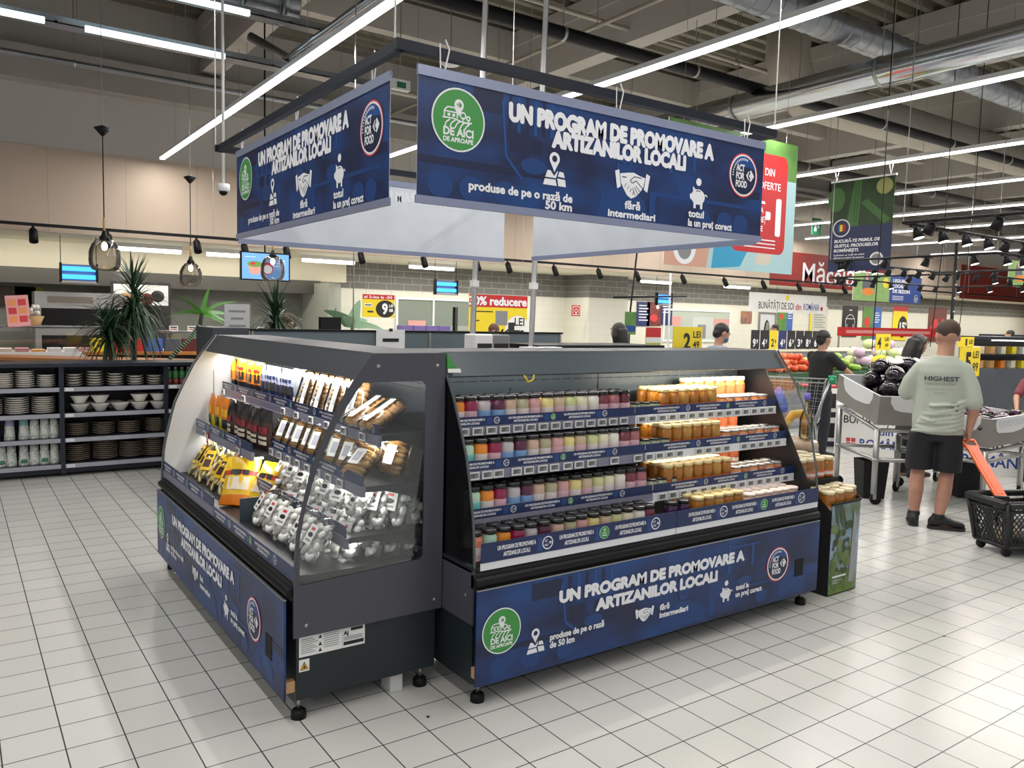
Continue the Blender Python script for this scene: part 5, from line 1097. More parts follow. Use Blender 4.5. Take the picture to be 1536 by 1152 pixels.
# butcher's red sign
def dmac(g):
    for k in range(14): g.rect(0, .07*k, 6.4, .07*k+.006, M_redd, 1)
    g.text('Măcelăria', 1.6, .14, .66, M_wp, 3, w=3.9, bold=.01)
q = at(1160, 427, 15.55); board('shop_sign', 'dark red wooden butcher sign with white lettering', 'sign', (q.x+3.2, 15.687, q.z+.53), 6.4, 1.06, mat('sign_red_wood', (.28, .022, .016), .5), dmac)
board('shop_sign', 'dark red sign at the right edge behind the lamp racks', 'sign', (34.8, 15.687, 3.45), 5.5, 1.3, mat('sign_red_wood', (.28, .022, .016), .5), lambda g: [g.rect(0, .09*k, 5.5, .09*k+.008, M_redd, 1) for k in range(14)])
q = at(1192, 455, 15.6)
def dbun(g): g.text('BUNĂTĂȚI DE SOI', .45, .1, .22, M_ink, 2, w=1.75, bold=.01); g.text('din', 2.28, .1, .2, M_red, 2, w=.3); g.text('ROMÂNIA', 2.7, .1, .22, mat('letter_blue', (.03, .06, .3), .5), 2, w=.85, bold=.01); g.circ(1.85, .46, .09, M_yel, 2); g.rect(3.62, .1, 3.74, .22, M_red, 2)
board('shop_sign', 'long white local goods sign over the far door', 'sign', (q.x+.2, 15.93, q.z), 3.95, .58, M_paper, dbun, wires=.9)
# hanging picture banners
M_bg1 = mat('leaf_print', (.035, .09, .02), .5, noise=.7, nscale=4, col2=(.008, .022, .006)); M_cuc = mat('cucumber_print', (.05, .15, .03), .45)
def dcuc(g):
    g.rect(0, 0, 1.12, .80, mat('navy_print', (.012, .022, .085), .45), 1)
    g.poly([(.3, .8), (.52, .8), (.56, 1.62), (.42, 1.62)], M_cuc, 1); g.poly([(.55, 1.2), (.66, 1.26), (1.08, .88), (.98, .8)], M_cuc, 2); g.circ(.1, 1.3, .16, M_cuc, 2, 16, .22); g.circ(.95, 1.45, .14, mat('cuc_pale', (.35, .35, .12), .5), 2)
    g.line([(.45, 1.5), (.44, .85)], .01, M_bg1, 3); g.line([(.5, 1.5), (.48, .85)], .01, M_bg1, 3)
    g.circ(.22, .78, .16, M_wp, 3); g.circ(.22, .78, .14, M_printd, 4); g.rect(.15, .72, .19, .84, M_printl, 5); g.rect(.19, .72, .24, .84, M_yel, 5); g.rect(.24, .72, .29, .84, M_red, 5)
    for k, tx in enumerate(('BUCURĂ-TE PRIMUL DE', 'GUSTUL PRODUSELOR', 'ROMÂNEȘTI.')): g.text(tx, .1, .52-.085*k, .055, M_wp, 3, w=(.82, .8, .46)[k], bold=.04, slant=.15)
    g.text('Cultivate cu grijă de mâini', .1, .28, .03, M_wp, 3, w=.56, slant=.15); g.text('dăruite cu iubire de pasiune', .1, .23, .03, M_wp, 3, w=.56, slant=.15); g.circ(.88, .2, .12, M_wp, 3, 14); g.circ(.88, .2, .09, M_grey, 4)
q = at(1290, 335, 7.5); c = Vector((12.4, 7.75, 3.32))
t = thing('hanging_banner', 'banner of cucumbers over navy text hung from a line light', 'banner', (12.4, 7.75, 2.55), -PI/2+.0); t.scale = (1, 1, .93); a = MB(); a.box(-.56, .56, 0, .006, 0, 1.62, M_bg1); dcuc(G(a, (-.56, -.0008, 0), (1, 0, 0), (0, 0, 1), (0, -1, 0), .001)); a.build('printed_sheet', t)
a = MB(); a.box(-.58, .58, -.01, .016, 1.61, 1.64, M_white); a.build('clamp_rail', t)
for x in (-.48, .48): a = MB(); a.tube([(x-.03, 0, 1.79), (x, 0, 1.64), (x+.03, 0, 1.79)], .004, M_white, 6); a.build('hook', t)
def dbig(g):
    g.rect(0, 1.25, 2.5, 1.75, P_field, 1); g.rect(0, 0, 2.5, 1.25, mat('aqua_print', (.38, .58, .62), .5), 1)
    g.poly([(0, 0), (.75, 0), (.85, .5), (.6, .8), (0, .7)], mat('skin_print', (.60, .33, .24), .5), 2); g.poly([(.85, .0), (1.4, .05), (1.7, .5), (1.2, .7), (.9, .45)], mat('cyan_print', (.03, .32, .55), .5), 2); g.poly([(1.7, .1), (2.0, .1), (2.2, .6), (1.8, .6)], mat('cream_print', (.6, .56, .46), .5), 2)
    g.circ(.35, .22, .2, M_wp, 3, 24); g.circ(.35, .2, .12, M_grey, 4, 20)
    r = .12; pts = []
    for cx, cy, a0 in ((2.30-r, 1.56-r, 0), (1.2+r, 1.56-r, PI/2), (1.2+r, .25+r, PI), (2.30-r, .25+r, 1.5*PI)): pts += [(cx+r*math.cos(a0+PI/2*k/5), cy+r*math.sin(a0+PI/2*k/5)) for k in range(6)]
    g.poly(pts, M_red, 3)
    g.text('GUSTĂ DIN', 1.40, 1.28, .10, M_wp, 5, w=.62, bold=.01); g.text('MII DE OFERTE', 1.30, 1.1, .10, M_wp, 5, w=.86, bold=.01)
    g.text('2+1', 1.32, .52, .48, M_wp, 5, w=.86, bold=.02, heavy=.03); g.poly([(1.7, .48), (1.87, .48), (1.87, .9), (1.7, .9)], M_red, 6)
    for k, tx in enumerate(('LA', 'PREȚ', 'DE')): g.text(tx, 1.72, .78-.12*k, .075, M_wp, 7, w=(.1, .16, .1)[k], bold=.02)
    for k in range(3): g.rect(1.45, .42-.05*k, 2.1, .435-.05*k, M_wp, 5)
board('hanging_banner', 'red, green and aqua offer banner behind the right end of the blue one', 'banner', (8.36, 7.0, 3.2), 2.5, 1.75, M_paper, dbig, wires=1.95)
def dleg(g, w_=3.3):
    g.rect(0, 0, 1.7, .72, mat('meadow_print', (.16, .36, .05), .5, noise=.6, nscale=6, col2=(.30, .40, .20)), 1); g.rect(1.7, 0, w_, .72, mat('azure_print', (.02, .055, .24), .45), 1)
    g.circ(.62, .42, .22, mat('farmer_shirt', (.10, .11, .14), .6), 2, 20, .28); g.circ(.6, .63, .08, mat('skin_print', (.60, .33, .24), .5), 3, 16, .1); g.circ(.68, .24, .28, mat('carrot_print', (.70, .22, .03), .5), 3, 16, .1); g.circ(1.5, .5, .14, M_yel, 2)
    for k, tx in enumerate(('LEGUME', 'LOCALE', 'DE SEZON')): g.text(tx, 1.85, .54-.14*k, .09, M_wp, 3, w=(.7, .62, .86)[k], bold=.02, heavy=.03)
    for k in range(3): g.rect(1.85, .16-.045*k, 2.4, .175-.045*k, M_wp, 3)
    logo_act(g, w_-.25, .13, .1, 3, False)
q = at(1333, 432, 12); board('hanging_banner', 'farmer banner with local vegetables lettering beside the cucumber banner', 'banner', (q.x, 12, q.z), 3.3, .75, M_paper, dleg, wires=1.8)
q = at(1530, 412, 10.5); board('hanging_banner', 'second farmer banner cut by the right edge', 'banner', (q.x+.6, 10.5, q.z), 2.6, .7, M_paper, lambda g: dleg(g, 2.6), wires=1.8)
def dexit(g): g.rect(.1, .1, .2, .3, M_wp, 1); g.circ(.15, .34, .04, M_wp, 1); g.poly([(.24, .15), (.34, .22), (.24, .29)], M_wp, 1)
q = at(1225, 340, 13); board('exit_sign', 'small green exit sign hanging left of the cucumber banner', 'sign', (q.x, 13, q.z), .4, .44, mat('exit_green', (.02, .16, .08), .5), dexit, wires=2)
t = thing('smoke_detector_panel', 'small exit light box high between the two blue banners', 'sign', at(600, 128, 9)); a = MB(); a.box(-.12, .12, -.04, .04, -.06, .06, M_paper); a.box(-.06, .06, -.043, -.04, -.04, .03, mat('exit_green', (.02, .16, .08), .5)); a.build('box', t); a = MB(); a.tube([(0, 0, .06), (0, 0, 6.86-t.location.z)], .006, M_steel, 6); a.build('rod', t)
t = thing('round_speaker', 'round white ceiling speaker behind the banner frame', 'speaker', at(676, 94, 8.6)); a = MB(); a.lathe([(.13, .03), (.14, .0), (.10, -.03), (.05, -.04), (.001, -.045)], M_white, 20); a.build('housing', t); a = MB(); a.tube([(0, 0, .03), (0, 0, 6.86-t.location.z)], .006, M_steel, 6); a.build('rod', t)
# black sign stand of crossed rods
q = at(945, 470, 7.8); t = thing('sign_stand', 'black crossed rods holding a small green card', 'sign stand', (q.x, 7.8, 0)); z = q.z; a = MB(); a.tube([(0, 0, 0), (0, 0, z), (.09, 0, z+.85)], .012, M_black, 8); a.build('upright', t); a = MB(); a.tube([(-.3, 0, z+.2), (1.05, 0, z+.26)], .012, M_black, 8); a.build('crossbar', t); a = MB(); a.box(-.1, .1, -.016, -.012, z-.28, z+.02, P_field); a.box(-.09, .09, -.018, -.016, z-.24, z-.16, M_printl); a.build('card', t); a = MB(); a.lathe([(.2, 0), (.2, .02), (.02, .03)], M_black, 16); a.build('foot', t)
q = at(1000, 500, 8.0); t = thing('cable_pole', 'thin white pole under the left end of the offer banner', 'pole', (q.x-.05, 7.9, .0), 0, None, (0, -.01, 0)); a = MB(); a.tube([(0, 0, 0), (0, 0, 2.3)], .014, M_white, 8); a.build('pole', t)
a = MB(); a.box(6.6, 9.6, 8.1, 8.6, 0, 1.16, M_grey); a.box(6.58, 9.62, 8.08, 8.62, 1.16, 1.20, M_black); tag(a.build('rear_counter'), 'grey counter with black top under the yellow 2 lei card', 'counter')
for (px, py, w_, h_, lab, dr) in ((1032, 505, .62, .36, 'yellow 2 lei price card on the rear counter', lambda g: (g.text('2', .22, .03, .24, M_ink, 2, w=.14, bold=.02, heavy=.03), g.text('LEI', .42, .2, .1, M_ink, 2, w=.16), g.text('49', .42, .05, .1, M_ink, 2, w=.14))), (980, 507, .3, .34, 'small green and red price card left of the yellow 2 lei card', lambda g: (g.rect(0, .2, .3, .34, M_red, 1), g.rect(0, .12, .3, .2, M_paper, 1), g.rect(0, 0, .3, .12, mat('card_lime', (.4, .45, .03), .5), 1)))):
    q = at(px, py, 8.3); board('price_card', lab, 'price sign', (q.x, 8.3, 1.201+h_/2), w_, h_, M_yel, dr)
# ------------------------------------------------------------------ honey floor display beside the right cooler
M_tree = mat('photo_print_trees', (.30, .42, .62), .35, noise=.35, nscale=5, col2=(.10, .16, .06))
t = thing('floor_display', 'black cardboard honey display with a garden photo on its rounded front', 'display stand', (4.30, 2.76, 0))
def rr(w_, d_, r, n=6):
    p = [(0, d_), (0, 0)]
    for k in range(n+1): a_ = -PI/2+PI/2*k/n; p.append((w_-r+r*math.cos(a_), r+r*math.sin(a_)))
    return p+[(w_, d_)]
a = MB(); o_ = rr(.40, .56, .14)
a.prism(o_, M_blackm, lambda x, y, q: (x, y, q), .0, .50); a.prism([(0, .56), (0, .22), (.4, .22), (.4, .56)], M_blackm, lambda x, y, q: (x, y, q), .50, .66)
a.prism([(.0, .0), (.56, .0), (.56, .80), (.30, .80), (.20, .68), (.0, .52)], M_blackm, lambda x, y, q: (q, x, y), -.006, .0)
a.build('body', t)
a = MB(); front = o_[1:-1]; vs = []; fs = []
for (x, y) in front: vs += [(x, y-.002 if x < .3 else y, 0.01), (x, y-.002 if x < .3 else y, .56)]
vs = [(x+(.002 if x > .39 else 0), y, z) for x, y, z in vs]
for k in range(len(front)-1): fs.append((2*k, 2*k+2, 2*k+3, 2*k+1))
a.add(vs, fs, M_tree, True); g = G(a, (0.0, -.0035, .01), (1, 0, 0), (0, 0, 1), (0, -1, 0))
R = random.Random(9)
for k in range(110): g.circ(R.uniform(.012, .20), R.uniform(.05, .42)*(1 if k % 3 else .6), R.uniform(.012, .03), (mat('foliage_a', (.09, .17, .03), .5), mat('foliage_b', (.16, .22, .08), .5), mat('foliage_c', (.04, .07, .02), .5))[k % 3], 1+k % 4, 9)
for k in range(8): g.line([(.02+.012*k, .55), (.05+.014*k, .44-.02*(k % 3))], .006, mat('foliage_c', (.04, .07, .02), .5), 5)
g.rect(0, 0, .25, .05, mat('grass_print', (.14, .24, .04), .5), 2)
g.poly([(.20, .05), (.25, .05), (.255, .45), (.225, .5), (.215, .3)], mat('veil_grey', (.34, .33, .31), .5), 6); g.rect(.03, .10, .17, .112, M_wp, 7); g.rect(.03, .08, .12, .083, M_wp, 7); g.rect(.03, .065, .1, .068, M_wp, 7)
a.build('printed_front', t)
a = MB(); a.tube([(x, y, .565) for x, y in front], .008, M_blackm, 6); a.build('rim', t)
M_lidcr = mat('jar_lid_cream', (.76, .66, .42), .35, .2)
for r in range(2):
    for c in range(4): put('stand', 'honey_jar', (.046, .132, M_honey, M_lidcr, M_labo, (.1, .4), M_lab), (4.352+.096*c, 2.83+.097*r+(.04 if c == 3 else 0), .5005), 'honey jar on lower step of floor display, %s from left, %s row' % (nth(c), ['front', 'back'][r]), 'honey jars on the floor display')
for lv in range(1):
    for r in range(3):
        for c in range(4): put('stand', 'honey_jar', (), (4.352+.096*c, 3.04+.098*r, .6605), 'honey jar on upper step of floor display, %s from left, %s row' % (nth(c), nth(r)), 'honey jars on the floor display')

# ------------------------------------------------------------------ produce tables and crates
M_card = mat('grey_card', (.24, .225, .205), .75, noise=.4, nscale=4, col2=(.21, .195, .18)); M_cardw = mat('card_white_print', (.66, .67, .68), .6)
TF = Vector((6.93, 4.04, 0)); ang = -.625
def table(lab, o, rz, W_, D_, zf, zr):
    t = thing('produce_table', lab, 'table', o, rz)
    for x in (0, W_):
        for y in (0, D_):
            a = MB(); z1 = zf+zr*(y > 0); a.tube([(x, y, .1), (x, y, z1)], .026, M_steel, 10); l = a.build('leg', t)
            a = MB(); a.tube([(x, y, .40), (x, y, .43)], .031, M_steel, 10); a.build('collar', l)
            a = MB(); a.tube([(x+.02, y-.014, .05), (x+.02, y+.014, .05)], .05, M_black, 14); a.box(x-.01, x+.02, y-.02, y-.014, .05, .12, M_steel); a.box(x-.01, x+.02, y+.014, y+.02, .05, .12, M_steel); a.build('caster', l)
    a = MB()
    for p, q in (((0, 0), (W_, 0)), ((0, D_), (W_, D_)), ((0, 0), (0, D_)), ((W_, 0), (W_, D_))):
        a.tube([(*p, .415), (*q, .415)], .02, M_steel, 8); a.tube([(*p, zf-.01+zr*(p[1] > 0)), (*q, zf-.01+zr*(q[1] > 0))], .02, M_steel, 8)
    a.build('rails', t); return t
T2, ang2 = Vector((7.74, 3.46, 0)), .07
table('steel produce table on casters left of the man', TF, ang, .62, .88, .70, .12); table('steel produce table on casters right of the man', T2, ang2, .90, .80, .52, .05)
def crate(lab, o, ang, tilt, W_, D_, H_=.265):
    t = thing('produce_crate', lab, 'crate', o, 0); t.rotation_euler = (Matrix.Rotation(ang, 4, 'Z') @ Matrix.Rotation(tilt, 4, 'X')).to_euler()
    a = MB(); a.box(0, W_, 0, D_, 0, .015, M_card)
    for q in ((0, W_, 0, .015), (0, W_, D_-.015, D_), (0, .015, .015, D_-.015), (W_-.015, W_, .015, D_-.015)): a.box(*q, .015, H_, M_card)
    a.build('box_body', t)
    a = MB()
    wv = [(.10, H_), (.10, H_*.80), (.14, H_*.55), (.20, H_*.48), (W_*.55, H_*.42), (W_-.2, H_*.48), (W_-.14, H_*.55), (W_-.1, H_*.8), (W_-.1, H_)]
    a.prism(wv, M_cardw, lambda x, y, q: (x, q, y), -.003, -.0005); a.prism([(x*D_/W_, y) for x, y in wv], M_cardw, lambda x, y, q: (q, x, y), -.003, -.0005)
    a.box(-.002, W_+.002, -.002, .018, H_, H_+.003, M_cardw); a.box(-.002, .018, 0, D_, H_, H_+.003, M_cardw); a.box(W_-.018, W_+.002, 0, D_, H_, H_+.003, M_cardw); a.box(0, W_, D_-.018, D_+.002, H_, H_+.003, M_cardw); a.box(.0155, .017, .02, D_-.02, .02, H_, M_cardw); a.box(W_-.017, W_-.0155, .02, D_-.02, .02, H_, M_cardw); a.box(.02, W_-.02, D_-.017, D_-.0155, .02, H_, M_cardw)
    a.build('white_rim_print', t)
    if 'right' in lab:
        a = MB()
        for k in range(7): g = G(a, (0, -.0035, 0), (1, 0, 0), (0, 0, 1), (0, -1, 0)); g.ring(.2+.09*k, H_*.78, .03, .008, mat('rim_mark', (.45, .48, .52), .6), 1, 14)
        a.build('ring_print', t)
    return t
c1 = crate('grey cardboard crate of large aubergines left of the man', TF+Matrix.Rotation(ang, 3, 'Z') @ Vector((-.03, -.05, .745)), ang, .135, .68, .98); c2 = crate('grey cardboard crate of small striped aubergines right of the man', T2+Matrix.Rotation(ang2, 3, 'Z') @ Vector((-.02, -.03, .555)), ang2, .06, .94, .86)
M_aub = mat('aubergine_skin', (.010, .006, .013), .08, coat=.8); M_aubs = mat('aubergine_small', (.05, .012, .04), .15, coat=.5); M_calyx = mat('aubergine_calyx', (.05, .11, .03), .6)
ap = None
def aubergine(lab, p, rot, s, skin, grp):
    global ap
    if ap is None or skin not in ap:
        r = bpy.data.objects.new('aubergine', None); COL.objects.link(r); r.empty_display_size = .05
        a = MB(); a.lathe([(.002, -.17), (.04, -.16), (.062, -.11), (.064, -.05), (.055, .02), (.04, .09), (.024, .13), (.002, .14)], skin, 18); a.build('fruit', r)
        a = MB(); a.lathe([(.036, .098), (.03, .12), (.012, .145), (.011, .185), (.002, .186)], M_calyx, 9); a.build('calyx', r)
        ap = ap or {}; ap[skin] = r; o = r
    else: o = dup(ap[skin])
    o.location = p; o.rotation_euler = rot; o.scale = (s*.88, s*.88, s*1.0); return tag(o, lab, 'aubergine', grp)
R = random.Random(21); Mc1 = Matrix.Translation(c1.location) @ c1.rotation_euler.to_matrix().to_4x4(); Mc2 = Matrix.Translation(c2.location) @ c2.rotation_euler.to_matrix().to_4x4()
k = 0
for ly in range(3):
    for j in range(2):
        for i in range(3-(ly == 2)):
            p = Mc1 @ Vector((.14+.19*i+.06*ly+R.uniform(-.01, .01), .31+.37*j+.02*ly, .115+.145*ly)); aubergine('large glossy aubergine in left crate, %s layer, %s across, %s back' % (['lowest', 'middle', 'top'][ly], nth(i), nth(j)), p, (1.57+R.uniform(-.2, .2)+PI, R.uniform(-.2, .2), ang+R.uniform(-.45, .35)), 1.5, M_aub, 'large aubergines in the left crate'); k += 1
for ly in range(2):
    for j in range(7):
        for i in range(8-ly):
            p = Mc2 @ Vector((.08+.108*i+.05*ly, .08+.115*j+R.uniform(-.02, .02), .17+.075*ly)); aubergine('small aubergine in right crate, %s layer, %s across, %s back' % (['lower', 'upper'][ly], nth(i), nth(j)), p, (1.57+R.uniform(-.6, .6), R.uniform(-.5, .5), R.uniform(-3, 3)), .5+.12*R.random(), M_aubs, 'small aubergines in the right crate')
for k in range(4):
    p = Mc1 @ Vector((.22+.11*k, .62-.14*(k % 2), .505)); 
    a = MB(); a.ell((0, 0, 0), (.07, .05, .012), (M_yel, M_paper, M_cream, M_paper)[k], 14, 6); o = a.build('produce_sticker'); o.location = p; o.rotation_euler = (.5, .3*k-.4, ang); tag(o, '%s printed ticket lying on the aubergines of the left crate' % ['yellow', 'white', 'cream', 'second white'][k], 'ticket')
# yellow price signs on stands
def signstand(nm, lab, px, py, Y, w_, h_, dr):
    q = at(px, py, Y); t = board(nm, lab, 'price sign', (q.x, Y, q.z), w_, h_, M_yel, dr); a = MB(); a.tube([(0, .02, -q.z+.02), (0, .02, 0)], .012, M_steel, 8); a.box(-.15, .15, -.08, .12, -q.z, -q.z+.02, M_black); a.build('stand', t)
signstand('price_board', 'large yellow 5 89 lei price sign behind the man', 1455, 543, 4.45, .46, .33, lambda g: (g.text('5', .12, .05, .23, M_ink, 2, w=.13, bold=.04), g.text('LEI', .29, .21, .08, M_ink, 2, w=.13, bold=.01), g.text('89', .29, .06, .1, M_ink, 2, w=.13, bold=.01)))
signstand('price_board', 'small yellow 1 leu price sign above the 5 89 sign', 1450, 513, 4.75, .36, .12, lambda g: (g.text('1', .15, .02, .08, M_ink, 2, w=.04, bold=.03), g.text('LEI', .24, .04, .05, M_ink, 2, w=.08)))
signstand('price_board', 'yellow 4 lei price sign left of the dark-haired woman', 1325, 513, 7.2, .42, .26, lambda g: (g.text('4', .04, .04, .17, M_ink, 2, w=.11, bold=.02), g.text('LEI', .25, .15, .06, M_ink, 2, w=.12), g.text('49', .26, .05, .06, M_ink, 2, w=.1)))
# vegetable mounds farther back
def veg_table(lab, c, L, W_, z, rz):
    t = thing('vegetable_stand', lab, 'vegetable stand', c, rz); a = MB(); a.box(-L/2, L/2, -W_/2, W_/2, z-.25, z, mat('stand_green', (.02, .08, .03), .5)); a.build('tray', t); a = MB(); a.box(-L/2+.05, L/2-.05, -W_/2+.05, W_/2-.05, 0, z-.25, M_grey); a.build('base', t); return t
qa = bz = at(1190, 548, 8.6)
veg_table('stand with orange-red vegetables beyond the right cooler', (11.5, 8.15, 0), 2.4, 1.0, .88, 0)
veg_table('stand with pale cauliflowers beyond the aubergine crate', (14.0, 8.2, 0), 2.2, 1.0, .92, .0)
R = random.Random(33)
def mound(n, lab, cat, grp, cx, cy, L, W_, z, mats_, r, stretch=1., rz=0):
    protos_ = []
    for m_ in mats_:
        a = MB(); a.ell((0, 0, 0), (r*stretch, r, r*.92), m_, 12, 8); a.tube([(0, 0, r*.85), (0, 0, r*1.08)], r*.12, M_calyx, 6); protos_.append(a.build(cat.replace(' ', '_')))
    for k in range(n):
        f = k/n; ly = 0 if f < .55 else (1 if f < .85 else 2)
        o = protos_[k] if k < len(protos_) else protos_[k % len(protos_)].copy()
        if k >= len(protos_): COL.objects.link(o)
        x, y = R.uniform(-L/2, L/2)*(1-.25*ly), R.uniform(-W_/2, W_/2)*(1-.25*ly)
        o.location = (cx+x*math.cos(rz), cy+y+x*math.sin(rz), z+r*.9+ly*r*1.5); o.rotation_euler = (R.uniform(-.5, .5), R.uniform(-.5, .5), R.uniform(-3, 3)); tag(o, lab, cat, grp)
mound(90, 'orange-red tomato heaped on the stand beyond the right cooler', 'tomato', 'tomatoes beyond the right cooler', 11.1, 8.15, 1.3, .8, .88, [mat('tomato_a', (.72, .09, .03), .25), mat('tomato_b', (.75, .18, .06), .25)], .06, 1, 0)
mound(50, 'pale yellow pepper heaped right of the tomatoes', 'pepper', 'pale peppers beyond the right cooler', 12.2, 8.15, .9, .8, .88, [mat('pepper_pale', (.62, .60, .12), .3), mat('pepper_green', (.25, .42, .06), .3)], .06, 1.4, 0)
mound(36, 'pale cauliflower heaped beyond the aubergine crate', 'cauliflower', 'cauliflowers beyond the aubergines', 14.0, 8.2, 1.9, .8, .92, [mat('cauliflower', (.66, .66, .48), .6), mat('cabbage_pale', (.50, .58, .28), .5), mat('turnip_violet', (.48, .34, .44), .4)], .10)
# row of dark price cards before the far counter
q0 = at(1138, 525, 10.6)
a = MB(); a.box(q0.x-.2, q0.x+5.5, 10.75, 11.4, .0, 1.05, M_grey); a.box(q0.x-.25, q0.x+5.55, 10.7, 11.4, 1.05, 1.1, M_cream); tag(a.build('display_counter'), 'pale long counter carrying the dark price cards', 'counter')
for k in range(9):
    a = MB(); yel = k == 2; a.box(-.13, .13, -.006, .006, 0, .40, M_yel if yel else (P_blue if k == 3 else M_ink)); g = G(a, (-.13, -.007, 0), (1, 0, 0), (0, 0, 1), (0, -1, 0), .001); n_ = '942463863'[k]
    g.text(n_, .05, .06, .16, M_ink if yel else M_wp, 1, w=.09, bold=.03); g.text('9', .16, .12, .09, M_ink if yel else M_wp, 1, w=.05)
    o = a.build('price_card'); o.location = (q0.x+.3*k+.05, 10.68+.06, 1.101); tag(o, '%s price card, %s from left on the far counter' % ('yellow' if yel else ('blue' if k == 3 else 'black'), nth(k)), 'price card', 'price cards on the far counter')
for k, (px, c) in enumerate(((1196, M_ink), (1206, M_ink), (1150, M_ink))):
    q = at(px, 508, 11.2); a = MB(); a.lathe([(.11, 0), (.13, .1), (.12, .24), (.05, .30), (.001, .31)], c, 14); o = a.build('black_canister'); o.location = (q.x, 11.1, 1.101); tag(o, 'black rounded canister on the far counter, %s' % ['left of the pair', 'right of the pair', 'before the far door'][k], 'canister')
# fish shelf with red lettering strip, farther right
a = MB(); q = at(1258, 497, 14.8); a.box(0, 7.5, 0, .05, -.14, .14, M_red); g = G(a, (0, -.002, -.14), (1, 0, 0), (0, 0, 1), (0, -1, 0)); g.text('TE LLDORITTA DE SEZON', .5, .06, .16, M_wp, 1, w=4.6)if False else g.line([(.4, .14), (5.5, .14)], .1, mat('faded_red_print', (.62, .25, .24), .5), 1)
a.box(.05, 7.4, .05, .8, -1.5, -.9, M_steel); a.box(.05, .1, .02, .06, -1.5, -.14, M_steel); a.box(7.3, 7.35, .02, .06, -1.5, -.14, M_steel); o = a.build('fish_counter'); o.location = (q.x, 14.8, q.z); a = None; tag(o, 'far counter with a red fascia strip under the posters', 'counter')
o.location.z = q.z
# dark display fridges at the far right
for k, (px, Y, w_) in enumerate(((1500, 7.0, 2.2), (1510, 10.0, 3.5))):
    q = at(px, 540, Y); t = thing('open_fridge', ['dark open fridge with bright shelves at the right edge', 'farther dark open fridge at the right'][k], 'fridge', (q.x-.1, Y, 0), -.2); a = MB(); a.box(0, w_, 0, .8, 0, .9, M_case); a.box(0, w_, .7, .8, .9, 1.45, M_intd); a.box(0, w_, .1, .8, 1.45, 1.5, M_navy); a.build('cabinet', t)
    a = MB(); a.box(0, w_, .25, .7, 1.15, 1.17, M_shelf); a.build('shelf', t); a = MB(); a.box(.05, w_-.05, .15, .18, 1.42, 1.44, M_caselamp); a.build('glow_strip', t); R = random.Random(k)
    for j in range(14):
        a = MB(); a.box(-.06, .06, -.08, .08, 0, .14, R.choice((P_or, M_paper, M_cream, M_bisc, M_yel))); o = a.build('fridge_pack'); o.location = (q.x+.05+.15*(j % 7)*w_/1.1*.95-.0, Y+.42-.03*(j % 7)*w_, .901 if j < 7 else 1.171); o.rotation_euler = (0, 0, -.2); tag(o, 'small pack in the %s right-edge fridge, %s shelf, %s from left' % (['nearer', 'farther'][k], ['lower', 'upper'][j//7], nth(j % 7)), 'pack', 'packs in the right fridges')
# stacked campaign box and blender boxes behind the tables
t = thing('cardboard_podium', 'white podium box printed with local goods lettering behind the produce table', 'box', (9.68, 5.35, 0), -1.05); a = MB(); a.box(-.75, .75, 0, .5, 0, .62, M_paper); g = G(a, (-.75, -.001, 0), (1, 0, 0), (0, 0, 1), (0, -1, 0), .001)
g.text('BUNĂTĂȚI DE SOI', .1, .40, .1, M_ink, 1, w=.98, bold=.01); g.text('din', .52, .27, .08, mat('letter_blue', (.03, .06, .3), .5), 1, w=.16); g.text('ROMÂNIA', .3, .10, .11, mat('letter_blue', (.03, .06, .3), .5), 1, w=.6)
for x in (.14, 1.02):
    for i in range(2):
        for j in range(2): g.rect(x+.06*i, .1+.06*j, x+.05+.06*i, .15+.06*j, M_redp, 1)
for k in range(4): g.ring(.12+.05*k, .55, .02, .006, mat('letter_blue', (.03, .06, .3), .5), 1, 10)
a.build('box_body', t)
t = thing('cardboard_podium', 'second white podium box under the right produce table', 'box', (9.6, 4.05, 0), -1.05); a = MB(); a.box(-.75, .75, 0, .5, 0, .62, M_paper); g = G(a, (-.75, -.001, 0), (1, 0, 0), (0, 0, 1), (0, -1, 0), .001); g.text('ROMÂNIA', .3, .10, .13, mat('letter_blue', (.03, .06, .3), .5), 1, w=.7); g.text('din', .5, .3, .09, M_ink, 1, w=.2)
for i in range(2):
    for j in range(2): g.rect(1.1+.06*i, .1+.06*j, 1.15+.06*i, .15+.06*j, M_redp, 1)
a.build('box_body', t)
for k in range(2):
    t = thing('blender_box', '%s white carton printed with a blender, behind the right cooler glass end' % ['lower', 'upper'][k], 'box', (9.72, 6.32, .001+.40*k), -.75, 'blender cartons'); a = MB(); a.box(-.22, .22, 0, .3, 0, .395, M_paper); a.box(-.221, .221, -.001, .301, 0, .07, M_navy); g = G(a, (-.22, -.0015, 0), (1, 0, 0), (0, 0, 1), (0, -1, 0)); g.rect(.16, .12, .26, .32, M_ink, 1); g.rect(.05, .22, .2, .27, M_redd, 2)
    for j in range(3): g.circ(.36, .13+.1*j, .03, (M_grey, M_redd, M_past)[j], 1, 14)
    a.build('carton', t)
a = MB(); a.box(-.02, .02, -.3, .3, 0, .02, M_red); o = a.build('red_tray'); o = tag(o, 'red tray lid on top of the blender cartons', 'tray'); o.location = (9.75, 6.5, .802); o.rotation_euler = (0, 0, .8); o.scale = (8, 1, 1)
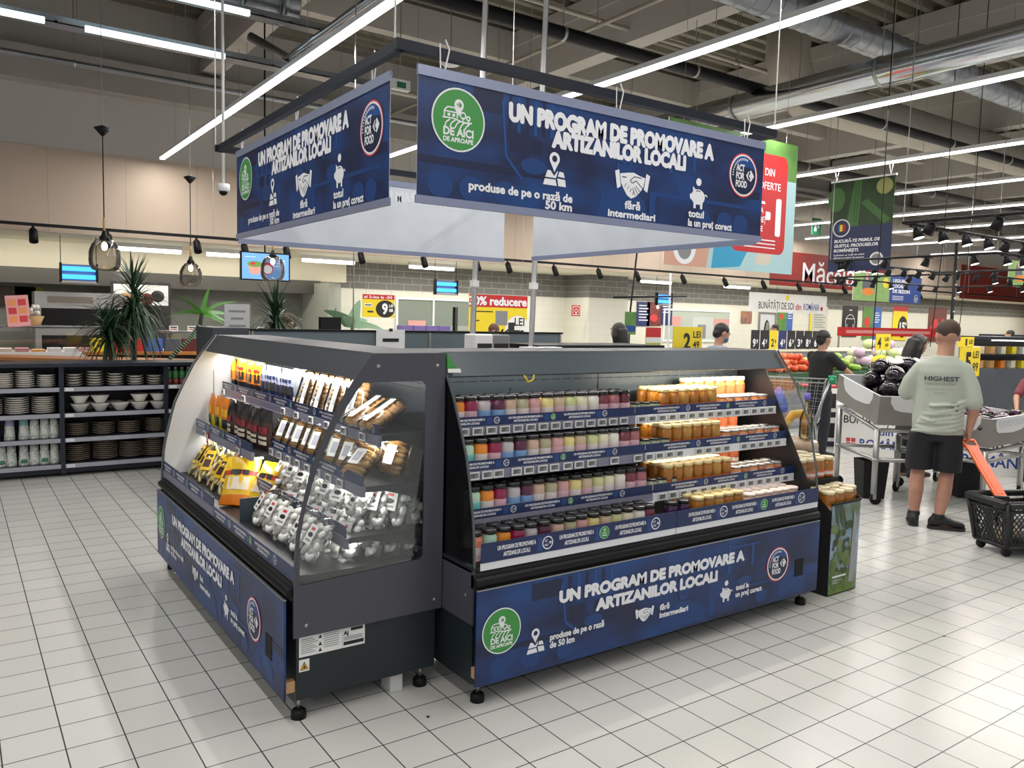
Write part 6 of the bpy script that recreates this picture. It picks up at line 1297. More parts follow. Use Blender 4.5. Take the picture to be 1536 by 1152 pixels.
# big clear trash-like tubs under the table
for k, (x, y) in enumerate(((7.22, 4.25), (8.1, 3.8))):
    a = MB(); a.loft([((0, 0, 0), (.14, 0, 0), (0, .14, 0)), ((0, 0, .36), (.17, 0, 0), (0, .17, 0)), ((0, 0, .36), (.16, 0, 0), (0, .16, 0)), ((0, 0, .03), (.13, 0, 0), (0, .13, 0))], M_blackm, 4, None, False); o = a.build('black_bin'); o.location = (x, y, .001); o.rotation_euler = (0, 0, ang+PI/4); tag(o, 'black bin on the floor under the %s produce table' % ['left', 'right'][k], 'bin')

# ------------------------------------------------------------------ shopping trolley behind the glass end, and its goods
M_wire = mat('trolley_wire', (.45, .46, .47), .3, .9); M_tgreen = mat('trolley_green', (.02, .30, .14), .4)
t = thing('shopping_trolley', 'wire shopping trolley with green handle beyond the right cooler', 'trolley', (7.9, 5.9, 0), .55); a = MB()
bl = [(-.3, -.5, .55), (.3, -.5, .55), (.3, .5, .62), (-.3, .5, .62)]; tl = [(-.36, -.55, 1.0), (.36, -.55, 1.0), (.36, .55, 1.0), (-.36, .55, 1.0)]
for q in (bl, tl):
    for k in range(4): a.tube([q[k], q[(k+1) % 4]], .008, M_wire, 6)
for k in range(4):
    p0, p1, q0_, q1_ = Vector(bl[k]), Vector(bl[(k+1) % 4]), Vector(tl[k]), Vector(tl[(k+1) % 4])
    for j in range(13): f = j/13; a.tube([p0.lerp(p1, f), q0_.lerp(q1_, f)], .003, M_wire, 4)
    for j in range(1, 5): f = j/5; a.tube([p0.lerp(q0_, f), p1.lerp(q1_, f)], .003, M_wire, 4)
for j in range(9): f = j/8; a.tube([Vector(bl[0]).lerp(Vector(bl[1]), f), Vector(bl[3]).lerp(Vector(bl[2]), f)], .003, M_wire, 4)
a.build('wire_basket', t); a = MB()
for x in (-.27, .27): a.tube([(x, -.5, .1), (x, -.45, .5), (x, -.6, 1.02)], .012, M_wire, 8); a.tube([(x, .5, .1), (x, -.45, .18)], .012, M_wire, 8)
a.build('frame', t); a = MB(); a.tube([(-.36, -.62, 1.03), (.36, -.62, 1.03)], .018, M_tgreen, 10); a.box(-.1, .1, -.66, -.58, .98, 1.06, M_tgreen); a.build('handle', t)
for x in (-.27, .27):
    for y in (-.5, .5): a = MB(); a.tube([(x-.012, y, .06), (x+.012, y, .06)], .06, M_blackm, 14); a.build('wheel', t)
# goods on a low stand right behind the glass end: bread packs, oil bottle, blue bag
t = thing('low_stand', 'small dark stand behind the glass end of the right cooler', 'stand', (5.32, 3.8, 0), -.45); a = MB(); a.box(-.2, .2, -.2, .2, .0, .55, M_blackm); a.build('body', t); a = MB(); a.box(-.21, .21, -.21, .21, .55, .57, mat('stand_violet', (.10, .08, .22), .5)); a.box(-.21, .21, -.215, -.21, .5, .57, mat('stand_violet', (.10, .08, .22), .5)); a.build('tray', t); price_tag(t, .1, -.217, .54); price_tag(t, .0, -.217, .54)
for k in range(6):
    a = MB(); a.loft([((-.09, 0, .05), (0, .02, 0), (0, 0, .01)), ((-.08, 0, .05), (0, .06, 0), (0, 0, .045)), ((.08, 0, .05), (0, .06, 0), (0, 0, .045)), ((.1, 0, .05), (0, .02, 0), (0, 0, .01))], mat('bread_pack', (.42, .26, .14), .3, coat=.5, noise=.5, nscale=14, col2=(.60, .48, .38)), 12); o = a.build('bread_pack'); o.location = (5.30+.06*(k % 3)+.0*k, 3.66+.12*(k % 3), .571+.10*(k//3)); o.rotation_euler = (0, 0, -.45); tag(o, 'wrapped bread pack behind the cooler glass, %s, %s' % (['lower layer', 'upper layer'][k//3], ['left', 'middle', 'right'][k % 3]), 'bread pack', 'bread packs behind the glass')
t = thing('oil_bottle', 'clear bottle of yellow oil with violet cap behind the cooler glass', 'bottle', (5.30, 3.66, .7715), 0); a = MB(); a.lathe([(.045, 0), (.05, .02), (.05, .15), (.02, .24), (.016, .3)], glassmat('oil_glass', (.86, .72, .42), .08), 16); a.build('bottle_body', t); a = MB(); a.lathe([(.02, .3), (.024, .31), (.02, .35)], mat('cap_violet', (.14, .12, .5), .4), 12); a.build('cap', t)
a = MB(); a.tube([(-.1, 0, .0), (-.09, 0, .1), (-.02, 0, .19), (.06, 0, .2), (.1, 0, .12), (.1, 0, .0)], [.02, .035, .04, .04, .035, .02], mat('banana_yellow', (.62, .38, .04), .5), 10); o = a.build('yellow_bag'); o.location = (5.44, 3.86, .7715); o.rotation_euler = (0, 0, -.45); o.scale = (.8, .8, .85); tag(o, 'curved yellow pack behind the cooler glass', 'pack')
a = MB(); a.loft([((0, 0, 0), (.16, 0, 0), (0, .1, 0)), ((.05, 0, .03), (.2, 0, 0), (0, .1, 0)), ((.16, 0, .12), (.04, 0, 0), (0, .02, 0))], mat('bag_blue', (.06, .10, .46), .4), 12); o = a.build('blue_bag'); o.location = (7.75, 5.75, .64); o.rotation_euler = (0, 0, .55); o.scale = (1.2, 1.2, 2.2); tag(o, 'blue bag in the wire trolley', 'bag')
# ------------------------------------------------------------------ black lamp racks over the produce
TILT = Matrix.Rotation(-.55, 4, 'X')
def lamp_rack(lab, x0, y0, dx, dy, z, nx, ny, post=True):
    t = thing('lamp_rack', lab, 'lamp rack', (x0, y0, z)); a = MB()
    for p, q in (((0, 0), (dx, 0)), ((0, dy), (dx, dy)), ((0, 0), (0, dy)), ((dx, 0), (dx, dy))): a.tube([(*p, 0), (*q, 0)], .018, M_black, 8)
    a.build('frame', t)
    pts = [(dx*(i+.5)/nx, 0) for i in range(nx)]+[(0, dy*(i+.5)/ny) for i in range(ny)]+[(dx*(i+.5)/nx, dy) for i in range(nx)]+[(dx, dy*(i+.5)/ny) for i in range(ny)]
    for (x, y) in pts:
        a = MB(); R_ = Matrix.Translation((x, y, -.03)) @ Matrix.Rotation((.35, -.3, .1, .55)[int(x*7+y*5) % 4], 4, 'X') @ Matrix.Scale(.82, 4); a.lathe([(.03, 0), (.05, -.02), (.075, -.15), (.07, -.15), (.045, -.05)], M_black, 12, R_, capt=False); a.box(x-.12, x+.12, y-.015, y+.015, -.035, -.015, M_black); h = a.build('spotlight', t)
        a = MB(); a.lathe([(.068, -.147), (.001, -.14)], M_spotl, 10, R_, capb=False); a.build('lens', h)
    if post: a = MB(); a.tube([(0, 0, 0), (.02, 0, -z)], .02, M_black, 8); a.build('post', t)
    for x in (0, dx):
        for y in (0, dy): a = MB(); a.tube([(x, y, 0), (x, y, 6.86-z)], .005, M_steel, 5); a.build('suspension_wire', t)
    return t
M_spotl = mat('spot_lens', (.9, .9, .9), .4, emit=(1, .95, .88), es=5)
lamp_rack('nearest black lamp rack high over the aubergine crates', 8.4, 4.75, 3.2, -2.6, 2.75, 6, 4, False)
lamp_rack('second black lamp rack behind the cucumber banner', 12.0, 8.0, 3.6, -2.6, 2.7, 7, 4, False)
lamp_rack('third black lamp rack over the far vegetables', 16.2, 10.8, 5.0, -3.0, 2.7, 7, 4, False)
for x, y, c in ((9.5, 3.6, 30), (13.5, 7.2, 45), (18.5, 9.2, 60)): area('lamp_rack_glow', (x, y, 2.55), 2.5, 2.0, c, (1, .93, .84))
t = thing('black_post', 'black post with cable ties rising behind the man', 'post', (at(1428, 480, 5.2).x, 5.2, 0)); a = MB(); a.tube([(0, 0, 0), (-.01, 0, 2.72)], .022, M_black, 8); a.build('post', t); a = MB()
for k in range(7): a.tube([(-.002, 0, 1.5+.17*k), (-.002, 0, 1.515+.17*k)], .025, M_paper, 8)
a.build('cable_ties', t)
for k, (xa, ya, xb, yb, l) in enumerate(((1322, 335, 1308, 525, 'thin dark cord slanting left beside the navy banner'), (1416, 355, 1395, 520, 'thin dark cord slanting behind the man head'), (1462, 300, 1438, 500, 'thin dark cord right of the black post'))):
    p, q = at(xa, ya, 5.5+.4*k), at(xb, yb, 5.5+.4*k); t = thing('power_cable', l, 'cord', q); a = MB(); d = p-q; L_ = 1; a.tube([(0, 0, 0), tuple(d), (d.x, d.y, 6.86-q.z)], .006, M_black, 6); a.build('cable', t)
# ------------------------------------------------------------------ people
def remesh(o, vox, smooth=6):
    r = o.modifiers.new('remesh', 'REMESH'); r.mode = 'VOXEL'; r.voxel_size = vox; r.use_smooth_shade = True
    s = o.modifiers.new('smooth', 'SMOOTH'); s.factor = .5; s.iterations = smooth; return o
def V3(*a): return Vector(a)
def limb(a, pts, rs, m, n=14):
    """tapered limb with rounded joints, interpolated so that muscles swell between joints"""
    P, Rr = [], []
    for i in range(len(pts)-1):
        for k in range(6):
            f = k/6; P.append(Vector(pts[i]).lerp(Vector(pts[i+1]), f)); Rr.append(rs[i]*(1-f)+rs[i+1]*f)
    P.append(Vector(pts[-1])); Rr.append(rs[-1]); a.tube(P, Rr, m, n)
    for p, r in zip(pts, rs): a.ell(p, r, m, 12, 8)
def hand(a, wrist, d, palm_n, m, curl=.5, side=1, s=1.):
    """palm, four unequal bent fingers and a thumb leaving the side of the palm"""
    d = Vector(d).normalized(); n = Vector(palm_n); n = (n-d*n.dot(d)).normalized(); w = d.cross(n)*side
    c = Vector(wrist)+d*.045*s
    R_ = Matrix((w, d, n)).transposed()
    a.ell(c, (.042*s, .055*s, .017*s), m, 14, 8, R=R_)
    for k, (off, L) in enumerate(((-.030, .070), (-.010, .080), (.010, .075), (.029, .060))):
        p = c+d*.045*s+w*off*s; pts = [p-d*.02*s, p]; q = p; dd = d; 
        for j, seg in enumerate((.45, .32, .23)):
            ang_ = curl*(.5+.35*j); dd = (dd*math.cos(ang_)+n*math.sin(ang_)).normalized(); q = q+dd*L*seg*s; pts.append(q)
        a.tube(pts, [.0095*s, .0095*s, .009*s, .0085*s, .007*s], m, 8); a.ell(pts[-1], .007*s, m, 8, 6)
    p = c-d*.02*s-w*.03*s; a.tube([p, p-w*.028*s+d*.02*s+n*.008*s, p-w*.036*s+d*.045*s+n*.018*s, p-w*.03*s+d*.066*s+n*.026*s], [.013*s, .012*s, .0105*s, .008*s], m, 8)
def head(a, c, fwd, m, s=1.):
    """skull, jaw, nose, brow, ears; fwd = unit vector of the face"""
    f = Vector(fwd).normalized(); z = V3(0, 0, 1); r = f.cross(z).normalized(); u = r.cross(f)
    R_ = Matrix((r, f, u)).transposed(); P = lambda x, y, zz: Vector(c)+(r*x+f*y+u*zz)*s
    a.ell(P(0, -.012, .025), (.076*s, .096*s, .088*s), m, 18, 12, R=R_)
    a.ell(P(0, .02, -.035), (.058*s, .072*s, .075*s), m, 16, 10, R=R_); a.ell(P(0, .055, -.085), (.032*s, .03*s, .026*s), m, 12, 8, R=R_)
    a.ell(P(0, .075, .035), (.05*s, .02*s, .014*s), m, 12, 6, R=R_)
    a.tube([P(0, .084, .028), P(0, .108, -.018), P(0, .09, -.026)], [.009*s, .016*s, .012*s], m, 8)
    a.ell(P(0, .086, -.052), (.024*s, .012*s, .008*s), m, 10, 6, R=R_); a.ell(P(0, .084, -.064), (.021*s, .012*s, .008*s), m, 10, 6, R=R_)
    for q in (-1, 1): a.ell(P(.076*q, -.012, -.005), (.010*s, .022*s, .034*s), m, 10, 8, R=R_); a.ell(P(.042*q, .06, -.02), (.022*s, .02*s, .02*s), m, 10, 6, R=R_)
    return P, R_
def face_bits(parent, P, R_, s, skin_dark):
    for q in (-1, 1):
        e = MB(); e.ell(P(.031*q, .083, .016), (.013*s, .006*s, .007*s), M_eyew, 10, 6, R=R_); e.ell(P(.031*q, .0885, .016), (.006*s, .003*s, .006*s), M_ink, 8, 6, R=R_); e.build('eye', parent)
        e = MB(); e.tube([P(.012*q, .093, .036), P(.032*q, .091, .041), P(.052*q, .078, .035)], .0045*s, skin_dark, 6); e.build('eyebrow', parent)
    e = MB(); e.tube([P(-.022, .090, -.058), P(0, .098, -.058), P(.022, .090, -.058)], .004*s, M_lip, 6); e.build('mouth', parent)
M_skin = mat('skin', (.50, .27, .19), .55, noise=.5, nscale=14, col2=(.44, .22, .15)); M_skin2 = mat('skin_olive', (.42, .23, .15), .55); M_eyew = mat('eye_white', (.7, .68, .65), .3); M_lip = mat('lip', (.36, .10, .09), .5)
M_hairb = mat('hair_brown', (.075, .045, .030), .7, noise=.6, nscale=60, col2=(.045, .028, .02)); M_hairk = mat('hair_black', (.012, .010, .009), .45)
M_shirt = mat('sage_shirt', (.44, .48, .41), .85, bump=.25, bscale=9); M_short = mat('black_shorts', (.012, .013, .018), .8, bump=.2, bscale=8); M_shoe = mat('shoe_black', (.012, .012, .013), .6); M_sole = mat('shoe_sole', (.02, .02, .021), .5); M_sprint = mat('shirt_print', (.05, .07, .08), .8); M_sprint2 = mat('shirt_print_faint', (.26, .29, .26), .85)
def frustum(a, secs, m, n=20): a.loft([(c, (rx, 0, 0) if not isinstance(rx, tuple) else rx, (0, ry, 0) if not isinstance(ry, tuple) else ry) for c, rx, ry in secs], m, n)
def neckcap(a, c, r, m): a.ell(c, r, m, 12, 8)

# --- the man with the basket, seen from behind
man = thing('person', 'person from behind in sage T-shirt and black shorts holding an orange basket handle', 'person', (6.60, 3.34, 0), -1.06)
a = MB()
LH, RH = (-.095, 0, .84), (.095, 0, .84); LK, RK = (-.115, .02, .46), (.10, .03, .46); LA, RA = (-.125, -.01, .085), (.055, -.06, .085)
frustum(a, [((0, 0, .80), .155, .105), ((0, 0, .88), .17, .115), ((0, .01, 1.0), .155, .11), ((0, .015, 1.15), .165, .115), ((.01, .01, 1.28), .175, .11), ((.015, .0, 1.36), .14, .085), ((.02, 0, 1.41), .07, .06)], M_skin)
a.tube([(.02, -.005, 1.36), (.028, .01, 1.44), (.033, .02, 1.50)], [.068, .062, .062], M_skin, 14)
limb(a, [LH, LK, (-.12, -.012, .30), LA], [.088, .054, .058, .036], M_skin); limb(a, [RH, RK, (.085, -.012, .30), RA], [.088, .054, .058, .036], M_skin)
a.ell((-.121, -.03, .31), (.044, .045, .095), M_skin, 12, 8); a.ell((.086, -.03, .31), (.044, .045, .095), M_skin, 12, 8)
for A, d in ((LA, (-.05, 1, 0)), (RA, (1, .15, 0))):
    d = Vector(d).normalized(); A = Vector(A); a.tube([A+V3(0, 0, -.02)-d*.05, A+V3(0, 0, -.035)+d*.06, A+V3(0, 0, -.05)+d*.14], [.036, .038, .028], M_skin, 10); a.ell(A, .042, M_skin)
LS, LE, LW_ = (-.155, .01, 1.30), (-.245, .06, 1.09), (-.15, .29, 1.08); RS, RE, RW_ = (.185, -.01, 1.30), (.252, -.03, 1.02), (.235, .0, .83)
limb(a, [LS, LE, LW_], [.046, .043, .028], M_skin); limb(a, [RS, RE, (.255, -.02, .98), RW_], [.046, .043, .043, .029], M_skin)
hand(a, LW_, (.45, 1, -.35), (0, -.3, -1), M_skin, .45, 1); hand(a, RW_, (-.02, .02, -1), (-1, 0, 0), M_skin, 1.05, -1)
hf = Vector((-.30, 1, -.30)); hc = (.035, .035, 1.565)
P, R_ = head(a, hc, hf, M_skin, 1.13)
remesh(a.build('body', man), .009, 5); face_bits(man, P, R_, 1.13, M_hairb)
a = MB(); a.ell(P(0, -.020, .042), (.089, .109, .093), M_hairb, 22, 14, R=R_); a.ell(P(0, -.056, .012), (.072, .052, .055), M_hairb, 16, 10, R=R_); remesh(a.build('hair', man), .008, 3)
# shirt: torso with open sleeves, hem over the shorts
a = MB()
frustum(a, [((.01, 0, .775), .192, .130), ((.01, -.005, .80), .190, .134), ((0, 0, .90), .186, .132), ((.0, .005, 1.05), .184, .130), ((.005, .008, 1.2), .188, .130), ((.01, .005, 1.28), .198, .122), ((.014, 0, 1.345), .182, .10), ((.018, 0, 1.375), .135, .086), ((.022, 0, 1.415), .085, .07)], M_shirt, 28)
limb(a, [(-.135, .01, 1.30), (-.205, .035, 1.19), (-.232, .055, 1.10)], [.07, .070, .071], M_shirt); limb(a, [(.165, -.005, 1.30), (.222, -.02, 1.16), (.247, -.03, 1.05)], [.07, .070, .071], M_shirt)
for k in range(7):
    z = .80+.035*k; a.tube([(-.19+.02*k, -.10, z), (-.05+.02*(k % 3), -.145, z-.015*(k % 2)), (.12, -.135, z+.02), (.19, -.06, z+.045)], .012, M_shirt, 6)
shirt = remesh(a.build('t_shirt', man), .009, 5)
a = MB()
def back(x, z): return -(.130*math.sqrt(max(0, 1-((x-.005)/.19)**2))+.004)
def ontext(t_, x0, z0, h, w_, m):
    vs, fs, W_ = text_geo(t_, .03); k = h/.73; sx = w_/W_
    a.add([(x0+p*sx, back(x0+p*sx, z0)-.002, z0+q*k) for p, q in vs], fs, m)
ontext('HIGHEST', -.115, 1.215, .036, .25, M_sprint); ontext('—— ——— ——', -.11, 1.175, .05, .22, M_sprint2); ontext('— ——  —— —', -.10, 1.14, .02, .2, M_sprint2); ontext('———', -.04, 1.11, .02, .09, M_sprint2)
a.build('shirt_print', man)
a = MB()
frustum(a, [((0, 0, .72), .172, .122), ((0, 0, .84), .182, .13), ((0, .0, .90), .172, .122)], M_short, 24)
frustum(a, [((-.112, .012, .475), .102, .105), ((-.108, .008, .6), .108, .112), ((-.095, .0, .78), .105, .118)], M_short, 20); frustum(a, [((.102, .02, .468), .102, .105), ((.098, .012, .6), .108, .112), ((.092, 0, .78), .105, .118)], M_short, 20)
remesh(a.build('shorts', man), .009, 4)
for A, d, nm in ((LA, (-.05, 1, 0), 'left'), (RA, (1, .15, 0), 'right')):
    d = Vector(d).normalized(); s_ = d.cross(V3(0, 0, 1)); A = Vector((A[0], A[1], 0)); a = MB()
    sec = []
    for u, w_, h_ in ((-.072, .028, .055), (-.05, .038, .085), (.0, .042, .10), (.05, .043, .082), (.11, .046, .062), (.165, .042, .05), (.195, .025, .035)): sec.append((A+d*u+V3(0, 0, .022+h_/2), s_*w_, V3(0, 0, h_/2)))
    a.loft(sec, M_shoe, 16); a.tube([A+V3(0, 0, .09), A+V3(0, 0, .125)], [.05, .046], M_shoe, 14)
    sh_ = remesh(a.build('shoe', man), .006, 3)
    a = MB(); out = [(-.08, 0), (-.06, .036), (.0, .04), (.08, .046), (.15, .046), (.19, .03), (.205, 0), (.19, -.03), (.15, -.046), (.08, -.046), (.0, -.04), (-.06, -.036)]
    a.prism(out, M_sole, lambda x, y, q: A+d*x+s_*y+V3(0, 0, q), .001, .026); a.build('sole', sh_)
    a = MB()
    for k in range(4): c_ = A+d*(.04+.022*k)+V3(0, 0, .118-.012*k); a.tube([c_-s_*.025, c_+V3(0, 0, .006), c_+s_*.025], .004, M_grey, 6)
    a.build('laces', sh_)

# --- generic standing figure for the people farther off
def figure(lab, loc, rz, h, skin, top, legs, hairm, long_hair=False, lookdown=0., arms=((-.26, .02, -.60), (.26, .02, -.60)), sleeve=True, mask=None, hat=None, apron=None):
    t = thing('person', lab, 'person', loc, rz); s = h/1.7; a = MB()
    frustum(a, [((0, 0, .86*s), .15*s, .10*s), ((0, 0, 1.0*s), .14*s, .10*s), ((0, 0, 1.2*s), .16*s, .105*s), ((0, 0, 1.34*s), .17*s, .09*s), ((0, 0, 1.42*s), .08*s, .06*s)], skin)
    a.tube([(0, -.01, 1.38*s), (0, .01, 1.52*s)], .052*s, skin, 12)
    for q in (-1, 1):
        limb(a, [(.09*q*s, 0, .88*s), (.1*q*s, .01, .48*s), (.1*q*s, -.01, .09*s)], [.085*s, .055*s, .038*s], skin); a.tube([(.1*q*s, -.06*s, .04), (.1*q*s, .06*s, .035), (.1*q*s, .15*s, .03)], [.036, .038, .028], skin, 10)
    ends = []
    for q, e in zip((-1, 1), arms):
        S_ = V3(.17*q*s, 0, 1.36*s); W_ = S_+Vector((e[0]-.17*q if False else e[0]*.35, e[1], e[2]))*s; El = S_.lerp(W_, .5)+V3(.06*q, -.05, -.02)*s
        limb(a, [S_, El, W_], [.05*s, .04*s, .027*s], skin); hand(a, W_, (W_-El), (0, 0, -1) if e[1] > .2 else (-q, 0, 0), skin, .5, q, s); ends.append((S_, El, W_))
    f = Vector((0, 1, -lookdown)); P, R_ = head(a, (0, .02+.05*lookdown, 1.59*s-.03*lookdown), f, skin, s)
    remesh(a.build('body', t), .013, 4); face_bits(t, P, R_, s, hairm)
    a = MB(); a.ell(P(0, -.024, .036), (.083*s, .10*s, .088*s), hairm, 20, 12, R=R_); a.ell(P(0, -.06, -.02), (.07*s, .055*s, .07*s), hairm, 14, 8, R=R_)
    if long_hair:
        a.tube([P(0, -.07, .03), P(0, -.09, -.1), P(.0, -.10, -.22), P(.0, -.09, -.36)], [.08*s, .085*s, .08*s, .04*s], hairm, 14)
        for q in (-1, 1): a.tube([P(.06*q, -.02, .04), P(.085*q, -.03, -.06), P(.08*q, -.03, -.2)], [.035*s, .032*s, .02*s], hairm, 10)
    remesh(a.build('hair', t), .011, 3)
    a = MB(); frustum(a, [((0, 0, .84*s), .17*s, .125*s), ((0, 0, 1.0*s), .16*s, .12*s), ((0, 0, 1.2*s), .178*s, .122*s), ((0, 0, 1.34*s), .19*s, .105*s), ((0, 0, 1.43*s), .085*s, .07*s)], top, 22)
    for S_, El, W_ in ends:
        if sleeve: limb(a, [S_, S_.lerp(El, .75)], [.066*s, .062*s], top)
    remesh(a.build('top', t), .012, 4)
    a = MB(); frustum(a, [((0, 0, .80*s), .165*s, .12*s), ((0, 0, .94*s), .165*s, .12*s)], legs, 20)
    for q in (-1, 1): limb(a, [(.09*q*s, 0, .86*s), (.1*q*s, .01, .48*s), (.1*q*s, -.01, .12*s)], [.1*s, .075*s, .06*s], legs)
    remesh(a.build('trousers', t), .014, 4)
    for q in (-1, 1): a = MB(); a.loft([(((.1*q)*s, y, .03+z/2), (w_, 0, 0), (0, 0, .015+z/2)) for y, w_, z in ((-.08, .03, .05), (0, .044, .07), (.1, .046, .04), (.19, .025, .02))], M_shoe, 14); a.build('shoe', t)
    if mask: a = MB(); a.ell(P(0, .052, -.05), (.056*s, .062*s, .046*s), mask, 16, 10, R=R_); a.tube([P(-.078, -.01, .0), P(-.04, .08, -.03)], .003, mask, 5); a.tube([P(.078, -.01, .0), P(.04, .08, -.03)], .003, mask, 5); a.build('face_mask', t)
    return t
M_tw = mat('top_white', (.62, .62, .64), .8, noise=.4, nscale=12, col2=(.42, .44, .46)); M_tb = mat('top_black', (.010, .010, .011), .8); M_tg = mat('top_grey_blue', (.30, .33, .40), .8); M_tr = mat('trousers_dark', (.02, .022, .03), .8); M_mask = mat('mask_blue', (.06, .16, .26), .7); M_tred = mat('top_wine', (.16, .03, .04), .8)
figure('person with long dark hair and a white top facing right behind the aubergine crate', (8.55, 4.60, 0), -1.95, 1.56, M_skin2, M_tw, M_tr, M_hairk, True, .25, ((-.2, .3, -.45), (.2, .34, -.42)))
figure('person in a black short-sleeved top reaching right beside the wire trolley', (8.72, 5.86, 0), -1.75, 1.57, M_skin2, M_tb, M_tr, M_hairk, False, .15, ((-.15, .42, -.32), (.1, .46, -.30)))
figure('person leaning over the right crate at the right edge, arm stretched out', (9.62, 3.80, 0), 1.89, 1.33, M_skin2, M_tred, M_tr, M_hairk, True, .6, ((-.2, .52, -.38), (.1, .5, -.36)))
figure('person with short dark hair and blue face mask behind the right cooler', (at(1078, 505, 6.3).x, 6.3, 0), -1.9, 1.63, M_skin, M_tg, M_tr, M_hairk, False, .45, mask=M_mask)
figure('person with long dark hair seen from behind at the rear counter', (at(928, 505, 7.2).x, 7.2, 0), .1, 1.60, M_skin2, M_tb, M_tr, M_hairk, True)
figure('person with red-brown hair bent low in front of the reduction board', (at(740, 500, 8.9).x, 8.9, 0), 2.7, 1.55, M_skin, M_tb, M_tr, mat('hair_auburn', (.11, .035, .02), .6), False, .5)
figure('person with short hair and pale top bending left behind the spiky plant', (at(438, 490, 9.3).x, 9.3, 0), 1.7, 1.62, M_skin, M_tg, M_tr, M_hairb, False, .6)
figure('person with dark hair and white top in front of the far door', (at(1163, 500, 12.6).x, 12.6, 0), 1.0, 1.62, M_skin2, M_tw, M_tr, M_hairk, False, .2)
figure('person with curly dark hair at the fridges near the right edge', (at(1515, 520, 9.2).x, 9.2, 0), .4, 1.62, M_skin2, mat('top_olive', (.12, .11, .07), .8), M_tr, M_hairk, False, .2)

# ------------------------------------------------------------------ roller basket held by the man
bk = thing('shopping_basket', 'black roller basket with an orange pull handle beside the man', 'basket', (6.44, 2.62, 0), -.42)
M_bkt = mat('basket_black', (.010, .011, .012), .45); M_orange = mat('handle_orange', (.78, .11, .012), .4)
BW, BD, BH, zb = .27, .19, .40, .07
def ring_(s_, z): return [(-BW*s_, -BD*s_, z), (BW*s_, -BD*s_, z), (BW*s_, BD*s_, z), (-BW*s_, BD*s_, z)]
b0_, b1_ = ring_(.80, zb), ring_(1.0, BH)
a = MB(); a.add(b0_+[(x, y, z+.015) for x, y, z in b0_], [(0, 3, 2, 1), (4, 5, 6, 7), (0, 1, 5, 4), (1, 2, 6, 5), (2, 3, 7, 6), (3, 0, 4, 7)], M_bkt); a.build('floor_plate', bk)
a = MB()
for k in range(4):
    p0, p1, q0_, q1_ = [Vector(v) for v in (b0_[k], b0_[(k+1) % 4], b1_[k], b1_[(k+1) % 4])]
    F_ = lambda u, v: p0.lerp(p1, u).lerp(q0_.lerp(q1_, u), v)
    N_ = 13 if k % 2 == 0 else 9
    for j in range(-N_, N_):
        for sg in (1, -1):
            pts = []
            for v in [.04+.76*i/8 for i in range(9)]:
                u = (j/N_+v*.55*1) if sg == 1 else (1-(j/N_+v*.55))
                if 0 <= u <= 1: pts.append(F_(u, v))
            if len(pts) > 1: a.tube(pts, .0045, M_bkt, 4)
a.build('side_lattice', bk)
a = MB()
for k in range(4):
    p0, p1, q0_, q1_ = [Vector(v) for v in (b0_[k], b0_[(k+1) % 4], b1_[k], b1_[(k+1) % 4])]
    a.tube([p0, q0_], .018, M_bkt, 8); a.tube([p0, p1], .016, M_bkt, 8); a.tube([q0_, q1_], .02, M_bkt, 8); a.tube([p0.lerp(q0_, .82), p1.lerp(q1_, .82)], .014, M_bkt, 8)
    m0, m1 = p0.lerp(p1, .5), q0_.lerp(q1_, .5); e = (p1-p0).normalized()*.035
    a.add([m0-e, m0+e, m1+e*1.4, m1-e*1.4], [(0, 1, 2, 3)], M_bkt)
    for sg, u in ((0, .0), (1, 1.0)):
        c0, c1 = p0.lerp(p1, u), q0_.lerp(q1_, u); d_ = (p1-p0).normalized()*(.05 if u == 0 else -.05); a.add([c0, c0+d_, c1+d_, c1], [(0, 1, 2, 3)], M_bkt)
a.build('frame', bk)
a = MB()
for k in range(4):
    q0_, q1_ = Vector(b1_[k]), Vector(b1_[(k+1) % 4]); o_ = Vector(((q0_+q1_).x, (q0_+q1_).y, 0)).normalized()*.03; a.add([q0_+V3(0, 0, .012), q1_+V3(0, 0, .012), q1_+o_+V3(0, 0, .004), q0_+o_+V3(0, 0, .004), q0_-V3(0, 0, .03), q1_-V3(0, 0, .03), q1_+o_-V3(0, 0, .03), q0_+o_-V3(0, 0, .03)], [(0, 1, 2, 3), (4, 7, 6, 5), (3, 2, 6, 7), (0, 4, 5, 1), (0, 3, 7, 4), (1, 5, 6, 2)], M_bkt)
a.build('rim', bk)
for x in (-.19, .19):
    for y in (-.12, .12): a = MB(); a.tube([(x, y-.014, .035), (x, y+.014, .035)], .034, M_blackm, 14); a.box(x-.02, x+.02, y-.008, y+.008, .035, .075, M_bkt); a.build('wheel', bk)
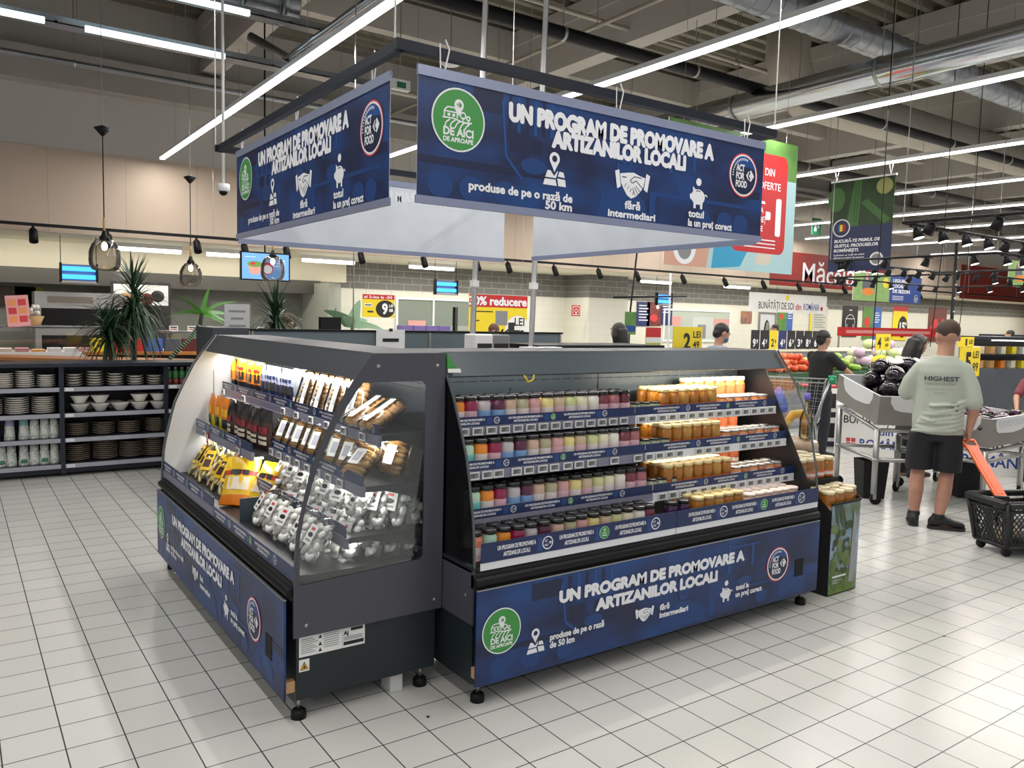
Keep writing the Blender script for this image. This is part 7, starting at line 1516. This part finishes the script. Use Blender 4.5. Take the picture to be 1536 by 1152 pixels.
# handle runs from the rim up to the right hand
Mi = (Matrix.Translation(bk.location) @ Matrix.Rotation(-.42, 4, 'Z')).inverted()
hw = Mi @ (Matrix.Translation(man.location) @ Matrix.Rotation(-1.06, 4, 'Z') @ Vector((.232, .012, .735)))
foot = Vector((-.17, -.02, .41)); ax = hw-foot; L_ = ax.length; ax = ax/L_; sd = ax.cross(Vector((.35, 1, 0))).normalized(); nn = sd.cross(ax)
a = MB(); T_ = lambda x, y, q: foot+sd*x+ax*y+nn*q
w1, w2 = .042, .055
outl = [(-w1, 0), (w1, 0), (w1*1.05, L_-.14), (w2, L_-.08), (w2, L_+.005), (w2*.8, L_+.018), (-w2*.8, L_+.018), (-w2, L_+.005), (-w2, L_-.08), (-w1*1.05, L_-.14)]
a.prism(outl, M_orange, T_, -.009, .009, [[(-w2*.68, L_-.075), (w2*.68, L_-.075), (w2*.72, L_-.012), (-w2*.72, L_-.012)]]); a.prism([(-w1*.6, .03), (w1*.6, .03), (w1*.6, L_-.17), (-w1*.6, L_-.17)], M_orange, T_, -.012, .012)
h_ = bevel(a.build('pull_handle', bk), .004); h_['label'] = 'bright orange flat pull handle'
a = MB(); a.tube([tuple(foot-sd*.05), tuple(foot+sd*.05)], .014, M_bkt, 8); a.build('hinge', bk)
# packs in the basket
for k, (x, y, z, m_, l) in enumerate(((-.12, -.03, .14, mat('potato_pack', (.55, .36, .14), .35, noise=.5, nscale=18, col2=(.70, .62, .50)), 'yellowish bag at the left inside the black basket'), (.05, -.04, .13, mat('silver_pack', (.62, .62, .66), .25, .3, noise=.5, nscale=12, col2=(.35, .35, .40)), 'silvery pack in the middle of the black basket'), (.15, .03, .14, mat('beige_pack', (.55, .42, .28), .4), 'beige pack at the right inside the black basket'), (.02, .06, .21, mat('white_pack', (.68, .68, .68), .35, noise=.5, nscale=10, col2=(.5, .5, .54)), 'white pack on top inside the black basket'))):
    a = MB(); a.loft([((-.09, 0, 0), (0, .03, 0), (0, 0, .02)), ((-.06, 0, 0), (0, .08, 0), (0, 0, .055)), ((.05, 0, .01), (0, .085, 0), (0, 0, .06)), ((.1, 0, .0), (0, .03, 0), (0, 0, .02))], m_, 14); o = a.build('grocery_pack'); p = bk.matrix_basis @ Vector((x, y, z)); o.location = Matrix.Translation(bk.location) @ Matrix.Rotation(-.42, 4, 'Z') @ Vector((x, y, z)); o.rotation_euler = (0, -.5+.3*k, -.42+.5*k); tag(o, l, 'grocery pack', 'packs in the roller basket')
for (x, y, l) in ((642, 1076, 'tiny dark crumb on the floor in front of the coolers'), (1416, 955, 'tiny dark crumb on the floor at right')):
    d = ray(x, y); p = Vector((0, 0, CAM_H))+d*(-CAM_H/d.z); a = MB(); a.ell((0, 0, .003), (.007, .006, .004), M_ink, 8, 6); o = a.build('crumb'); o.location = p; tag(o, l, 'crumb')
